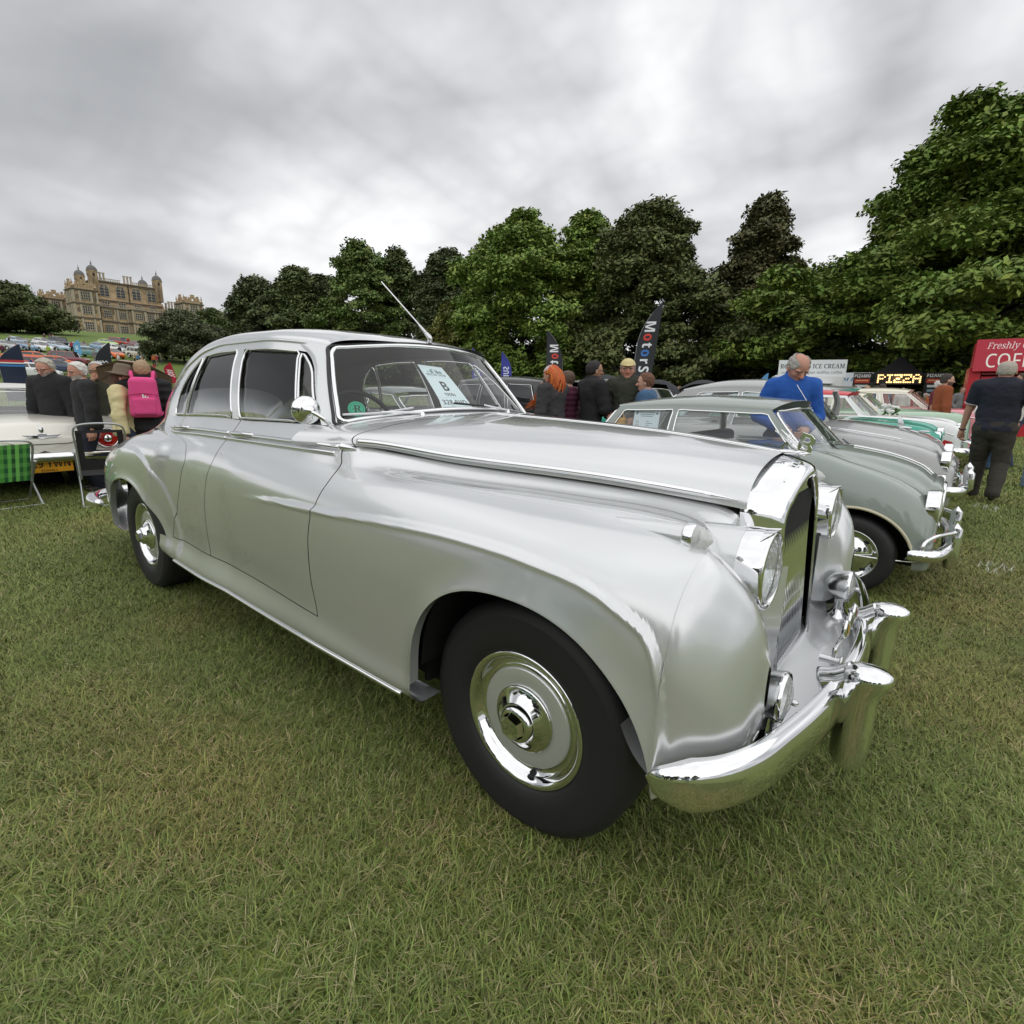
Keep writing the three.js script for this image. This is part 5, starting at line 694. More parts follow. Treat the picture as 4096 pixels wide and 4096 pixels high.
// ---------- trees ----------
{
  const leafGeo = (seed, n, R, size, flat) => { // one spray of leaves
    const r = rng(seed), pos = [], nor = [], col = [], idx = [];
    for (let i = 0; i < n; i++) {
      const a = r() * 6.283, d = R * Math.pow(r(), .6), y = (r() - .5) * R * flat, c = V(Math.cos(a) * d, y, Math.sin(a) * d), s = size * (.6 + r() * .8);
      const nrm = V((r() - .5) * 1.5 + Math.cos(a) * .5, .55 + r() * .8, (r() - .5) * 1.5 + Math.sin(a) * .5).normalize(), t = V(r() - .5, (r() - .5) * .5 - .15, r() - .5).cross(nrm).normalize(), b = nrm.clone().cross(t), k = pos.length / 3;
      const P = [c.clone().addScaledVector(t, -s), c.clone().addScaledVector(b, s * .52).addScaledVector(nrm, s * .12), c.clone().addScaledVector(t, s), c.clone().addScaledVector(b, -s * .52).addScaledVector(nrm, s * .12)];
      const v = .75 + r() * .5, yel = r(); for (const p of P) { pos.push(p.x, p.y, p.z); nor.push(nrm.x, nrm.y, nrm.z); col.push(v * (.92 + .2 * yel), v, v * .9); }
      idx.push(k, k + 2, k + 1, k, k + 3, k + 2);
    }
    const g = new THREE.BufferGeometry(); g.setAttribute('position', new THREE.Float32BufferAttribute(pos, 3)); g.setAttribute('normal', new THREE.Float32BufferAttribute(nor, 3)); g.setAttribute('color', new THREE.Float32BufferAttribute(col, 3)); g.setIndex(idx); return g;
  };
  const sprays = [leafGeo(1, 34, .75, .15, .7), leafGeo(2, 34, .8, .15, .6), leafGeo(3, 30, .7, .17, .8)];
  const bark = std(.055, .045, .035, .95);
  const leafMat = (r, g, b) => new THREE.MeshStandardMaterial({ color: lin(r, g, b), vertexColors: true, roughness: .75, side: THREE.DoubleSide });
  // profile: list of [height fraction, radius fraction]
  function tree(name, label, px, pz, o) {
    const h = o.h, R = o.r, rr = rng(o.seed), y0 = groundH(px, pz), g = thing(name, label, 'tree', [px, y0 - .1, pz], 0, o.group);
    const prof = pchip(o.prof || [[.05, .55], [.2, .9], [.42, 1], [.65, .86], [.82, .6], [.94, .32], [1, .08]]), base = o.base ?? .08;
    const lean = o.lean || [0, 0];
    const trunkTop = h * .86, tr = o.tr || h * .022;
    const wob = (y) => [lean[0] * (y / h) ** 1.5 + Math.sin(y * .35 + o.seed) * .12, lean[1] * (y / h) ** 1.5 + Math.cos(y * .3 + o.seed) * .12];
    part(g, 'trunk', rod(lr(0, trunkTop, 9).map((y) => [wob(y)[0], y, wob(y)[1]]), (t) => tr * (1 - .88 * t) * (1 + .6 * Math.exp(-t * 18)), 9), bark);
    // boughs carry sprays; boughs fill an uneven envelope
    const lumps = [], nb = o.n || 90;
    for (let i = 0; i < nb; i++) {
      const f = base + (1 - base) * Math.pow((i + .5 + (rr() - .5)) / nb, .92), a = i * 2.39996 + rr() * .9, e = prof(f) * R * (0.12 + 1.62 * fbm(Math.cos(a) * 1.9 + o.seed, f * 4.6, Math.sin(a) * 1.9, 2)), d = e * (.50 + .5 * Math.sqrt(rr())), y = f * h, c = wob(y);
      lumps.push([c[0] + Math.cos(a) * d, y, c[1] + Math.sin(a) * d, (o.lump || .155) * R * (.45 + 1.0 * rr()), a]);
    }
    for (let i = 0; i < (o.spires ?? 7); i++) { const a = rr() * 6.283, f = .70 + .30 * rr(), d = prof(f) * R * (.5 + .6 * rr()); lumps.push([Math.cos(a) * d + lean[0], f * h + R * (.05 + .16 * rr()), Math.sin(a) * d + lean[1], R * (.06 + .06 * rr()), a]); }
    const limbs = []; for (let i = 0; i < lumps.length; i += o.limb || 4) { const [x, y, z] = lumps[i], yb = Math.max(h * .10, y - Math.hypot(x, z) * .75), c = wob(yb); if (yb < trunkTop) limbs.push(rod([[c[0], yb, c[1]], [lerp(c[0], x, .5), lerp(yb, y, .42), lerp(c[1], z, .5)], [x, y - .2, z]], (t) => tr * .36 * (1 - .85 * t) * (1 - yb / h * .6), 5, false, 5)); }
    if (limbs.length) part(g, 'limb', limbs, bark).userData.kind = 'stuff';
    const per = o.per || 46, mats = sprays.map(() => []);
    for (const [x, y, z, s] of lumps) for (let k = 0; k < per; k++) {
      const a = rr() * 6.283, up = rr() * 1.15 - .22, cr = Math.sqrt(Math.max(0, 1 - Math.min(1, up * up))), q = .35 + .85 * Math.pow(rr(), .6);
      const X = x + Math.cos(a) * cr * s * q * 1.25, Y = y + up * s * q * (o.flat || .72), Z = z + Math.sin(a) * cr * s * q * 1.25; if (Y < (o.floor ?? .9) || (q > .75 && vnoise((x + X) * .9, Y * .9, (z + Z) * .9) < .36)) continue;
      mats[Math.floor(rr() * 3)].push([X, Y, Z, (o.leaf || 1) * (.7 + rr() * .6), rr() * 6.283, rr()]);
    }
    const mat = leafMat(...o.col), m = M4(), q = new THREE.Quaternion(), c = new THREE.Color();
    sprays.forEach((geo, i) => { const L = mats[i], im = new THREE.InstancedMesh(geo, mat, L.length); L.forEach(([x, y, z, s, a, t], k) => { q.setFromEuler(new THREE.Euler((t - .5) * .9, a, (rngHash(k, o.seed) - .5) * .9)); m.compose(V(x, y, z), q, V(s, s, s)); im.setMatrixAt(k, m); const v = .85 + .75 * t; im.setColorAt(k, c.setRGB(v * (.9 + .25 * rngHash(k + 7, o.seed)), v, v * .95)); }); im.name = 'crown'; im.userData = { kind: 'stuff' }; im.castShadow = im.receiveShadow = true; g.add(im); });
    return g;
  }
  const rngHash = (k, s) => hash3(k, s, 77);
  const dark = [.074, .106, .036], mid = [.098, .150, .040], bright = [.128, .195, .040], brown = [.092, .098, .046], olive = [.140, .156, .042], deep = [.064, .088, .038];
  const T = (name, label, x, z, h, r, col, seed, o = {}) => tree(name, label, x, z, { h, r, col, seed, ...o });
  // far treeline left of centre
  const far = { n: 70, per: 40, leaf: 1.25, base: .06 };
  T('broadleaf_tree', 'dark green tree at the left end of the treeline, next to the gap of sky', -78.2, -36.5, 12.6, 3.7, deep, 21, far);
  T('broadleaf_tree', 'grey-green tree second from the left end of the treeline', -73.5, -40.4, 14.0, 4.2, dark, 22, far);
  T('broadleaf_tree', 'small dark tree between two taller trees, left of the car aerial', -72.5, -43.8, 13.7, 3.6, deep, 23, far);
  T('broadleaf_tree', 'tall mid-green tree with light showing through its top, behind the car aerial', -61.6, -42.2, 16.8, 4.6, mid, 24, { ...far, n: 84 });
  T('broadleaf_tree', 'green tree directly right of the tall tree behind the aerial', -61.2, -47.8, 16.5, 3.9, dark, 25, far);
  T('broadleaf_tree', 'dark twin-topped tree above the silver saloon windscreen', -48.5, -45.1, 15.6, 4.3, deep, 26, { ...far, n: 84 });
  T('broadleaf_tree', 'yellowish green bushy tree low at the edge of the big rounded tree', -40.9, -40.6, 9.2, 4.2, olive, 27, { n: 70, per: 44, base: .04, prof: [[.02, .8], [.3, 1], [.7, .8], [1, .15]] });
  T('sycamore_tree', 'broad bright green rounded tree in the middle of the treeline', -31.1, -38.1, 15.0, 6.2, bright, 28, { n: 130, per: 60, base: .05 });
  T('sycamore_tree', 'bright green tree top rising behind the broad rounded tree', -27.8, -43.5, 16.4, 3.6, bright, 29, { n: 90, per: 46 });
  T('sycamore_tree', 'wide darker green tree with several tops behind the tall motor show flag', -20.9, -42.6, 16.0, 6.0, [.082, .104, .036], 30, { n: 140, per: 60, base: .05, prof: [[.05, .8], [.25, 1], [.5, .95], [.7, .74], [.85, .46], [.95, .22], [1, .06]] });
  T('maple_tree', 'tall dark brownish tree with a narrow leaning top behind the man in blue', -15.5, -51.0, 17.3, 4.2, brown, 31, { n: 110, per: 52, lean: [1.2, -.4], prof: [[.05, .9], [.25, 1], [.5, .84], [.7, .62], [.85, .36], [1, .05]] });
  T('broadleaf_tree', 'low dark tree in the gap beside the giant tree', -12.2, -56.2, 12.4, 3.8, deep, 32, { n: 80, per: 44, base: .04 });
  T('broadleaf_tree', 'dark bare-branched tree in the shade left of the giant tree', -8.6, -50.5, 10.5, 3.8, deep, 33, { n: 34, per: 34, limb: 1, base: .04 });
  T('oak_tree', 'giant green oak filling the right edge above the coffee stand', 0.9, -45.4, 17.6, 10.2, [.112, .172, .032], 34, { n: 230, per: 92, base: .03, lump: .13, leaf: 1.05, tr: .62, prof: [[.02, .95], [.15, 1.03], [.35, 1], [.55, .93], [.72, .80], [.86, .60], [.95, .38], [1, .16]] });
  T('oak_tree', 'dark tree crown showing above and behind the giant oak', 3.4, -60.6, 23.5, 7.5, deep, 35, { n: 120, per: 60, base: .1 });
  T('oak_tree', 'dark green tree behind the coffee stand at the right edge', 12.5, -50, 17, 8, dark, 36, { n: 110, per: 60, base: .04 });
  // shaded thicket under the trees
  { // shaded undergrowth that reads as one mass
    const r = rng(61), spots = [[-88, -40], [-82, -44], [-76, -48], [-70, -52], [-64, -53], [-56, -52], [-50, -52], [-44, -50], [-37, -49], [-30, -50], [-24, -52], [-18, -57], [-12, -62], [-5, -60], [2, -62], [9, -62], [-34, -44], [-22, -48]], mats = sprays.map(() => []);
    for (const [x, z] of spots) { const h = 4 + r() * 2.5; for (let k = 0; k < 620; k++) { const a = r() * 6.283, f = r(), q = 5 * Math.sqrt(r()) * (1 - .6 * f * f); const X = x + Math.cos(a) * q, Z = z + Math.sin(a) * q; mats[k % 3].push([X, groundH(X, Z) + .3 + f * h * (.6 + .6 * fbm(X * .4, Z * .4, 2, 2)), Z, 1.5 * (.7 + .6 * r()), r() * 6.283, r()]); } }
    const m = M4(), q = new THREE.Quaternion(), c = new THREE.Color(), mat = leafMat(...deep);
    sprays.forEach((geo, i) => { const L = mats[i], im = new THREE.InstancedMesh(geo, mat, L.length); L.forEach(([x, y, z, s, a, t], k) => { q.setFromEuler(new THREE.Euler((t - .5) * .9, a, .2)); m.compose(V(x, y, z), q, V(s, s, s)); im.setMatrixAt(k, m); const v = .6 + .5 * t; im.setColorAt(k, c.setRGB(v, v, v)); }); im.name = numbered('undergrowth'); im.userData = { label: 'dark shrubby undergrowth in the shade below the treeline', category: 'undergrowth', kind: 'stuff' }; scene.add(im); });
  }
  // hill trees
  T('yew_tree', 'wide dark spreading tree left of the country house', -187, -26.5, 9.2, 10, [.056, .080, .024], 41, { n: 150, per: 40, leaf: 1.9, base: .12, lump: .16, prof: [[.1, .9], [.3, 1], [.6, .82], [.85, .5], [1, .12]] });
  T('yew_tree', 'dark tree at the left edge of the picture on the hill', -178, -13.0, 11.0, 8, [.056, .080, .024], 42, { n: 100, per: 40, leaf: 1.9, base: .06, lump: .18 });
  T('holm_oak_tree', 'grey-green rounded tree in front of the country house', -98.0, -33.3, 7.4, 4.6, [.085, .105, .056], 43, { n: 130, per: 46, leaf: .95, base: .16, floor: 1.4, prof: [[.12, .85], [.3, 1], [.6, .86], [.85, .5], [1, .12]] });
  T('holm_oak_tree', 'smaller grey-green tree right of the rounded hill tree', -107, -42.2, 5.1, 3.3, [.055, .070, .036], 44, { n: 80, per: 40, leaf: 1.0, base: .1, floor: .8 });
  T('holm_oak_tree', 'small dark tree on the hill skyline in the gap right of the house', -160, -64, 8.2, 6.2, dark, 45, { n: 70, per: 34, leaf: 1.5, base: .06 });
  // trees behind the camera close the far side of the field and show only in reflections
  [[-40, 62, 18], [-22, 68, 20], [-4, 66, 17], [14, 70, 21], [32, 60, 18], [48, 46, 20], [-58, 52, 17]].forEach(([x, z, h], i) => T('broadleaf_tree', 'tree on the far side of the field behind the camera', x, z, h, 9, mid, 50 + i, { n: 50, per: 26, leaf: 2.2, base: .05, group: 'trees on the far side of the field' }));
}
// ---------- people ----------
// surface nets over a distance field
function iso(f, lo, hi, c, paintF) {
  const n = [0, 1, 2].map((k) => Math.ceil((hi[k] - lo[k]) / c) + 1), [nx, ny, nz] = n, F = new Float32Array(nx * ny * nz), at = (i, j, k) => (i * ny + j) * nz + k;
  const B = 4, far = B * .5 * c * 1.7321 * 1.25 + .012;
  for (let bi = 0; bi < nx; bi += B) for (let bj = 0; bj < ny; bj += B) for (let bk = 0; bk < nz; bk += B) {
    const v = f(lo[0] + (bi + 1.5) * c, lo[1] + (bj + 1.5) * c, lo[2] + (bk + 1.5) * c), skip = Math.abs(v) > far;
    for (let i = bi; i < Math.min(nx, bi + B); i++) for (let j = bj; j < Math.min(ny, bj + B); j++) for (let k = bk; k < Math.min(nz, bk + B); k++) F[at(i, j, k)] = skip ? v : f(lo[0] + i * c, lo[1] + j * c, lo[2] + k * c);
  }
  const vid = new Int32Array(nx * ny * nz).fill(-1), pos = [], idx = [];
  const E = []; for (let a = 0; a < 8; a++) for (const b of [1, 2, 4]) if (!(a & b)) E.push([a, a | b]);
  for (let i = 0; i < nx - 1; i++) for (let j = 0; j < ny - 1; j++) for (let k = 0; k < nz - 1; k++) {
    const v = []; let m = 0; for (let q = 0; q < 8; q++) { v[q] = F[at(i + (q & 1), j + ((q >> 1) & 1), k + ((q >> 2) & 1))]; if (v[q] < 0) m |= 1 << q; }
    if (m === 0 || m === 255) continue; let x = 0, y = 0, z = 0, s = 0;
    for (const [a, b] of E) if ((v[a] < 0) !== (v[b] < 0)) { const t = v[a] / (v[a] - v[b]); x += lerp(a & 1, b & 1, t); y += lerp((a >> 1) & 1, (b >> 1) & 1, t); z += lerp((a >> 2) & 1, (b >> 2) & 1, t); s++; }
    vid[at(i, j, k)] = pos.length / 3; pos.push(lo[0] + (i + x / s) * c, lo[1] + (j + y / s) * c, lo[2] + (k + z / s) * c);
  }
  const quad = (a, b, d, e, flip) => { if (a < 0 || b < 0 || d < 0 || e < 0) return; flip ? idx.push(a, d, b, a, e, d) : idx.push(a, b, d, a, d, e); };
  for (let i = 1; i < nx - 1; i++) for (let j = 1; j < ny - 1; j++) for (let k = 1; k < nz - 1; k++) {
    const s = F[at(i, j, k)] < 0;
    if (s !== F[at(i + 1, j, k)] < 0) quad(vid[at(i, j - 1, k - 1)], vid[at(i, j, k - 1)], vid[at(i, j, k)], vid[at(i, j - 1, k)], !s);
    if (s !== F[at(i, j + 1, k)] < 0) quad(vid[at(i - 1, j, k - 1)], vid[at(i - 1, j, k)], vid[at(i, j, k)], vid[at(i, j, k - 1)], !s);
    if (s !== F[at(i, j, k + 1)] < 0) quad(vid[at(i - 1, j - 1, k)], vid[at(i, j - 1, k)], vid[at(i, j, k)], vid[at(i - 1, j, k)], !s);
  }
  const g = new THREE.BufferGeometry(), nor = [], col = [], e = c * .5;
  for (let p = 0; p < pos.length; p += 3) { const x = pos[p], y = pos[p + 1], z = pos[p + 2]; const gx = f(x + e, y, z) - f(x - e, y, z), gy = f(x, y + e, z) - f(x, y - e, z), gz = f(x, y, z + e) - f(x, y, z - e), l = hyp(gx, gy, gz) || 1; nor.push(gx / l, gy / l, gz / l); if (paintF) col.push(...paintF(x, y, z)); }
  g.setAttribute('position', new THREE.Float32BufferAttribute(pos, 3)); g.setAttribute('normal', new THREE.Float32BufferAttribute(nor, 3)); if (paintF) g.setAttribute('color', new THREE.Float32BufferAttribute(col, 3)); g.setIndex(idx); return g;
}
function hyp(a, b, c = 0) { return Math.sqrt(a * a + b * b + c * c); }
const smin = (a, b, k) => { const h = Math.max(k - Math.abs(a - b), 0) / k; return Math.min(a, b) - h * h * k * .25; };
const cap3 = (p, a, b, ra, rb) => { const bx = b[0] - a[0], by = b[1] - a[1], bz = b[2] - a[2], px = p[0] - a[0], py = p[1] - a[1], pz = p[2] - a[2], t = clamp((px * bx + py * by + pz * bz) / (bx * bx + by * by + bz * bz)); return hyp(px - bx * t, py - by * t, pz - bz * t) - lerp(ra, rb, t); };
const ell3 = (x, y, z, rx, ry, rz) => { const k0 = hyp(x / rx, y / ry, z / rz), k1 = hyp(x / (rx * rx), y / (ry * ry), z / (rz * rz)); return k1 < 1e-9 ? -Math.min(rx, ry, rz) : k0 * (k0 - 1) / k1; };
const add3 = (a, b) => [a[0] + b[0], a[1] + b[1], a[2] + b[2]], sub3 = (a, b) => [a[0] - b[0], a[1] - b[1], a[2] - b[2]], mul3 = (a, k) => [a[0] * k, a[1] * k, a[2] * k], len3 = (a) => hyp(a[0], a[1], a[2]), nrm3 = (a) => mul3(a, 1 / (len3(a) || 1)), mix3 = (a, b, t) => [lerp(a[0], b[0], t), lerp(a[1], b[1], t), lerp(a[2], b[2], t)];
const rotY3 = (p, a) => [p[0] * Math.cos(a) + p[2] * Math.sin(a), p[1], -p[0] * Math.sin(a) + p[2] * Math.cos(a)], rotZ3 = (p, a) => [p[0] * Math.cos(a) - p[1] * Math.sin(a), p[0] * Math.sin(a) + p[1] * Math.cos(a), p[2]], rotX3 = (p, a) => [p[0], p[1] * Math.cos(a) - p[2] * Math.sin(a), p[1] * Math.sin(a) + p[2] * Math.cos(a)];
const ik = (a, c, l1, l2, hint) => { const d = sub3(c, a), L = Math.min(len3(d), l1 + l2 - 1e-3), u = nrm3(d), x = (l1 * l1 - l2 * l2 + L * L) / (2 * L), h = Math.sqrt(Math.max(0, l1 * l1 - x * x)); const k = u[0] * hint[0] + u[1] * hint[1] + u[2] * hint[2], w = nrm3(sub3(hint, mul3(u, k))); return [add3(add3(a, mul3(u, x)), mul3(w, h)), add3(a, mul3(u, L))]; };
const cloth = (r, g, b, o = {}) => new THREE.MeshStandardMaterial({ color: lin(r, g, b), roughness: .88, ...o });
const skinTones = { fair: [.52, .30, .22], ruddy: [.50, .25, .18], tan: [.40, .22, .14], dark: [.12, .06, .04] };
// the person faces local +x, right hand towards local +z
function person(S) {
  const h = S.h || 1.75, w = S.w || 1, fat = S.fat || 1, g = thing('person', S.label, 'person', [S.x, S.y ?? groundH(S.x, S.z), S.z], S.turn || 0, S.group), D = (S.detail || 1) * .85;
  const hip = .525 * h, lean = S.lean || 0, tw = S.twist || 0, sp = (y, z, x = 0) => add3([0, hip, 0], rotY3(rotZ3([x, y, z], -lean), tw));
  const chest = sp(.20 * h, 0, -.005), neck = sp(.318 * h, 0, .0), hy = S.headYaw || 0, hp = S.headPitch || 0;
  const headC = add3(neck, rotZ3([.018 * h, .072 * h, 0], -lean * .6 - hp * .45)), R = .0675 * h * (S.head || 1);
  const sh = [1, -1].map((s) => sp(.285 * h, s * .108 * h * w, 0)), el = [], wr = [], kn = [], an = [], hipJ = [1, -1].map((s) => [0, hip - .01 * h, s * .052 * h]);
  const hands = [S.handR || [.04, .47 * h, .155 * h * w], S.handL || [.04, .47 * h, -.155 * h * w]], feet = [S.footR || [.0, 0, .075 * h], S.footL || [.0, 0, -.075 * h]];
  for (const k of [0, 1]) { const s = k ? -1 : 1; [el[k], wr[k]] = ik(sh[k], hands[k], .178 * h, .155 * h, S.elbow ? S.elbow[k] : [-.7, -.2, s * .6]); [kn[k], an[k]] = ik(hipJ[k], add3(feet[k], [0, .045 * h, 0]), .245 * h, .245 * h, [1, 0, s * .08]); }
  const tone = skinTones[S.skin || 'fair'];
  const toHead = (p) => { let q = sub3(p, headC); q = rotY3(q, -(hy + tw)); q = rotZ3(q, hp + lean * .3); return mul3(q, 1 / R); };
  const fromHead = (q) => add3(headC, rotY3(rotZ3(mul3(q, R), -hp - lean * .3), hy + tw));
  // head in units of its half height: x forward, y up
  const headF = (p) => { const [x, y, z] = toHead(p), az = Math.abs(z); let d = ell3(x + .06, y - .22, z, .92, .86, .74); d = smin(d, ell3(x - .12, y + .34, z, .62, .66, .56), .30); d = smin(d, ell3(x - .50, y + .78, z, .24, .20, .26), .22); d = smin(d, cap3([x, y, z], [.74, .10, 0], [.98, -.26, 0], .08, .14), .12); d = smin(d, ell3(x - .86, y + .30, az - .10, .10, .08, .08), .08); d = smin(d, ell3(x - .70, y - .16, az - .28, .16, .09, .26), .10); d = Math.max(d, -ell3(x - .90, y + .00, az - .30, .15, .12, .17)); d = smin(d, ell3(x - .74, y + .01, az - .30, .11, .11, .14), .03); d = smin(d, ell3(x - .52, y + .22, az - .38, .18, .16, .15), .15); d = smin(d, ell3(x - .76, y + .52, z, .09, .055, .22), .05); d = smin(d, ell3(x + .04, y + .10, az - .76, .17, .28, .07), .06); return d * R; };
  const handF = (k) => { // palm, four fingers and a thumb, curled
    const s = k ? -1 : 1, dir = nrm3(sub3(wr[k], el[k])), curl = (S.curl ? S.curl[k] : .55), side = nrm3(S.palm ? S.palm[k] : [1, 0, 0]); // side: towards the thumb
    const nrmv = nrm3([dir[1] * side[2] - dir[2] * side[1], dir[2] * side[0] - dir[0] * side[2], dir[0] * side[1] - dir[1] * side[0]]), pn = mul3(nrmv, -s), sd = nrm3([pn[1] * dir[2] - pn[2] * dir[1], pn[2] * dir[0] - pn[0] * dir[2], pn[0] * dir[1] - pn[1] * dir[0]]).map((q) => q * -s * (1)), u = .0052 * h * 1.0, at = (a, b, c) => add3(wr[k], add3(add3(mul3(dir, a * u), mul3(side, b * u)), mul3(pn, c * u)));
    const segs = [[at(0, 0, 0), at(9, 0, 0), 3.6 * u, 3.4 * u], [at(4, 2.6, 0), at(10, 2.8, 0), 2.6 * u, 2.2 * u], [at(4, -2.6, 0), at(9.5, -3.0, 0), 2.6 * u, 2.1 * u]];
    [[3.3, 9, 1.0], [1.1, 9.8, 1.0], [-1.2, 9.2, .95], [-3.3, 7.4, .85]].forEach(([b, L, q]) => { let p = at(9.8, b, 0), a = .15; const l = [L * .45, L * .32, L * .25]; l.forEach((ll, i) => { a += curl * (i ? .9 : .7); const n = add3(p, add3(mul3(dir, Math.cos(a) * ll * u), mul3(pn, Math.sin(a) * ll * u))); segs.push([p, n, (1.45 - i * .18) * q * u, (1.3 - i * .2) * q * u]); p = n; }); });
    { const p0 = at(2.5, 3, .6), p1 = at(6.5, 5.4, 2.0), p2 = at(10.0, 5.2, 3.4 + curl); segs.push([p0, p1, 1.9 * u, 1.6 * u], [p1, p2, 1.6 * u, 1.15 * u]); }
    return (p) => { let d = 1; for (const q of segs) d = smin(d, cap3(p, ...q), .006); return d; };
  };
  const cT = Math.cos(-tw), sT = Math.sin(-tw), cL = Math.cos(lean), sL = Math.sin(lean), shA = [0, .283 * h, .085 * h * w], shB = [0, .283 * h, -.085 * h * w], nkA = [0, .29 * h, 0], nkB = [.004, .335 * h, 0], q0 = [0, 0, 0], f4 = fat ** .4, f5 = fat ** .5, f6 = fat ** .6, f7 = fat ** .7;
  const toTorso = (p) => { const y1 = p[1] - hip, x1 = p[0] * cT + p[2] * sT; q0[2] = -p[0] * sT + p[2] * cT; q0[0] = x1 * cL - y1 * sL; q0[1] = x1 * sL + y1 * cL; return q0; };
  const torso = (p, pad) => { toTorso(p); const x = q0[0], y = q0[1], z = q0[2]; let d = ell3(x, y - .235 * h, z, .066 * h * f6 + pad, .115 * h + pad, .098 * h * w + pad); d = smin(d, ell3(x - .012 * h * (fat - 1) * 4, y - .09 * h, z, .064 * h * fat + pad, .12 * h + pad, .084 * h * w * f7 + pad), .06); d = smin(d, ell3(x + .006 * h, y + .01 * h, z, .068 * h * f5 + pad, .075 * h + pad, .090 * h * w * f4 + pad), .05); d = smin(d, cap3(q0, shA, shB, .034 * h + pad, .034 * h + pad), .05); return smin(d, cap3(q0, nkA, nkB, .038 * h + pad * .6, .032 * h + pad * .3), .04); };
  const limb = (p, k, pad) => Math.min(cap3(p, sh[k], el[k], .031 * h * f5 + pad, .025 * h + pad), cap3(p, el[k], wr[k], .025 * h + pad, .016 * h + pad));
  const legF = (p, k, pad) => Math.min(cap3(p, hipJ[k], kn[k], .050 * h * f4 + pad, .033 * h + pad), cap3(p, kn[k], an[k], .033 * h + pad, .022 * h + pad));
  const box3 = (pts, m) => [[0, 1, 2].map((a) => Math.min(...pts.map((p) => p[a])) - m), [0, 1, 2].map((a) => Math.max(...pts.map((p) => p[a])) + m)];
  // body: one continuous skin surface, finer grids for head and hands
  const rnd = (x, y, z) => fbm(x * 60, y * 60, z * 60, 2) - .5;
  const lips = [tone[0] * .82, tone[1] * .55, tone[2] * .55], brow = S.brow || [.10, .07, .05], beard = S.beard;
  const skinP = (x, y, z) => { const [a, b, c] = toHead([x, y, z]), n = 1 + .25 * rnd(x, y, z); let q = tone.map((t) => t * n); if (hyp(a, b, c) < 1.6) { if (a > .6 && Math.abs(b + .52) < .075 && Math.abs(c) < .24) q = lips; if (a > .55 && Math.abs(b - .17 + .12 * Math.abs(c)) < .06 && Math.abs(c) > .10 && Math.abs(c) < .50) q = brow; if (beard && a > -.05 && b < -.28 && b > -1.2 && !(a > .6 && Math.abs(b + .52) < .06 && Math.abs(c) < .2)) q = mix3(q, beard, .8); if (a > .7 && b < -.1 && b > -.4 && Math.abs(c) < .25) q = [q[0] * 1.05, q[1] * .85, q[2] * .82]; } return q; };
  const neckA = add3(neck, [-.006 * h, -.02 * h, 0]), neckB = fromHead([-.12, -.35, 0]);
  const bodyF = (p) => { let d = torso(p, -.008); for (const k of [0, 1]) { d = smin(d, limb(p, k, 0), .03); d = smin(d, legF(p, k, -.004), .03); } return smin(d, cap3(p, neckA, neckB, .033 * h, .033 * h), .02); };
  const all = [headC, ...sh, ...el, ...wr, ...kn, ...an, [0, hip, 0], chest], geos = [];
  { const [lo, hi] = box3(all, .16); hi[1] = headC[1] - R * .45; geos.push(iso((x, y, z) => bodyF([x, y, z]), lo, hi, .022 / D, skinP)); }
  { const hf = (x, y, z) => smin(headF([x, y, z]), cap3([x, y, z], neckA, neckB, .033 * h, .033 * h), .02), lo = headC.map((v) => v - R * 1.35), hi = headC.map((v) => v + R * 1.35); lo[1] = headC[1] - R * 1.7; geos.push(iso(hf, lo, hi, .0095 / D, skinP)); }
  for (const k of [0, 1]) if (!(S.hideHand && S.hideHand[k])) { const f = handF(k), c = add3(wr[k], mul3(nrm3(sub3(wr[k], el[k])), .055 * h)), ff = (x, y, z) => smin(f([x, y, z]), cap3([x, y, z], mix3(el[k], wr[k], .6), wr[k], .019 * h, .016 * h), .01); geos.push(iso(ff, c.map((v) => v - .085 * (h / 1.7)), c.map((v) => v + .085 * (h / 1.7)), .0068 / D, skinP)); }
  part(g, 'body', geos, new THREE.MeshStandardMaterial({ vertexColors: true, roughness: .55 }));
  if (S.eyes !== false) { const e = []; for (const s of [1, -1]) { const c = fromHead([.80, .01, .30 * s]); e.push(paintVerts(ellip(.0068, .0055, .0085, ...c, 10, 8), .55, .52, .50)); const i = fromHead([.855, .01, .30 * s]); e.push(paintVerts(ellip(.0045, .0042, .0042, ...i, 8, 6), .03, .02, .015)); } part(g, 'eyes', e, new THREE.MeshStandardMaterial({ vertexColors: true, roughness: .2 })); }
  // clothes
  const fold = (x, y, z, a) => D < .6 ? 0 : a * (fbm(x * 11 + 3, y * 15, z * 11, 3) - .5) * 2;
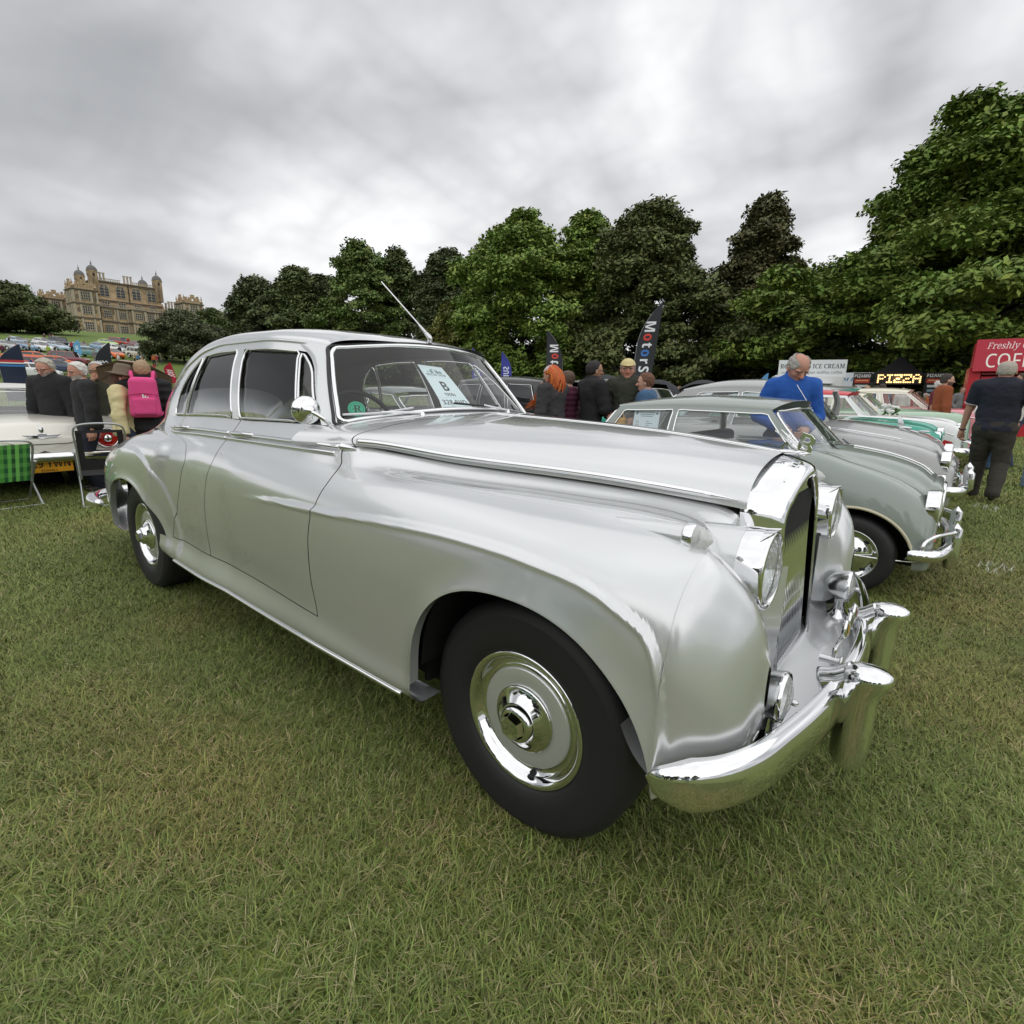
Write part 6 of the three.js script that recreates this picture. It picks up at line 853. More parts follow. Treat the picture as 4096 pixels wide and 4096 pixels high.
  const C = S.top; if (C) {
    const pad = C.pad ?? .018, hem = C.hem ?? -.03 * h, slv = C.sleeve ?? .96, ends = [0, 1].map((k) => { const e = slv < .5 ? mix3(sh[k], el[k], slv * 2) : mix3(el[k], wr[k], (slv - .5) * 2), n = slv < .5 ? nrm3(sub3(el[k], sh[k])) : nrm3(sub3(wr[k], el[k])); return [e, n]; }), cA = add3(neck, [-.012, -.02, 0]), cB = add3(neck, [-.01, C.collar || 0, 0]), cC = add3(neck, [-.006, -.02, 0]), cD = add3(neck, [0, .2, 0]), F = (x, y, z) => {
      const p = [x, y, z]; let d = torso(p, pad); const q = toTorso(p); if (C.skirt) d = smin(d, cap3(q, [0, 0, 0], [0, hem, 0], .10 * h, .12 * h) , .05);
      for (const k of [0, 1]) { const [e, end] = ends[k]; let a = cap3(p, sh[k], slv < .5 ? e : el[k], .036 * h * f4 + pad, .029 * h + pad * 1.1); if (slv >= .5) a = smin(a, cap3(p, el[k], e, .029 * h + pad * 1.1, .021 * h + pad), .02); const cut = (p[0] - e[0]) * end[0] + (p[1] - e[1]) * end[1] + (p[2] - e[2]) * end[2]; a = Math.max(a, cut); d = smin(d, a, .025); }
      if (C.collar) d = Math.min(d, Math.max(cap3(p, cA, cB, .048 * h, .045 * h), -cap3(p, cC, cD, .036 * h, .036 * h)));
      if (C.hood) d = smin(d, ell3(x - neck[0] + .07, y - neck[1] + .02, z - neck[2], .07, .06, .12), .03);
      d = Math.max(d, hem - q[1]); d = Math.max(d, q[1] - .338 * h - (C.collar || 0));
      if (C.open) d = Math.max(d, -Math.max(q[0] < 0 ? 1 : -1, Math.abs(q[2]) - C.open * (.4 + clamp(q[1] / (.3 * h))), -(q[1] - C.openY)));
      return (Math.abs(d) < .06 ? d + fold(x, y, z, C.fold ?? .009) : d) + (C.quilt ? .006 * Math.cos(q[1] * C.quilt) : 0);
    };
    const [lo, hi] = box3([chest, neck, [0, hip + hem, 0], ...sh, ...el, ...wr], .20); part(g, C.name || 'jacket', iso(F, lo, hi, (C.cell || .017) / D), C.m);
    if (C.under) part(g, 'shirt', iso((x, y, z) => { const p = [x, y, z]; let d = torso(p, pad * .45); return Math.max(d, hip + .0 - y, y - hip - .325 * h); }, ...box3([chest, neck, [0, hip, 0]], .2), .018 / D), C.under);
  }
  const B = S.bottom; if (B) {
    const anL = an.map((a) => add3(a, [0, -.02, 0])), pad = B.pad ?? .014, to = B.to ?? 0, F = (x, y, z) => { const p = [x, y, z]; let d = Math.max(torso(p, pad * .9), y - hip - .045 * h); for (const k of [0, 1]) { let q = Math.min(cap3(p, hipJ[k], kn[k], .054 * h * f4 + pad, .037 * h + pad * 1.2), cap3(p, kn[k], anL[k], .037 * h + pad * 1.2, .027 * h + pad * 1.3)); d = smin(d, q, .03); } for (const k of [0, 1]) d = Math.max(d, -(y - feet[k][1] - .02 - to) * (hyp(x - an[k][0], z - an[k][2]) < .14 ? 1 : 0) - (hyp(x - an[k][0], z - an[k][2]) < .14 ? 0 : 9)); return Math.abs(d) < .06 ? d + fold(x * .8, y, z * .8, .011) : d; };
    part(g, B.name || 'trousers', iso(F, ...box3([[0, hip + .05 * h, 0], ...kn, ...an, ...feet], .17), .019 / D), B.m);
  }
  const shoeM = S.shoe || cloth(.02, .018, .016, { roughness: .5 });
  for (const k of [0, 1]) { const f = feet[k], p = (S.footPitch ? S.footPitch[k] : 0), fy = S.footYaw ? S.footYaw[k] : (k ? .12 : -.12); const a = rotY3(rotZ3([.155 * h * .62, -.012, 0], -p), fy), F = (x, y, z) => { const q = rotZ3(rotY3(sub3([x, y, z], add3(f, [0, .045, 0])), -fy), p); let d = smin(ell3(q[0] + .02, q[1] + .005, q[2], .055, .050, .040), ell3(q[0] - .085, q[1] + .014, q[2], .085, .034, .046), .04); return Math.max(d, -.045 - q[1]); }; const c = add3(f, [.04, .045, 0]); part(g, 'shoe', iso(F, c.map((v) => v - .20), c.map((v) => v + .20), .013 / D), shoeM); }
  const H = S.hair; if (H) part(g, 'hair', H.strands ? H.strands(fromHead, R) : iso((x, y, z) => { const [a, b, c] = toHead([x, y, z]); let d = ell3(a + .08, b - .26, c, .97 * (H.k || 1), .90 * (H.k || 1), .80 * (H.k || 1)); d = smin(d, ell3(a + .45, b + .05 + (H.nape || 0), c, .5, .55, .66 * (H.k || 1)), .2); const line = H.line ?? .55; d = Math.max(d, (a - .05) * .9 + (.30 - b) * .55 - (.46 - line * .5)); d = Math.max(d, -.42 - b - (H.nape || 0) * 2); if (H.bald) d = Math.max(d, -ell3(a - .2, b - 1.0, c, .95, .62, .56)); return Math.abs(d) > .6 ? d * R : d * R + (fbm(a * 6, b * 6, c * 6 + 4, 3) - .5) * R * (H.rough ?? .22); }, headC.map((v) => v - R * 1.6), headC.map((v) => v + R * 1.6), .010 / D), H.m);
  if (S.glasses) { const q = []; for (const s of [1, -1]) { const t = new THREE.TorusGeometry(.021, .0028, 5, 16); t.rotateY(Math.PI / 2); t.scale(1, .8, 1.05); t.translate(...[0, 0, 0]); const e = new THREE.Matrix4().makeRotationFromEuler(new THREE.Euler(0, -(hy + tw) * -1, -hp - lean * .3, 'YXZ')); t.applyMatrix4(e); t.translate(...fromHead([.98, .02, .33 * s])); q.push(t); q.push(rod([fromHead([.95, .06, .55 * s]), fromHead([.0, .08, .80 * s])], .002, 4)); } q.push(rod([fromHead([1.0, .04, .1]), fromHead([1.0, .04, -.1])], .002, 4)); part(g, 'glasses', q, M.black); }
  return { g, fromHead, toHead, R, headC, neck, sp, sh, el, wr, an, h };
}
const hairM = (r, g, b) => new THREE.MeshStandardMaterial({ color: lin(r, g, b), roughness: .7 });
// ---------- the visitors ----------
{
  const T = Math.PI, blk = cloth(.014, .014, .016), jean = cloth(.035, .05, .10), navy = cloth(.012, .014, .026), oliveM = cloth(.05, .052, .035), grey = cloth(.12, .12, .12);
  const cord = new THREE.MeshStandardMaterial({ color: lin(.040, .036, .028), roughness: .95, bumpMap: dataTex(64, 8, (u) => { const k = .5 + .5 * Math.sin(u * 6.283 * 8); return [k, k, k]; }), bumpScale: .002 });
  // turn that makes a person at (x, z) face the point (tx, tz)
  const face = (x, z, tx, tz) => -Math.atan2(tz - z, tx - x);
  // man in navy polo shirt walking away at the right
  {
    const x = 1.24, z = -7.35, p = person({ label: 'man in navy polo shirt and dark cord trousers walking away from the camera', x, z, turn: face(x, z, 1.9, -14), h: 1.80, w: 1.16, fat: 1.22, detail: 1.5, skin: 'ruddy', lean: .03, headPitch: .05, handR: [.12, .83, .36], handL: [.16, .86, -.34], elbow: [[-.5, 0, .8], [-.5, 0, -.8]], footR: [-.22, .06, .12], footL: [.24, 0, -.12], footPitch: [-.75, .0], curl: [.75, .7], palm: [[1, 0, -.1], [1, 0, .1]], top: { name: 'polo_shirt', m: navy, pad: .022, sleeve: .36, hem: -.055, collar: .02, fold: .010, cell: .014 }, bottom: { m: cord, pad: .022 }, hair: { m: hairM(.42, .38, .33), k: .985, line: .1, bald: true, rough: .08 } });
    const white = cloth(.6, .5, .5); for (const k of [0, 1]) { const e = mix3(p.sh[k], p.el[k], .70), d = nrm3(sub3(p.el[k], p.sh[k])); const t = new THREE.TorusGeometry(.078, .006, 6, 26); t.applyQuaternion(new THREE.Quaternion().setFromUnitVectors(V(0, 0, 1), V(...d))); t.translate(...e); part(p.g, 'cuff_stripe', t, white); }
    const ct = new THREE.TorusGeometry(.078, .006, 6, 28); ct.rotateX(Math.PI / 2); ct.translate(p.neck[0], p.neck[1] + .022, p.neck[2]); part(p.g, 'collar_stripe', ct, white);
    const wb = new THREE.TorusGeometry(.036, .006, 6, 20); { const d = nrm3(sub3(p.wr[1], p.el[1])); wb.applyQuaternion(new THREE.Quaternion().setFromUnitVectors(V(0, 0, 1), V(...d))); wb.translate(...mix3(p.el[1], p.wr[1], .93)); } part(p.g, 'wristband', wb, navy);
  }
  // man in the blue fleece bending over the small car
  {
    const x = -.47, z = -4.00, p = person({ label: 'balding man in bright blue fleece looking down between the two grey cars', x, z, turn: face(x, z, .75, -1.6), h: 1.74, w: .92, fat: 1.06, detail: 1.45, skin: 'ruddy', lean: .20, headPitch: .52, headYaw: .30, handR: [.22, 1.0, .12], handL: [.24, .98, -.12], hideHand: [0, 0], curl: [.9, .9], palm: [[0, 1, 0], [0, 1, 0]], top: { name: 'fleece', m: cloth(.018, .10, .42), pad: .020, hem: -.07, collar: .055, fold: .008, open: .05, openY: .62, cell: .014, under: navy }, bottom: { m: jean }, hair: { m: hairM(.36, .34, .31), k: 1.01, line: .0, bald: true, rough: .16 } });
    for (const s of [1, -1]) part(p.g, 'glasses', rod([p.fromHead([.9, .05, .35 * s]), p.fromHead([.05, .1, .80 * s])], .0025, 4), M.black);
  }
  // group behind the silver saloon bonnet
  {
    const x = -3.12, z = -3.72, P = V(0, 0, 0);
    const strands = (fh, R) => { const r = rng(77), out = []; for (let i = 0; i < 330; i++) { const a = r() * 6.283, b = .15 + r() * 1.35, q0 = [-.12 + Math.cos(a) * .9 * Math.sin(b), .22 + Math.cos(b) * .92, Math.sin(a) * .80 * Math.sin(b)]; if (q0[0] > .50) continue; const s = fh(q0), bk = fh([q0[0] * .6 - .75, q0[1] * .75 - .2, q0[2] * 1.25]), L = .20 + r() * .30, wx = (r() - .5) * .16, wz = (r() - .5) * .16; out.push(paintVerts(rod([s, bk, [bk[0] + L * .04 + wx * .5, bk[1] - L * .50, bk[2] - L * .05 + wz * .6], [bk[0] + L * .50 + wx * .6, bk[1] - L * .92, bk[2] - L * .42 + wz * .6]], (t) => .0105 * (1 - .82 * t) * (.6 + .8 * (i % 3) / 2), 4, false, 7), lerp(.42, .62, r()), lerp(.075, .16, r()), lerp(.01, .03, r()))); } return out; };
    const p = person({ label: 'woman with long bright orange hair and dark jacket beside the silver car', x, z, turn: face(x, z, -7.6, -4.2), h: 1.66, detail: 1.3, headYaw: .1, lean: .06, handR: [.20, 1.30, .02], elbow: [[0, -1, .6], [-.7, -.2, -.6]], palm: [[0, 1, 0], [1, 0, 0]], top: { m: cloth(.038, .036, .038), pad: .026, hem: -.12, collar: .03, fold: .014 }, bottom: { m: blk }, hair: { m: new THREE.MeshStandardMaterial({ vertexColors: true, roughness: .55 }), strands } });
    part(p.g, 'scalp_hair', iso((a, b, c) => { const [u, v, w] = p.toHead([a, b, c]); return Math.max(ell3(u + .10, v - .24, w, .97, .92, .80), u - .25 - v * .45) * p.R + (fbm(u * 5, v * 5, w * 5, 3) - .5) * .012; }, p.headC.map((v) => v - p.R * 1.4), p.headC.map((v) => v + p.R * 1.4), .010), hairM(.50, .10, .015));
    part(p.g, 'cap', iso((a, b, c) => { const [u, v, w] = p.toHead([a, b, c]); return Math.max(ell3(u + .04, v - .28, w, 1.02, .92, .83), .55 - v + u * -.25) * p.R; }, p.headC.map((v) => v - p.R * 1.4), p.headC.map((v) => v + p.R * 1.4), .012), cloth(.5, .46, .45));
    person({ label: 'person in a quilted plum jacket half hidden behind the orange-haired woman', x: -3.30, z: -4.30, turn: face(-3.3, -4.3, -6, -4), h: 1.62, hair: { m: hairM(.10, .06, .04) }, top: { m: cloth(.09, .018, .045), pad: .030, quilt: 90, hem: -.1 }, bottom: { m: blk } });
    person({ label: 'man with black hair and glasses in a black fleece, back to the camera', x: -2.92, z: -4.28, turn: face(-2.92, -4.28, -1.9, -6.2), h: 1.74, w: 1.08, detail: 1.3, skin: 'tan', headYaw: -.15, glasses: true, handR: [.28, 1.05, .10], handL: [.28, 1.05, -.08], top: { name: 'fleece', m: blk, pad: .026, hem: -.09, collar: .035, fold: .008 }, bottom: { m: cloth(.025, .027, .035) }, hair: { m: hairM(.012, .010, .010), line: .75, rough: .10 } });
    const q = person({ label: 'older man in a pale yellow cap and dark green waxed jacket', x: -2.54, z: -4.55, turn: face(-2.54, -4.55, -2.3, -1.0), h: 1.76, w: 1.08, fat: 1.08, detail: 1.4, skin: 'ruddy', headYaw: .45, handR: [.24, 1.03, .14], handL: [.20, .98, -.20], curl: [.9, .9], palm: [[0, 1, 0], [0, 1, 0]], top: { m: cloth(.035, .038, .026), pad: .032, hem: -.16, collar: .035, hood: true, fold: .016, open: .045, openY: .66, under: cloth(.10, .085, .07) }, bottom: { m: blk }, hair: { m: hairM(.3, .27, .24), line: .2 } });
    part(q.g, 'cap', iso((a, b, c) => { const [u, v, w] = q.toHead([a, b, c]); const d = Math.max(ell3(u + .06, v - .34, w, 1.04, .90, .86), .46 - v - .10 * u); return Math.min(d, Math.max(ell3(u - .92, v - .46 + .12 * (u - .6), w, .55, .06, .56), .4 - u)) * q.R; }, q.headC.map((v) => v - q.R * 1.7), q.headC.map((v) => v + q.R * 1.7), .009), cloth(.62, .52, .26));
    person({ label: 'woman in denim jacket and leopard print scarf with brown hair tied back', x: -2.20, z: -4.42, turn: face(-2.2, -4.42, -5.0, -3.4), h: 1.58, w: 1.05, fat: 1.1, detail: 1.2, hair: { m: hairM(.13, .055, .03), line: .62, rough: .18, k: 1.04 }, top: { name: 'denim_jacket', m: cloth(.055, .12, .22), pad: .028, hem: -.06, fold: .012, open: .07, openY: .5, under: new THREE.MeshStandardMaterial({ color: lin(.50, .27, .21), roughness: .9 }) }, bottom: { m: jean } });
    solo('shoulder_bag', [rbox(.18, .22, .10, .03, 0, 0, 0), rod([[-.06, .10, 0], [-.04, .16, .0], [.04, .16, .0], [.06, .10, 0]], .008, 6)], cloth(.60, .30, .02), 'small yellow bag held in front of the man in the pale cap', 'bag', undefined, [-2.46, .90, -4.24]);
  }
  // group behind the cream coupe
  {
    const G = 'x';
    person({ label: 'grey-haired man with glasses and black coat behind the cream coupe', x: -8.52, z: .25, turn: face(-8.52, .25, -6.5, 2.6), h: 1.68, w: 1.1, detail: 1.2, skin: 'ruddy', headPitch: .30, glasses: true, beard: [.35, .32, .30], hair: { m: hairM(.46, .43, .36), line: .75, rough: .34, k: 1.07 }, top: { m: blk, pad: .030, collar: .06, hem: -.15, open: .05, openY: .6, under: cloth(.16, .14, .10) }, bottom: { m: blk } });
    person({ label: 'white-haired man with a short beard in a black jacket, seen side on', x: -7.66, z: .09, turn: face(-7.66, .09, -7.6, 3.2), h: 1.62, w: 1.06, detail: 1.2, skin: 'ruddy', headPitch: .16, headYaw: .25, beard: [.55, .53, .50], hair: { m: hairM(.66, .64, .60), line: .70, rough: .30, k: 1.04 }, top: { m: cloth(.022, .022, .024), pad: .026, hem: -.10, open: .05, openY: .55, under: grey }, bottom: { m: navy } });
    person({ label: 'man in glasses and olive jacket with a hand to his mouth', x: -8.39, z: -.25, turn: face(-8.39, -.25, -5.5, 1.2), h: 1.66, w: 1.08, detail: 1.2, skin: 'tan', headPitch: .08, glasses: true, handR: [.17, 1.40, .02], elbow: [[.2, -1, .5], [-.7, -.2, -.6]], palm: [[0, 0, -1], [1, 0, 0]], hair: { m: hairM(.50, .49, .47), line: .8, rough: .2, k: 1.03 }, top: { m: oliveM, pad: .030, hem: -.10, fold: .014 }, bottom: { m: navy } });
    const wq = person({ label: 'woman in a brown brimmed hat, cream jacket and red scarf under the umbrella', x: -6.85, z: -.10, turn: face(-6.85, -.10, -5.4, -2.4), h: 1.54, fat: 1.05, detail: 1.2, skin: 'ruddy', handL: [.24, 1.12, -.05], hair: { m: hairM(.09, .03, .02), line: .6, k: 1.05, nape: .35 }, top: { m: cloth(.66, .58, .32), pad: .028, hem: -.08, fold: .016 }, bottom: { m: jean } });
    part(wq.g, 'hat', turned([[0, .115], [.06, .112], [.085, .09], [.098, .01], [.15, -.012], [.175, -.005], [.15, -.02], [.09, -.006]], 26).rotateZ(-.18).translate(wq.headC[0], wq.headC[1] + .055, wq.headC[2]), cloth(.16, .12, .085));
    part(wq.g, 'scarf', new THREE.TorusGeometry(.068, .026, 8, 20).rotateX(Math.PI / 2).translate(wq.neck[0], wq.neck[1] + .005, wq.neck[2]), cloth(.45, .03, .05));
    const bx = -6.74, bz = -.30, b = person({ label: 'short-haired person in black with their back to the camera, behind the silver car tail', x: bx, z: bz, turn: face(bx, bz, -12, -2.2), h: 1.64, w: 1.05, detail: 1.3, hair: { m: hairM(.36, .25, .15), line: .8, rough: .12 }, top: { m: blk, pad: .026, hem: -.08, collar: .03, quilt: 70 }, bottom: { m: blk } });
    // pink rucksack worn on that back
    const th = face(bx, bz, -12, -2.2), bag = thing('rucksack', 'bright pink rucksack with a white three-stripe emblem on the back of a person in black', 'backpack', [bx, 0, bz], th);
    const pink = cloth(.72, .075, .25), pinkD = cloth(.55, .05, .18);
    part(bag, 'pack', iso((x, y, z) => hyp(Math.max(0, Math.abs(x + .20) - .04), Math.max(0, Math.abs(y - 1.19) - .17), Math.max(0, Math.abs(z) - .085 + .05 * (y - 1.19))) - .062 + .010 * (fbm(x * 9, y * 9, z * 9, 3) - .5), [-.36, .84, -.22], [-.04, 1.50, .22], .014), pink);
    part(bag, 'front_pocket', iso((x, y, z) => hyp(Math.max(0, Math.abs(x + .285) - .01), Math.max(0, Math.abs(y - 1.09) - .07), Math.max(0, Math.abs(z) - .085)) - .032 + .006 * (fbm(x * 12, y * 12, z * 12, 3) - .5), [-.38, .90, -.18], [-.16, 1.22, .18], .013), pink);
    part(bag, 'seam', rod([[-.285, 1.22, -.15], [-.318, 1.24, 0], [-.285, 1.22, .15]], .006, 5), pinkD);
    for (const s of [1, -1]) part(bag, 'strap', rod([[-.13, 1.36, .10 * s], [-.06, 1.475, .11 * s], [.06, 1.46, .115 * s], [.13, 1.30, .12 * s], [.05, 1.05, .17 * s], [-.12, .98, .13 * s]], .022, 6), pink);
    for (const i of [0, 1, 2]) part(bag, 'emblem', xf(extrude([[0, 0], [.016, 0], [.016, .018 + i * .014], [0, .010 + i * .014]], .002), { p: [-.313, 1.185, .032 - i * .022], r: [0, -Math.PI / 2, 0] }), cloth(.8, .8, .8)); part(bag, 'emblem', box(.003, .008, .075, -.314, 1.172, .0), cloth(.8, .8, .8));
    person({ label: 'man with a reddish face partly hidden behind the person with the rucksack', x: -8.9, z: -1.05, turn: face(-8.9, -1, -4, 0), h: 1.58, skin: 'ruddy', hair: { m: hairM(.2, .1, .05) }, top: { m: cloth(.5, .5, .52) }, bottom: { m: jean } });
    // the brown umbrella over them
    const u = thing('umbrella', 'brown and fawn umbrella tilted over the woman in the hat', 'umbrella', [-7.55, 1.22, -.42]); u.rotation.set(-.30, 0, .42);
    const canopy = surf(lr(0, 8, 32), 8, (s, t) => { const a = s / 8 * 2 * T, sag = 1 - .07 * Math.pow(Math.sin((s % 1) * T), .8) * t, r = .44 * t * sag; return [Math.cos(a) * r, (.40 - .17 * t * t), Math.sin(a) * r]; }); part(u, 'canopy', canopy, new THREE.MeshStandardMaterial({ color: lin(.36, .25, .20), roughness: .8, side: THREE.DoubleSide })); part(u, 'shaft', rod([[0, -.35, 0], [0, .46, 0]], .006, 6), M.black); for (let i = 0; i < 8; i++) { const a = i / 8 * 2 * T; part(u, 'rib', rod(lr(0, 1, 5).map((t) => [Math.cos(a) * .43 * t, .393 - .17 * t * t, Math.sin(a) * .43 * t]), .003, 4), M.black); }
  }
  // walkers by the stalls
  const hr = (r, g, b, l = .65) => ({ m: hairM(r, g, b), line: l });
  person({ label: 'bearded man in a rust brown jacket walking past the pizza stall', x: .55, z: -12.3, turn: face(.55, -12.3, 4, -13.5), h: 1.82, w: 1.08, beard: [.04, .03, .025], footR: [.22, 0, .1], footL: [-.2, 0, -.1], hair: hr(.04, .03, .025), top: { m: cloth(.26, .065, .022), hem: -.06, pad: .022 }, bottom: { m: navy } });
  person({ label: 'older man in a maroon checked shirt beside the bearded man', x: .42, z: -13.7, turn: face(.42, -13.7, 3.6, -13), h: 1.74, skin: 'ruddy', hair: { ...hr(.6, .58, .55, .3), bald: true }, top: { name: 'shirt', m: cloth(.13, .02, .03), sleeve: .38, hem: -.06 }, bottom: { m: blk } });
  person({ label: 'man in a blue-grey jumper standing with folded arms by the dark gazebo', x: -1.0, z: -17.6, turn: face(-1, -17.6, -2.2, -28), h: 1.74, handR: [.2, 1.18, -.06], handL: [.2, 1.16, .08], hair: hr(.05, .035, .025), top: { m: cloth(.09, .14, .22), hem: -.05 }, bottom: { m: blk } });
  person({ label: 'woman in a white cardigan and blue dress left of the man in the navy polo', x: 1.35, z: -11.6, turn: face(1.35, -11.6, 4, -8.5), h: 1.66, fat: 1.15, handR: [.22, 1.0, .16], hair: hr(.10, .05, .03), top: { name: 'cardigan', m: cloth(.68, .66, .63), hem: -.12, open: .08, openY: .3, under: cloth(.10, .18, .32) }, bottom: { name: 'dress', m: cloth(.10, .18, .32), pad: .03 } });
  person({ label: 'man with short dark hair turned aside, just left of the navy polo shirt', x: 1.75, z: -12.5, turn: face(1.75, -12.5, -2, -12), h: 1.82, skin: 'tan', hair: hr(.04, .03, .02), top: { name: 'shirt', m: cloth(.66, .64, .62), hem: -.08 }, bottom: { m: jean } });
  person({ label: 'person in a long pale denim skirt hidden behind the man in the navy polo', x: 1.95, z: -9.1, turn: face(1.95, -9.1, 2.8, -14), h: 1.60, hair: hr(.12, .07, .04), top: { m: cloth(.10, .02, .025), hem: -.10 }, bottom: { name: 'jeans', m: cloth(.14, .20, .28), pad: .05 }, shoe: cloth(.7, .7, .7) });
  // spectators on the photographer's side, mirrored in the bumper and lamps
  person({ label: 'spectator in dark clothes behind the camera on the left', x: .2, z: 4.6, turn: face(.2, 4.6, 0, 0), h: 1.76, hair: hr(.05, .04, .03), top: { m: navy }, bottom: { m: blk } });
  person({ label: 'spectator in black with a cap behind the camera', x: 1.0, z: 5.2, turn: face(1, 5.2, 0, 0), h: 1.78, w: 1.1, hair: hr(.02, .02, .02), top: { m: blk }, bottom: { m: blk } });
  person({ label: 'spectator in pale jeans behind the camera on the right', x: 2.6, z: 4.3, turn: face(2.6, 4.3, 0, 0), h: 1.74, hair: hr(.2, .15, .1), top: { m: grey }, bottom: { m: cloth(.2, .26, .33) } });

  // ---- the distant crowd: a few figures built once and copied with other clothes ----
  const proto = [
    { h: 1.72, footR: [.1, 0, .09], footL: [-.1, 0, -.09] }, { h: 1.64, w: .95, handR: [.2, 1.05, .12] }, { h: 1.78, w: 1.08, fat: 1.12, handR: [.12, .95, .2], handL: [.2, 1.1, -.1] }, { h: 1.60, w: .95, fat: 1.05, lean: .06 },
  ].map((o, i) => ({ ...o, detail: .55, eyes: false, hair: { m: hairM(.05, .035, .02) }, top: { m: grey }, bottom: { m: blk } }));
  const pal = [[.02, .02, .025, 'black'], [.35, .03, .04, 'red'], [.03, .06, .20, 'navy blue'], [.62, .60, .58, 'white'], [.18, .18, .19, 'grey'], [.10, .12, .05, 'olive'], [.40, .30, .20, 'tan'], [.10, .22, .36, 'light blue'], [.45, .12, .03, 'orange'], [.12, .03, .06, 'maroon'], [.30, .42, .05, 'lime']];
  const hairs = [[.03, .02, .015, 'dark'], [.14, .08, .04, 'brown'], [.45, .42, .38, 'grey'], [.36, .25, .12, 'fair']];
  const topM = pal.map((p) => cloth(p[0], p[1], p[2])), hairMs = hairs.map((p) => hairM(p[0], p[1], p[2])), botM = [blk, jean, navy, cloth(.25, .22, .17)];
  const base = []; let rI = rng(303);
  function extra(x, z, label, ti, hi, turn, group) {
    const k = Math.floor(rI() * 4); let o;
    if (!base[k]) { o = person({ ...proto[k], x, z, turn, label, group }).g; base[k] = o; } else { o = base[k].clone(); o.name = numbered('person'); scene.add(o); o.position.set(x, groundH(x, z), z); o.rotation.set(0, turn, 0); o.userData = { label, category: 'person' }; if (group) o.userData.group = group; }
    o.traverse((m) => { if (m.name === 'jacket') m.material = topM[ti]; if (m.name === 'hair') m.material = hairMs[hi]; if (m.name === 'trousers') m.material = botM[(ti + hi) % 4]; });
    return o;
  }
  // band of visitors in front of the stalls: [x, z] by bearing and distance
  const where = ['by the ice cream stall', 'in front of the dark gazebo', 'between the umbrellas', 'beyond the row of parked cars', 'near the trees', 'at the edge of the stalls'];
  const r = rng(404); let n = 0;
  const used = new Set();
  const combos = () => { const L = []; for (let a = 0; a < 10; a++) for (let b = 0; b < 4; b++) L.push([a, b]); for (let i = L.length - 1; i > 0; i--) { const j = Math.floor(r() * (i + 1)); [L[i], L[j]] = [L[j], L[i]]; } return L; };
  const crowd = (a0, a1, d0, d1, count, place) => { const CB = combos(); for (let i = 0; i < count; i++) { const px = lerp(a0, a1, (i + .15 + r() * .7) / count), d = lerp(d0, d1, r()), L = (px - 966) / 1000 * d, x = .852 - .636 * d + .772 * L, z = 1.92 - .772 * d - .636 * L, [ti, hi] = CB[i]; extra(x, z, `${hairs[hi][3]}-haired visitor in a ${pal[ti][3]} top, ${place}`, ti, hi, r() * 6.283); n++; } };
  crowd(1245, 1330, 20, 32, 12, 'beyond the dark umbrellas under the trees');
  crowd(1335, 1450, 17, 26, 13, 'left of the man in the blue fleece');
  crowd(1535, 1660, 17, 27, 15, 'in front of the ice cream stalls');
  crowd(1665, 1770, 21, 28, 12, 'queueing at the pizza gazebo');
  crowd(1780, 1930, 20, 23, 6, 'at the red coffee stand');
  // figures scattered on the slope below the hall
  const slope = [[-123.8, -15.8], [-103.6, -12.1], [-104.1, -13.7], [-109, -15.9], [-101.9, -15.2], [-102.6, -16.9], [-103, -17.7], [-86.8, -10.9], [-85.8, -10.3], [-143.2, -24], [-140.2, -24.4], [-140.5, -24.9], [-138.8, -35.9], [-141.4, -36.9], [-143.9, -37.8], [-142, -38], [-131.8, -35.5], [-120.3, -27.3], [-120, -26.9], [-115.8, -22.5], [-121.7, -25.5], [-109.5, -27.5], [-91, -24.2], [-91.2, -24.7], [-81.1, -22.2], [-78.3, -21.7], [-91.6, -26.8], [-91.8, -27.3], [-94, -28.5], [-114.5, -29.9], [-123.7, -39.6], [-95, -20.5], [-98, -22.5], [-88, -21.5], [-84, -18.5], [-75, -12.4], [-72, -9.8], [-70, -15.5], [-68, -17.5], [-74, -19]];
  const SC = combos(); slope.forEach(([x, z], i) => { const [t0, hi] = SC[i], ti = i === 5 ? 10 : t0; extra(x, z, i === 5 ? 'visitor in a hi-vis lime top on the grass slope' : `${hairs[hi][3]}-haired figure in a ${pal[ti][3]} top, ${x < -130 ? 'below the hall door' : x < -110 ? 'by the upper row of slope cars' : x < -90 ? 'between the two slope car rows' : 'near the orange slope cars'}`, ti, hi, r() * 6.283); });
}
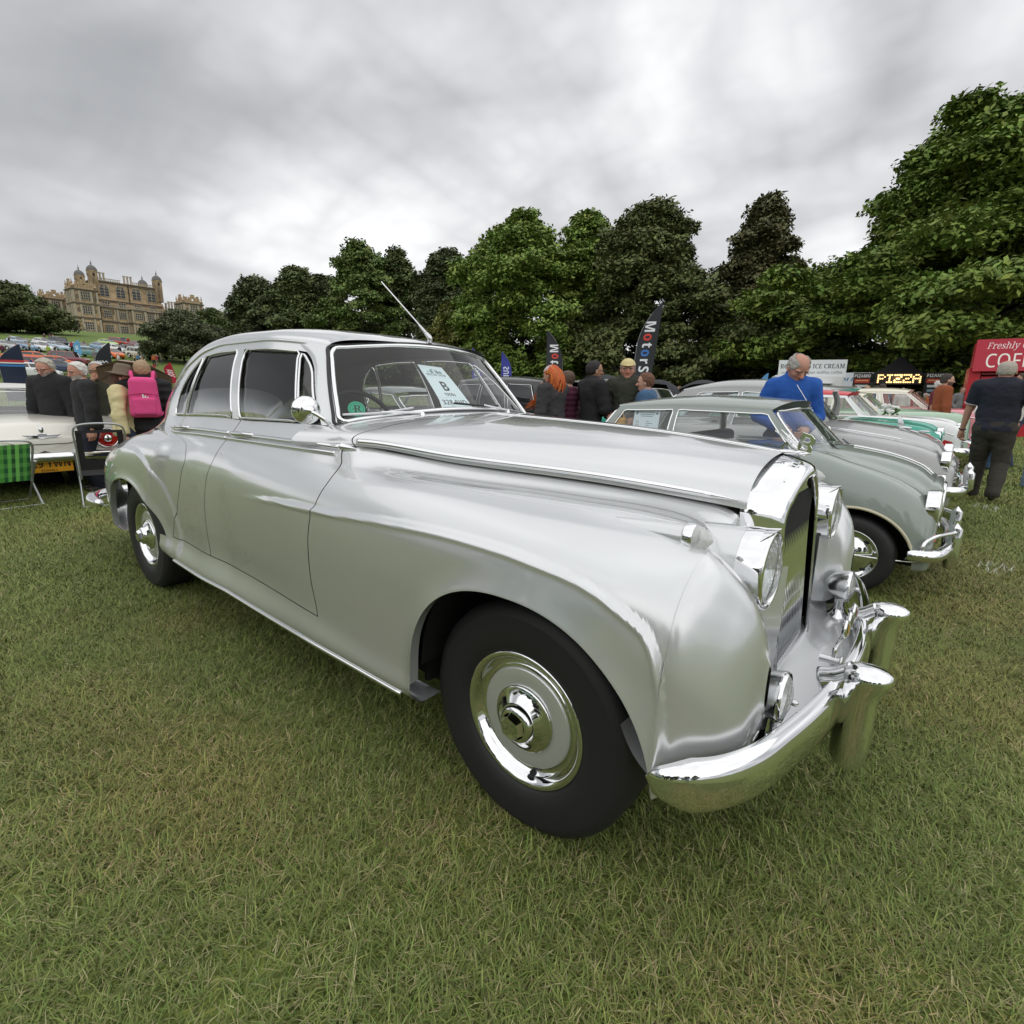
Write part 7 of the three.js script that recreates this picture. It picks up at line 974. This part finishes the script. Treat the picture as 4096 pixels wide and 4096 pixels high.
// ---------- flags, stalls, umbrellas, chairs and the cars on the slope ----------
{
  const T = Math.PI, camX = .852, camZ = 1.92, look = (x, z) => Math.atan2(camX - x, camZ - z); // turn of a +z facing plane towards the visitor's lane
  const poleM = std(.25, .25, .26, .4, { metalness: .6 });
  // feather flag: a curved sail on a bent pole; lettering runs down it
  function flag(label, x, z, h, w, lean, tex, turn = look(x, z), back = false, y0 = groundH(x, z), grp) {
    const g = thing('feather_flag', label, 'flag', [x, y0, z], back ? turn + T : turn, grp), b = h * .14;
    const sail = surf(lr(0, 1, 10), lr(0, 1, 24), (s, t) => { const y = lerp(b, h, t), top = Math.pow(clamp((t - .62) / .38), 2), left = lerp(0, w * .92, top), wid = (w - left) * (1 - .25 * Math.pow(1 - t, 3)); const X = left + s * wid; return [X + lean * y + .02 * Math.sin(t * 5), y, .04 * Math.sin(t * 7 + s * 2)]; });
    { const p = sail.attributes.position, uv = sail.attributes.uv; for (let i = 0; i < p.count; i++) { const y = p.getY(i); uv.setXY(i, clamp((p.getX(i) - lean * y) / w), (y - b) / (h - b)); } }
    part(g, 'sail', sail, new THREE.MeshStandardMaterial({ map: tex, roughness: .75, side: THREE.DoubleSide }));
    part(g, 'pole', rod([[0, 0, 0], ...lr(.1, 1, 10).map((t) => { const y = lerp(b, h, t), top = Math.pow(clamp((t - .62) / .38), 2); return [w * .92 * top + lean * y, y, 0]; })], (t) => .022 - .014 * t, 6), poleM);
    return g;
  }
  const vtext = (bg, draw) => print(128, 768, (k) => { k.fillStyle = bg; k.fillRect(0, 0, 128, 768); draw(k); });
  const down = (k, txt, font, col, x, y) => { k.save(); k.translate(x, y); k.rotate(Math.PI / 2); k.fillStyle = col; k.font = font; k.textAlign = 'left'; k.fillText(txt, 0, 0); k.restore(); };
  const motor = vtext('#2b2e34', (k) => { let y = 118; for (const [c, col, adv] of [['M', '#e9ecf2', 84], ['o', '#d8453c', 62], ['t', '#e9ecf2', 44], ['o', '#3f79c8', 62], ['r', '#e9ecf2', 52], ['S', '#e9ecf2', 74], ['h', '#e9ecf2', 64], ['o', '#d8453c', 62], ['w', '#e9ecf2', 80]]) { down(k, c, 'bold 92px sans-serif', col, 34, y); y += adv; } });
  flag('tall black motor show feather flag leaning right above the man in the pale cap', -8.25, -15.3, 4.35, .66, .10, motor);
  flag('black feather flag with mirrored motor show lettering, left of the tall one', -10.9, -15.3, 3.62, .62, .02, motor, look(-10.9, -15.3), true);
  const sub = vtext('#3a3f9a', (k) => down(k, 'SUBARU', 'bold 92px sans-serif', '#dfe3f5', 34, 200));
  flag('purple blue feather flag just above the silver car roof edge', -20.3, -20.95, 3.72, .6, 0, sub, look(-20, -21), true);
  flag('purple blue feather flag right of the first one, before the trees', -19.0, -21.97, 3.55, .6, 0, sub, look(-19, -22), true);
  flag('small plain blue feather flag between the two talking men', -11.9, -19.7, 2.3, .5, 0, vtext('#1c3cae', () => {}), look(-12, -19.7), true);
  flag('small pale blue feather flag far right of the umbrellas', -8.3, -30.7, 2.6, .55, .05, vtext('#5f9bd0', (k) => down(k, 'show', 'bold 80px sans-serif', '#eef', 34, 300)));
  const kia = print(128, 768, (k) => { k.fillStyle = '#20242b'; k.fillRect(0, 0, 128, 768); k.strokeStyle = '#eef0f4'; k.lineWidth = 7; k.lineCap = 'round'; k.beginPath(); for (const [a, b, c, d] of [[20, 268, 20, 300], [20, 290, 44, 268], [34, 280, 46, 300], [46, 300, 58, 268], [58, 268, 66, 300], [66, 300, 84, 268], [84, 268, 100, 300]]) { k.moveTo(a, b); k.lineTo(c, d); } k.stroke(); });
  flag('large black feather flag with three white letters behind the white-haired man', -37.6, -7.0, 3.4, .78, .03, kia);
  flag('dark blue banner flag with red and white bands at the left edge', -33.0, -2.5, 2.95, .9, -.05, print(128, 512, (k) => { k.fillStyle = '#1b2740'; k.fillRect(0, 0, 128, 512); k.fillStyle = '#c23a40'; k.fillRect(0, 140, 128, 22); k.fillStyle = '#e8e8ea'; k.fillRect(0, 162, 128, 12); k.fillStyle = '#3c7ec0'; k.fillRect(0, 182, 128, 18); }));
  flag('light blue feather flag on the slope among the parked cars', -103.3, -20.2, 2.6, .9, -.12, vtext('#69a9d8', (k) => down(k, 'show', 'bold 84px sans-serif', '#eef4fa', 34, 260)));
  const aroc = vtext('#a8122e', (k) => down(k, 'AROC', 'bold 110px sans-serif', '#f2e6ea', 34, 250));
  flag('dark red club flag with white letters, nearer the hatted woman', -58.5, -16.2, 1.95, .8, -.22, aroc); flag('dark red club flag with white letters, nearer the silver car roof', -57.4, -17.3, 2.2, .8, -.25, aroc);
  solo('display_board', rbox(2.4, 1.5, .08, .02), std(.62, .62, .64, .6), 'pale grey display board leaning on the slope above the orange cars', 'board', undefined, [-93.7, groundH(-93.7, -17) + .75, -17.0]).rotation.set(-.3, look(-93, -17), 0, 'YXZ');
  // pyramid gazebos
  function gazebo(label, x, z, w, eave, peak, mat, turn) {
    const g = thing('gazebo', label, 'gazebo', [x, groundH(x, z), z], turn);
    const roof = (() => { const pos = [], idx = []; const ring = (r, y) => { for (let i = 0; i <= 4; i++) { const a = i / 4 * 2 * T + T / 4; pos.push([Math.cos(a) * r * 1.414, y, Math.sin(a) * r * 1.414]); } }; return surf([[w / 2 + .02, eave - .28], [w / 2 + .02, eave], [w * .30, lerp(eave, peak, .30)], [w * .13, lerp(eave, peak, .68)], [w * .05, lerp(eave, peak, .92)], [0, peak]], lr(0, 4, 16), (r, t) => { const i = Math.floor(Math.min(t, 3.999)), f = t - i, c = [[-1, 1], [1, 1], [1, -1], [-1, -1], [-1, 1]]; return [lerp(c[i][0], c[i + 1][0], f) * r[0], r[1], lerp(c[i][1], c[i + 1][1], f) * r[0]]; }); })();
    part(g, 'roof', roof, mat); for (const a of [-1, 1]) for (const b of [-1, 1]) part(g, 'leg', box(.045, eave, .045, a * w * .48, eave / 2, b * w * .48), poleM);
    return g;
  }
  const black = cloth(.016, .016, .018, { side: THREE.DoubleSide });
  {
    const x = -2.1, z = -36.0, g = gazebo('black pop-up gazebo with a lit PIZZA sign', x, z, 3.1, 2.45, 3.62, black, look(x, z));
    part(g, 'back_wall', [box(3.0, 2.2, .03, 0, 1.1, -1.48), box(.03, 2.2, 3.0, 1.5, 1.1, 0)], black); part(g, 'counter', rbox(2.9, 1.0, .6, .03, 0, .5, 1.2), std(.03, .03, .03, .5));
    part(g, 'side_awning', surf(2, 2, (s, t) => [1.55 + s * 1.9, 2.3 - .35 * s, -1.4 + t * 2.9]), black); part(g, 'side_wall', box(.03, 1.9, 2.8, 3.4, .95, 0), black);
    const board = part(g, 'sign_board', rbox(2.15, .62, .06, .02, 0, 2.36, 1.62), M.black);
    const L = { P: ['1110', '1001', '1110', '1000', '1000'], I: ['111', '010', '010', '010', '111'], Z: ['1111', '0001', '0110', '1000', '1111'], A: ['0110', '1001', '1111', '1001', '1001'] }, bulbs = []; let cx = -.88;
    for (const ch of 'PIZZA') { L[ch].forEach((row, j) => [...row].forEach((c, i) => { if (c === '1') bulbs.push(ellip(.044, .044, .03, cx + i * .098, 2.55 - j * .095, 1.67, 8, 6)); })); cx += (L[ch][0].length + .55) * .098 * (ch === 'I' ? .95 : .93); }
    const bm = new THREE.MeshStandardMaterial({ color: lin(.8, .6, .35), emissive: lin(1, .62, .24), emissiveIntensity: 1.5, roughness: .4 }); part(board, 'sign_bulb', bulbs, bm).userData.kind = 'stuff';
    const bl = new THREE.PointLight(lin(1, .66, .32), .6, 6); bl.position.set(x + Math.sin(look(x, z)) * 1.85, groundH(x, z) + 2.36, z + Math.cos(look(x, z)) * 1.85); bl.castShadow = true; scene.add(bl);
    for (const s of [-1, 1]) { const t = print(256, 512, (k) => { k.fillStyle = '#17181a'; k.fillRect(0, 0, 256, 512); k.fillStyle = '#e8e8e8'; k.font = 'bold 62px sans-serif'; k.textAlign = 'center'; k.fillText('PIZAMO', 128, 64, 236); k.fillStyle = '#b8442e'; k.fillRect(20, 84, 216, 62); k.fillStyle = '#e8c9a0'; k.fillRect(40, 104, 176, 10); for (let i = 0; i < 5; i++) { k.fillStyle = i % 2 ? '#7d97a5' : '#d2d6d8'; k.fillRect(36 + (i % 3) * 8, 172 + i * 62, 184 - (i % 3) * 16, 34); } }); const b = solo('menu_banner', rbox(.85, 1.9, .04, .01), [black, black, black, black, new THREE.MeshStandardMaterial({ map: t, roughness: .7 }), black], `black menu banner with white heading ${s < 0 ? 'left' : 'right'} of the PIZZA sign`, 'banner', undefined, [0, 0, 0]); const a = look(x, z), lx = s * 1.62, lz = 1.75; b.position.set(x + Math.cos(a) * lx + Math.sin(a) * lz, 1.72, z - Math.sin(a) * lx + Math.cos(a) * lz); b.rotation.y = a; }
  }
  gazebo('small blue gazebo roof on the slope beyond the brown umbrella', -77.3, -19.6, 3.2, .25, 1.25, cloth(.03, .07, .42, { side: THREE.DoubleSide }), .5);
  // ice cream trailers
  const white = std(.72, .73, .74, .45);
  function trailer(label, x, z, w, h, signT, sw, shh, turn) {
    const g = thing('ice_cream_trailer', label, 'food stall', [x, groundH(x, z), z], turn);
    part(g, 'body', rbox(w, h - .4, 2.1, .08, 0, (h - .4) / 2 + .4, 0, 3), white); part(g, 'hatch', box(w * .62, .95, .04, .1, h * .60, 1.06), std(.05, .05, .06, .4)); part(g, 'hatch_flap', box(w * .62, .04, .8, .1, h * .60 + .55, 1.4).rotateX(0), white); part(g, 'counter', box(w * .66, .05, .4, .1, h * .60 - .5, 1.25), M.dullChrome);
    part(g, 'sign', rbox(sw, shh, .06, .01, .1, h + shh / 2 - .15, 1.0), [white, white, white, white, new THREE.MeshStandardMaterial({ map: signT, roughness: .6 }), white]);
    for (const s of [-1, 1]) part(g, 'wheel', turned([[.06, -.1], [.30, -.1], [.32, 0], [.30, .1], [.06, .1]], 18, 'z').translate(s * .45, .32, 1.0), M.rubber); return g;
  }
  trailer("white ice cream stall with a large MANO'S ICE CREAM sign", -6.1, -32.6, 3.4, 2.5, print(768, 256, (k) => { k.fillStyle = '#e6ebee'; k.fillRect(0, 0, 768, 256); k.fillStyle = '#2c3a44'; k.textAlign = 'center'; k.font = 'bold 88px serif'; k.fillText("ROMANO'S ICE CREAM", 384, 120, 730); k.font = '50px sans-serif'; k.fillText('cold drinks belgian waffles coffee', 384, 196, 690); }), 3.3, .95, look(-6, -32.6) + .12);
  trailer('lower white ice cream stall with blue slanted lettering', -5.0, -36.4, 3.6, 2.1, print(768, 256, (k) => { k.fillStyle = '#dfe6ea'; k.fillRect(0, 0, 768, 256); k.fillStyle = '#2d6b9a'; k.textAlign = 'center'; k.font = 'italic bold 84px serif'; k.fillText('the CREAM Dream', 384, 150, 700); }), 3.4, .8, look(-5, -36));
  // coffee stand
  {
    const x = 2.15, z = -25.4, a = look(x, z) + .10, red = std(.50, .018, .035, .4), g = thing('coffee_stand', 'bright red coffee stand with a slanted COFFEE header at the right edge', 'food stall', [x, groundH(x, z), z], a); g.scale.set(.60, 1, .8);
    part(g, 'body', [box(4.2, 1.1, 2.2, 0, .55, 0), box(.55, 2.4, 2.2, -1.82, 1.2, 0), box(.55, 2.4, 2.2, 1.82, 1.2, 0), box(4.2, .10, 2.2, 0, 2.4, 0), box(4.2, 2.4, .06, 0, 1.2, -1.07)], red);
    const t = print(1024, 384, (k) => { k.fillStyle = '#b51c36'; k.fillRect(0, 0, 1024, 384); k.fillStyle = '#f1dfe0'; k.textAlign = 'center'; k.font = 'italic 104px serif'; k.fillText('Freshly Ground', 512, 116); k.fillStyle = '#f6f2ec'; k.font = '226px sans-serif'; k.fillText('COFFEE', 512, 338, 940); });
    part(g, 'header', xf(box(4.0, 1.15, .08), { p: [0, 2.86, 1.18], r: [-.22, 0, 0] }), [red, red, red, red, new THREE.MeshStandardMaterial({ map: t, roughness: .5 }), red]); part(g, 'header_side', [-1.96, 1.90].map((q) => extrude([[-1.0, 2.42], [1.2, 2.42], [.95, 3.36], [-.8, 3.36]], .06).rotateY(-T / 2).translate(q + .06, 0, 0)), red);
    const t2 = print(1024, 96, (k) => { k.fillStyle = '#a3182e'; k.fillRect(0, 0, 1024, 96); k.fillStyle = '#e9c9c9'; k.font = '54px sans-serif'; k.textAlign = 'center'; k.fillText('Fair Trade Coffee  -  Teas  -  Hot Chocolate  -  Fairtrade Cakes', 512, 66, 980); });
    part(g, 'price_board', box(3.0, .28, .05, 0, 1.98, 1.10), [red, red, red, red, new THREE.MeshStandardMaterial({ map: t2, roughness: .5 }), red]); for (const y of [2.22, 1.72]) part(g, 'shelf', box(3.0, .05, .35, 0, y, .98), std(.25, .02, .03, .4)); part(g, 'counter', box(3.3, .06, .6, 0, 1.12, 1.25), std(.3, .3, .3, .3)); part(g, 'machine', rbox(.7, .45, .5, .04, -.4, 1.36, .2), M.dullChrome);
  }
  // dark umbrellas in the crowd
  function brolly(label, x, y, z, r, tilt) { const g = thing('umbrella', label, 'umbrella', [x, y, z]); g.rotation.set(...tilt); part(g, 'canopy', surf(lr(0, 8, 32), 8, (s, t) => { const a = s / 8 * 2 * T, q = r * t * (1 - .07 * Math.pow(Math.sin((s % 1) * T), .8) * t); return [Math.cos(a) * q, .42 * r * (1 - t * t * .95), Math.sin(a) * q]; }), cloth(.030, .032, .038, { side: THREE.DoubleSide })); part(g, 'shaft', rod([[0, -.75, 0], [0, .45 * r, 0]], .008, 6), M.black); for (let i = 0; i < 8; i++) { const a = i / 8 * 2 * T; part(g, 'rib', rod(lr(0, 1, 4).map((t) => [Math.cos(a) * r * .98 * t, .42 * r * (1 - t * t * .95) - .008, Math.sin(a) * r * .98 * t]), .004, 4), M.black); } }
  brolly('dark grey umbrella tilted behind the woman in denim', -5.3, 1.42, -11.7, .58, [.25, 0, -.35]); brolly('black umbrella held low over a visitor, left of the man in blue', -4.5, 1.42, -12.4, .62, [-.25, 0, .2]); brolly('far black umbrella before the trees, near the two talking men', -11, 1.75, -18.4, .9, [0, 0, .1]);
  // folding chairs behind the cream coupe
  function chair(label, x, z, turn, fabric, green) {
    const g = thing('folding_chair', label, 'chair', [x, 0, z], turn); g.scale.set(1, green ? .80 : 1, green ? 1 : .80); const tube = std(.42, .44, .45, .35, { metalness: .7 }), w = .27;
    part(g, 'back_frame', rod([[.02, .30, w], [-.10, .62, w], [-.17, .86, w], [-.185, .90, w - .05], [-.185, .90, -w + .05], [-.17, .86, -w], [-.10, .62, -w], [.02, .30, -w]], .012, 8, false, 60), tube);
    for (const s of [1, -1]) { part(g, 'leg', rod([[-.14, 0, s * (w + .02)], [.20, .44, s * (w + .02)], [.28, .58, s * (w + .02)]], .011, 7), tube); part(g, 'leg', rod([[.34, 0, s * (w + .03)], [.10, .36, s * (w + .03)], [-.09, .60, s * (w + .03)]], .011, 7), tube); part(g, 'armrest', rbox(.34, .022, .05, .01, .10, .605, s * (w + .03)), std(.45, .46, .47, .4)); }
    for (const xx of [-.14, .34]) part(g, 'foot_bar', rod([[xx, .012, w + .03], [xx, .012, -w - .03]], .010, 6), tube); part(g, 'seat_frame', rod([[.02, .33, w], [.42, .40, w], [.45, .40, w - .04], [.45, .40, -w + .04], [.42, .40, -w], [.02, .33, -w]], .011, 7, false, 50), tube);
    if (green) { const bk = part(g, 'back_fabric', surf(lr(-1, 1, 10), 10, (s, t) => [lerp(.015, -.165, t) - .02 * (1 - s * s), lerp(.34, .86, t), s * (w - .01)]), fabric), st = part(g, 'seat_fabric', surf(lr(-1, 1, 10), 6, (s, t) => [lerp(.03, .42, t), lerp(.335, .40, t) - .03 * (1 - s * s) * Math.sin(t * T), s * (w - .01)]), fabric); }
    else { const mesh = fabric; part(g, 'back_fabric', [surf(lr(0, 1, 3), 8, (s, t) => [lerp(-.02, -.165, t), lerp(.40, .84, t), lerp(w - .08, w - .01, s)]), surf(lr(0, 1, 3), 8, (s, t) => [lerp(-.02, -.165, t), lerp(.40, .84, t), -lerp(w - .08, w - .01, s)]), surf(lr(-1, 1, 8), 3, (s, t) => [lerp(-.02, -.06, t), lerp(.40, .52, t), s * (w - .01)]), surf(lr(-1, 1, 8), 2, (s, t) => [-.166, lerp(.815, .845, t), s * (w - .01)])], mesh); part(g, 'seat_fabric', surf(lr(-1, 1, 8), 5, (s, t) => [lerp(.03, .42, t), lerp(.335, .40, t) - .03 * (1 - s * s) * Math.sin(t * T), s * (w - .01)]), mesh); }
  }
  const gt = print(256, 256, (k) => { const c = ['#58a548', '#2f6a3c', '#6cc05a', '#2b5a36', '#7fce66', '#35703f']; for (let i = 0; i < 8; i++) { k.fillStyle = c[i % 6]; k.fillRect(i * 32, 0, 32, 256); } k.fillStyle = 'rgba(150,220,120,0.35)'; for (let j = 0; j < 4; j++) k.fillRect(0, j * 64, 256, 30); }); gt.rotation = T / 2 * 0;
  chair('green checked folding chair on the grass behind the cream coupe', -7.03, 1.08, T + .12, new THREE.MeshStandardMaterial({ map: gt, roughness: .85, side: THREE.DoubleSide }), true);
  chair('black mesh folding chair with grey tube frame, nearest the silver car tail', -6.47, .27, T - .22, cloth(.02, .02, .022, { side: THREE.DoubleSide }), false);
  // cars on the slope
  const hillPaint = { silver: carPaint(.42, .44, .46), white: carPaint(.75, .76, .77), blue: carPaint(.22, .36, .52), pale: carPaint(.42, .54, .64), black: carPaint(.02, .022, .025), lime: carPaint(.42, .62, .16), dark: carPaint(.06, .08, .09), red: carPaint(.40, .03, .02), maroon: carPaint(.22, .03, .05), teal: carPaint(.12, .28, .30), orange: carPaint(.80, .14, .01), yellow: carPaint(.62, .62, .22), green: carPaint(.10, .16, .13), navy: carPaint(.03, .05, .11), cream: carPaint(.6, .6, .5) };
  const hatch = (o) => makeCar({ hi: .34, L: [-3.2, .80], y0: .24, top: [[-3.2, .86], [-3, .98], [-2, 1.0], [-.2, 1.0], [.3, .92], [.65, .80], [.80, .68]], w: [[-3.2, .76], [-2.6, .86], [0, .88], [.5, .84], [.8, .74]], wheel: { f: .0, b: -2.55, r: .33, m: M.dullChrome }, cab: { bf: .05, tf: -.75, tr: -2.4, br: -3.05, yt: 1.36, yc: 1.47, wb: .78, wt: .58, posts: [.42], q: .90, bulge: .12, rw: .3 }, glass: glassDark, lamps: [[.76, .68, .62, .09]], ...o });
  const tall = (o) => makeCar({ hi: .34, L: [-3.3, .75], y0: .35, top: [[-3.3, 1.0], [-2, 1.08], [-.3, 1.08], [.55, 1.04], [.75, .9]], w: [[-3.3, .84], [-1, .88], [.6, .84], [.75, .78]], wheel: { f: .05, b: -2.45, r: .37, m: M.dullChrome }, cab: { bf: -.25, tf: -.55, tr: -3.0, br: -3.2, yt: 1.68, yc: 1.78, wb: .80, wt: .70, posts: [.36, .68], q: .92, bulge: .06, rw: .3 }, glass: glassDark, lamps: [[.72, .82, .60, .11]], ...o });
  const protoC = {}; let cr = rng(808);
  const hillCar = (kind, color, x, z, turn, label) => { const y = groundH(x, z) + .02; let g; if (!protoC[kind]) { g = (kind === 'tall' ? tall : hatch)({ name: kind === 'tall' ? 'off_road_car' : 'hatchback_car', label, x, y, z, turn, body: hillPaint[color] }).g; protoC[kind] = [g, hillPaint[color]]; } else { g = protoC[kind][0].clone(); g.name = numbered(kind === 'tall' ? 'off_road_car' : 'hatchback_car'); scene.add(g); g.position.set(x, y, z); g.rotation.set(0, turn, 0); g.userData = { label, category: 'car' }; g.traverse((m) => { if (m.material === protoC[kind][1]) m.material = hillPaint[color]; }); } g.rotation.z = Math.atan2(groundH(x + 1, z) - groundH(x - 1, z), 2) * Math.cos(turn); };
  [['hatch', 'silver', -114.5, -14.8, .45, 'silver hatchback at the left end of the upper row on the slope'], ['hatch', 'pale', -126.2, -17.8, .3, 'pale blue car behind the silver and light blue hatchbacks on the slope'], ['hatch', 'blue', -114.4, -16.9, .4, 'light blue hatchback beside the silver one in the upper row'], ['hatch', 'white', -113.8, -18.6, .35, 'white hatchback in the middle of the upper row on the slope'], ['hatch', 'white', -125.6, -21.1, .3, 'white car standing higher than the white hatchback'], ['tall', 'black', -125.9, -23.5, .3, 'black estate behind the pale blue car on the slope'], ['hatch', 'pale', -116.2, -21.2, .35, 'pale blue car in front of the black estate'], ['hatch', 'pale', -116.5, -24.3, .3, 'pale blue car just right of the black flag top'], ['hatch', 'blue', -118.3, -27.9, .4, 'sky blue hatchback below the lime green car'], ['hatch', 'lime', -133.2, -32.7, .4, 'lime green car near the top of the slope'], ['hatch', 'white', -115.5, -29.4, .6, 'white car turned sideways beside the dark grey saloon'], ['hatch', 'dark', -115.1, -31.4, .5, 'dark grey saloon in the right part of the upper row'], ['tall', 'red', -135.2, -35.5, .6, 'red open vehicle high on the slope left of the rounded tree'], ['hatch', 'maroon', -129.6, -36.9, .4, 'maroon car below the red vehicle'], ['hatch', 'silver', -118.9, -34.7, .4, 'silver car behind the cream off-roader'], ['hatch', 'teal', -104.8, -23.6, .9, 'teal car with its side showing, near the dark red flags'], ['hatch', 'orange', -103.5, -25.5, .2, 'orange red car with open bonnet by the brown flag'], ['tall', 'cream', -103.8, -29.4, .4, 'cream off-roader with a dark windscreen'], ['tall', 'yellow', -104.6, -32.1, .35, 'pale yellow off-roader left of the green one'], ['hatch', 'pale', -119.9, -37.5, .3, 'pale blue car behind the yellow off-roader'], ['tall', 'green', -106.5, -34.8, .3, 'dark green off-roader nearest the silver car roof'],
    ['hatch', 'orange', -84.7, -11.9, 1.35, 'bright orange car at the left of the lower row'], ['hatch', 'orange', -90.8, -14.6, 1.2, 'orange car standing higher in the lower row'], ['hatch', 'orange', -81.8, -14.9, 1.4, 'low orange car right of the grey-haired man'], ['tall', 'maroon', -87.2, -17.2, 1.0, 'dark red car with raised bonnet right of the orange cars'], ['hatch', 'maroon', -76.5, -9.1, 1.3, 'maroon car below the orange cars at the left'], ['hatch', 'silver', -69, -8.0, 1.2, 'silver grey car whose roof shows above the cream coupe'], ['hatch', 'white', -66.5, -10.2, 1.2, 'white car above the cream coupe roof, left of the man in glasses'], ['hatch', 'navy', -73.4, -13.4, 1.1, 'navy car between the two older men'], ['hatch', 'red', -78.5, -12.4, 1.25, 'red car partly hidden below the low orange car'], ['hatch', 'dark', -71.8, -6.4, 1.2, 'dark grey car at the left edge beside the banner flag']].forEach((a) => hillCar(...a));
  // bouquet on the white and red saloon
  { const r = rng(9), p = [], l = []; for (let i = 0; i < 22; i++) { const a = r() * 6.28, q = Math.sqrt(r()) * .13, c = [Math.cos(a) * q, (r() - .3) * .12, Math.sin(a) * q]; p.push(ellip(.035, .028, .035, ...c, 7, 5)); } for (let i = 0; i < 16; i++) l.push(xf(ellip(.05, .008, .02, 0, 0, 0, 6, 4), { p: [(r() - .5) * .24, -.08 + r() * .1, (r() - .5) * .24], r: [r(), r() * 6, r()] })); const g = thing('flower_bunch', 'bunch of white flowers at the windscreen of the white and red saloon', 'flowers', [-.05, 1.10, -9.35]); part(g, 'blossom', p, cloth(.75, .76, .72)); part(g, 'foliage', l, cloth(.06, .12, .03)); }
}
renderer.render(scene, camera);
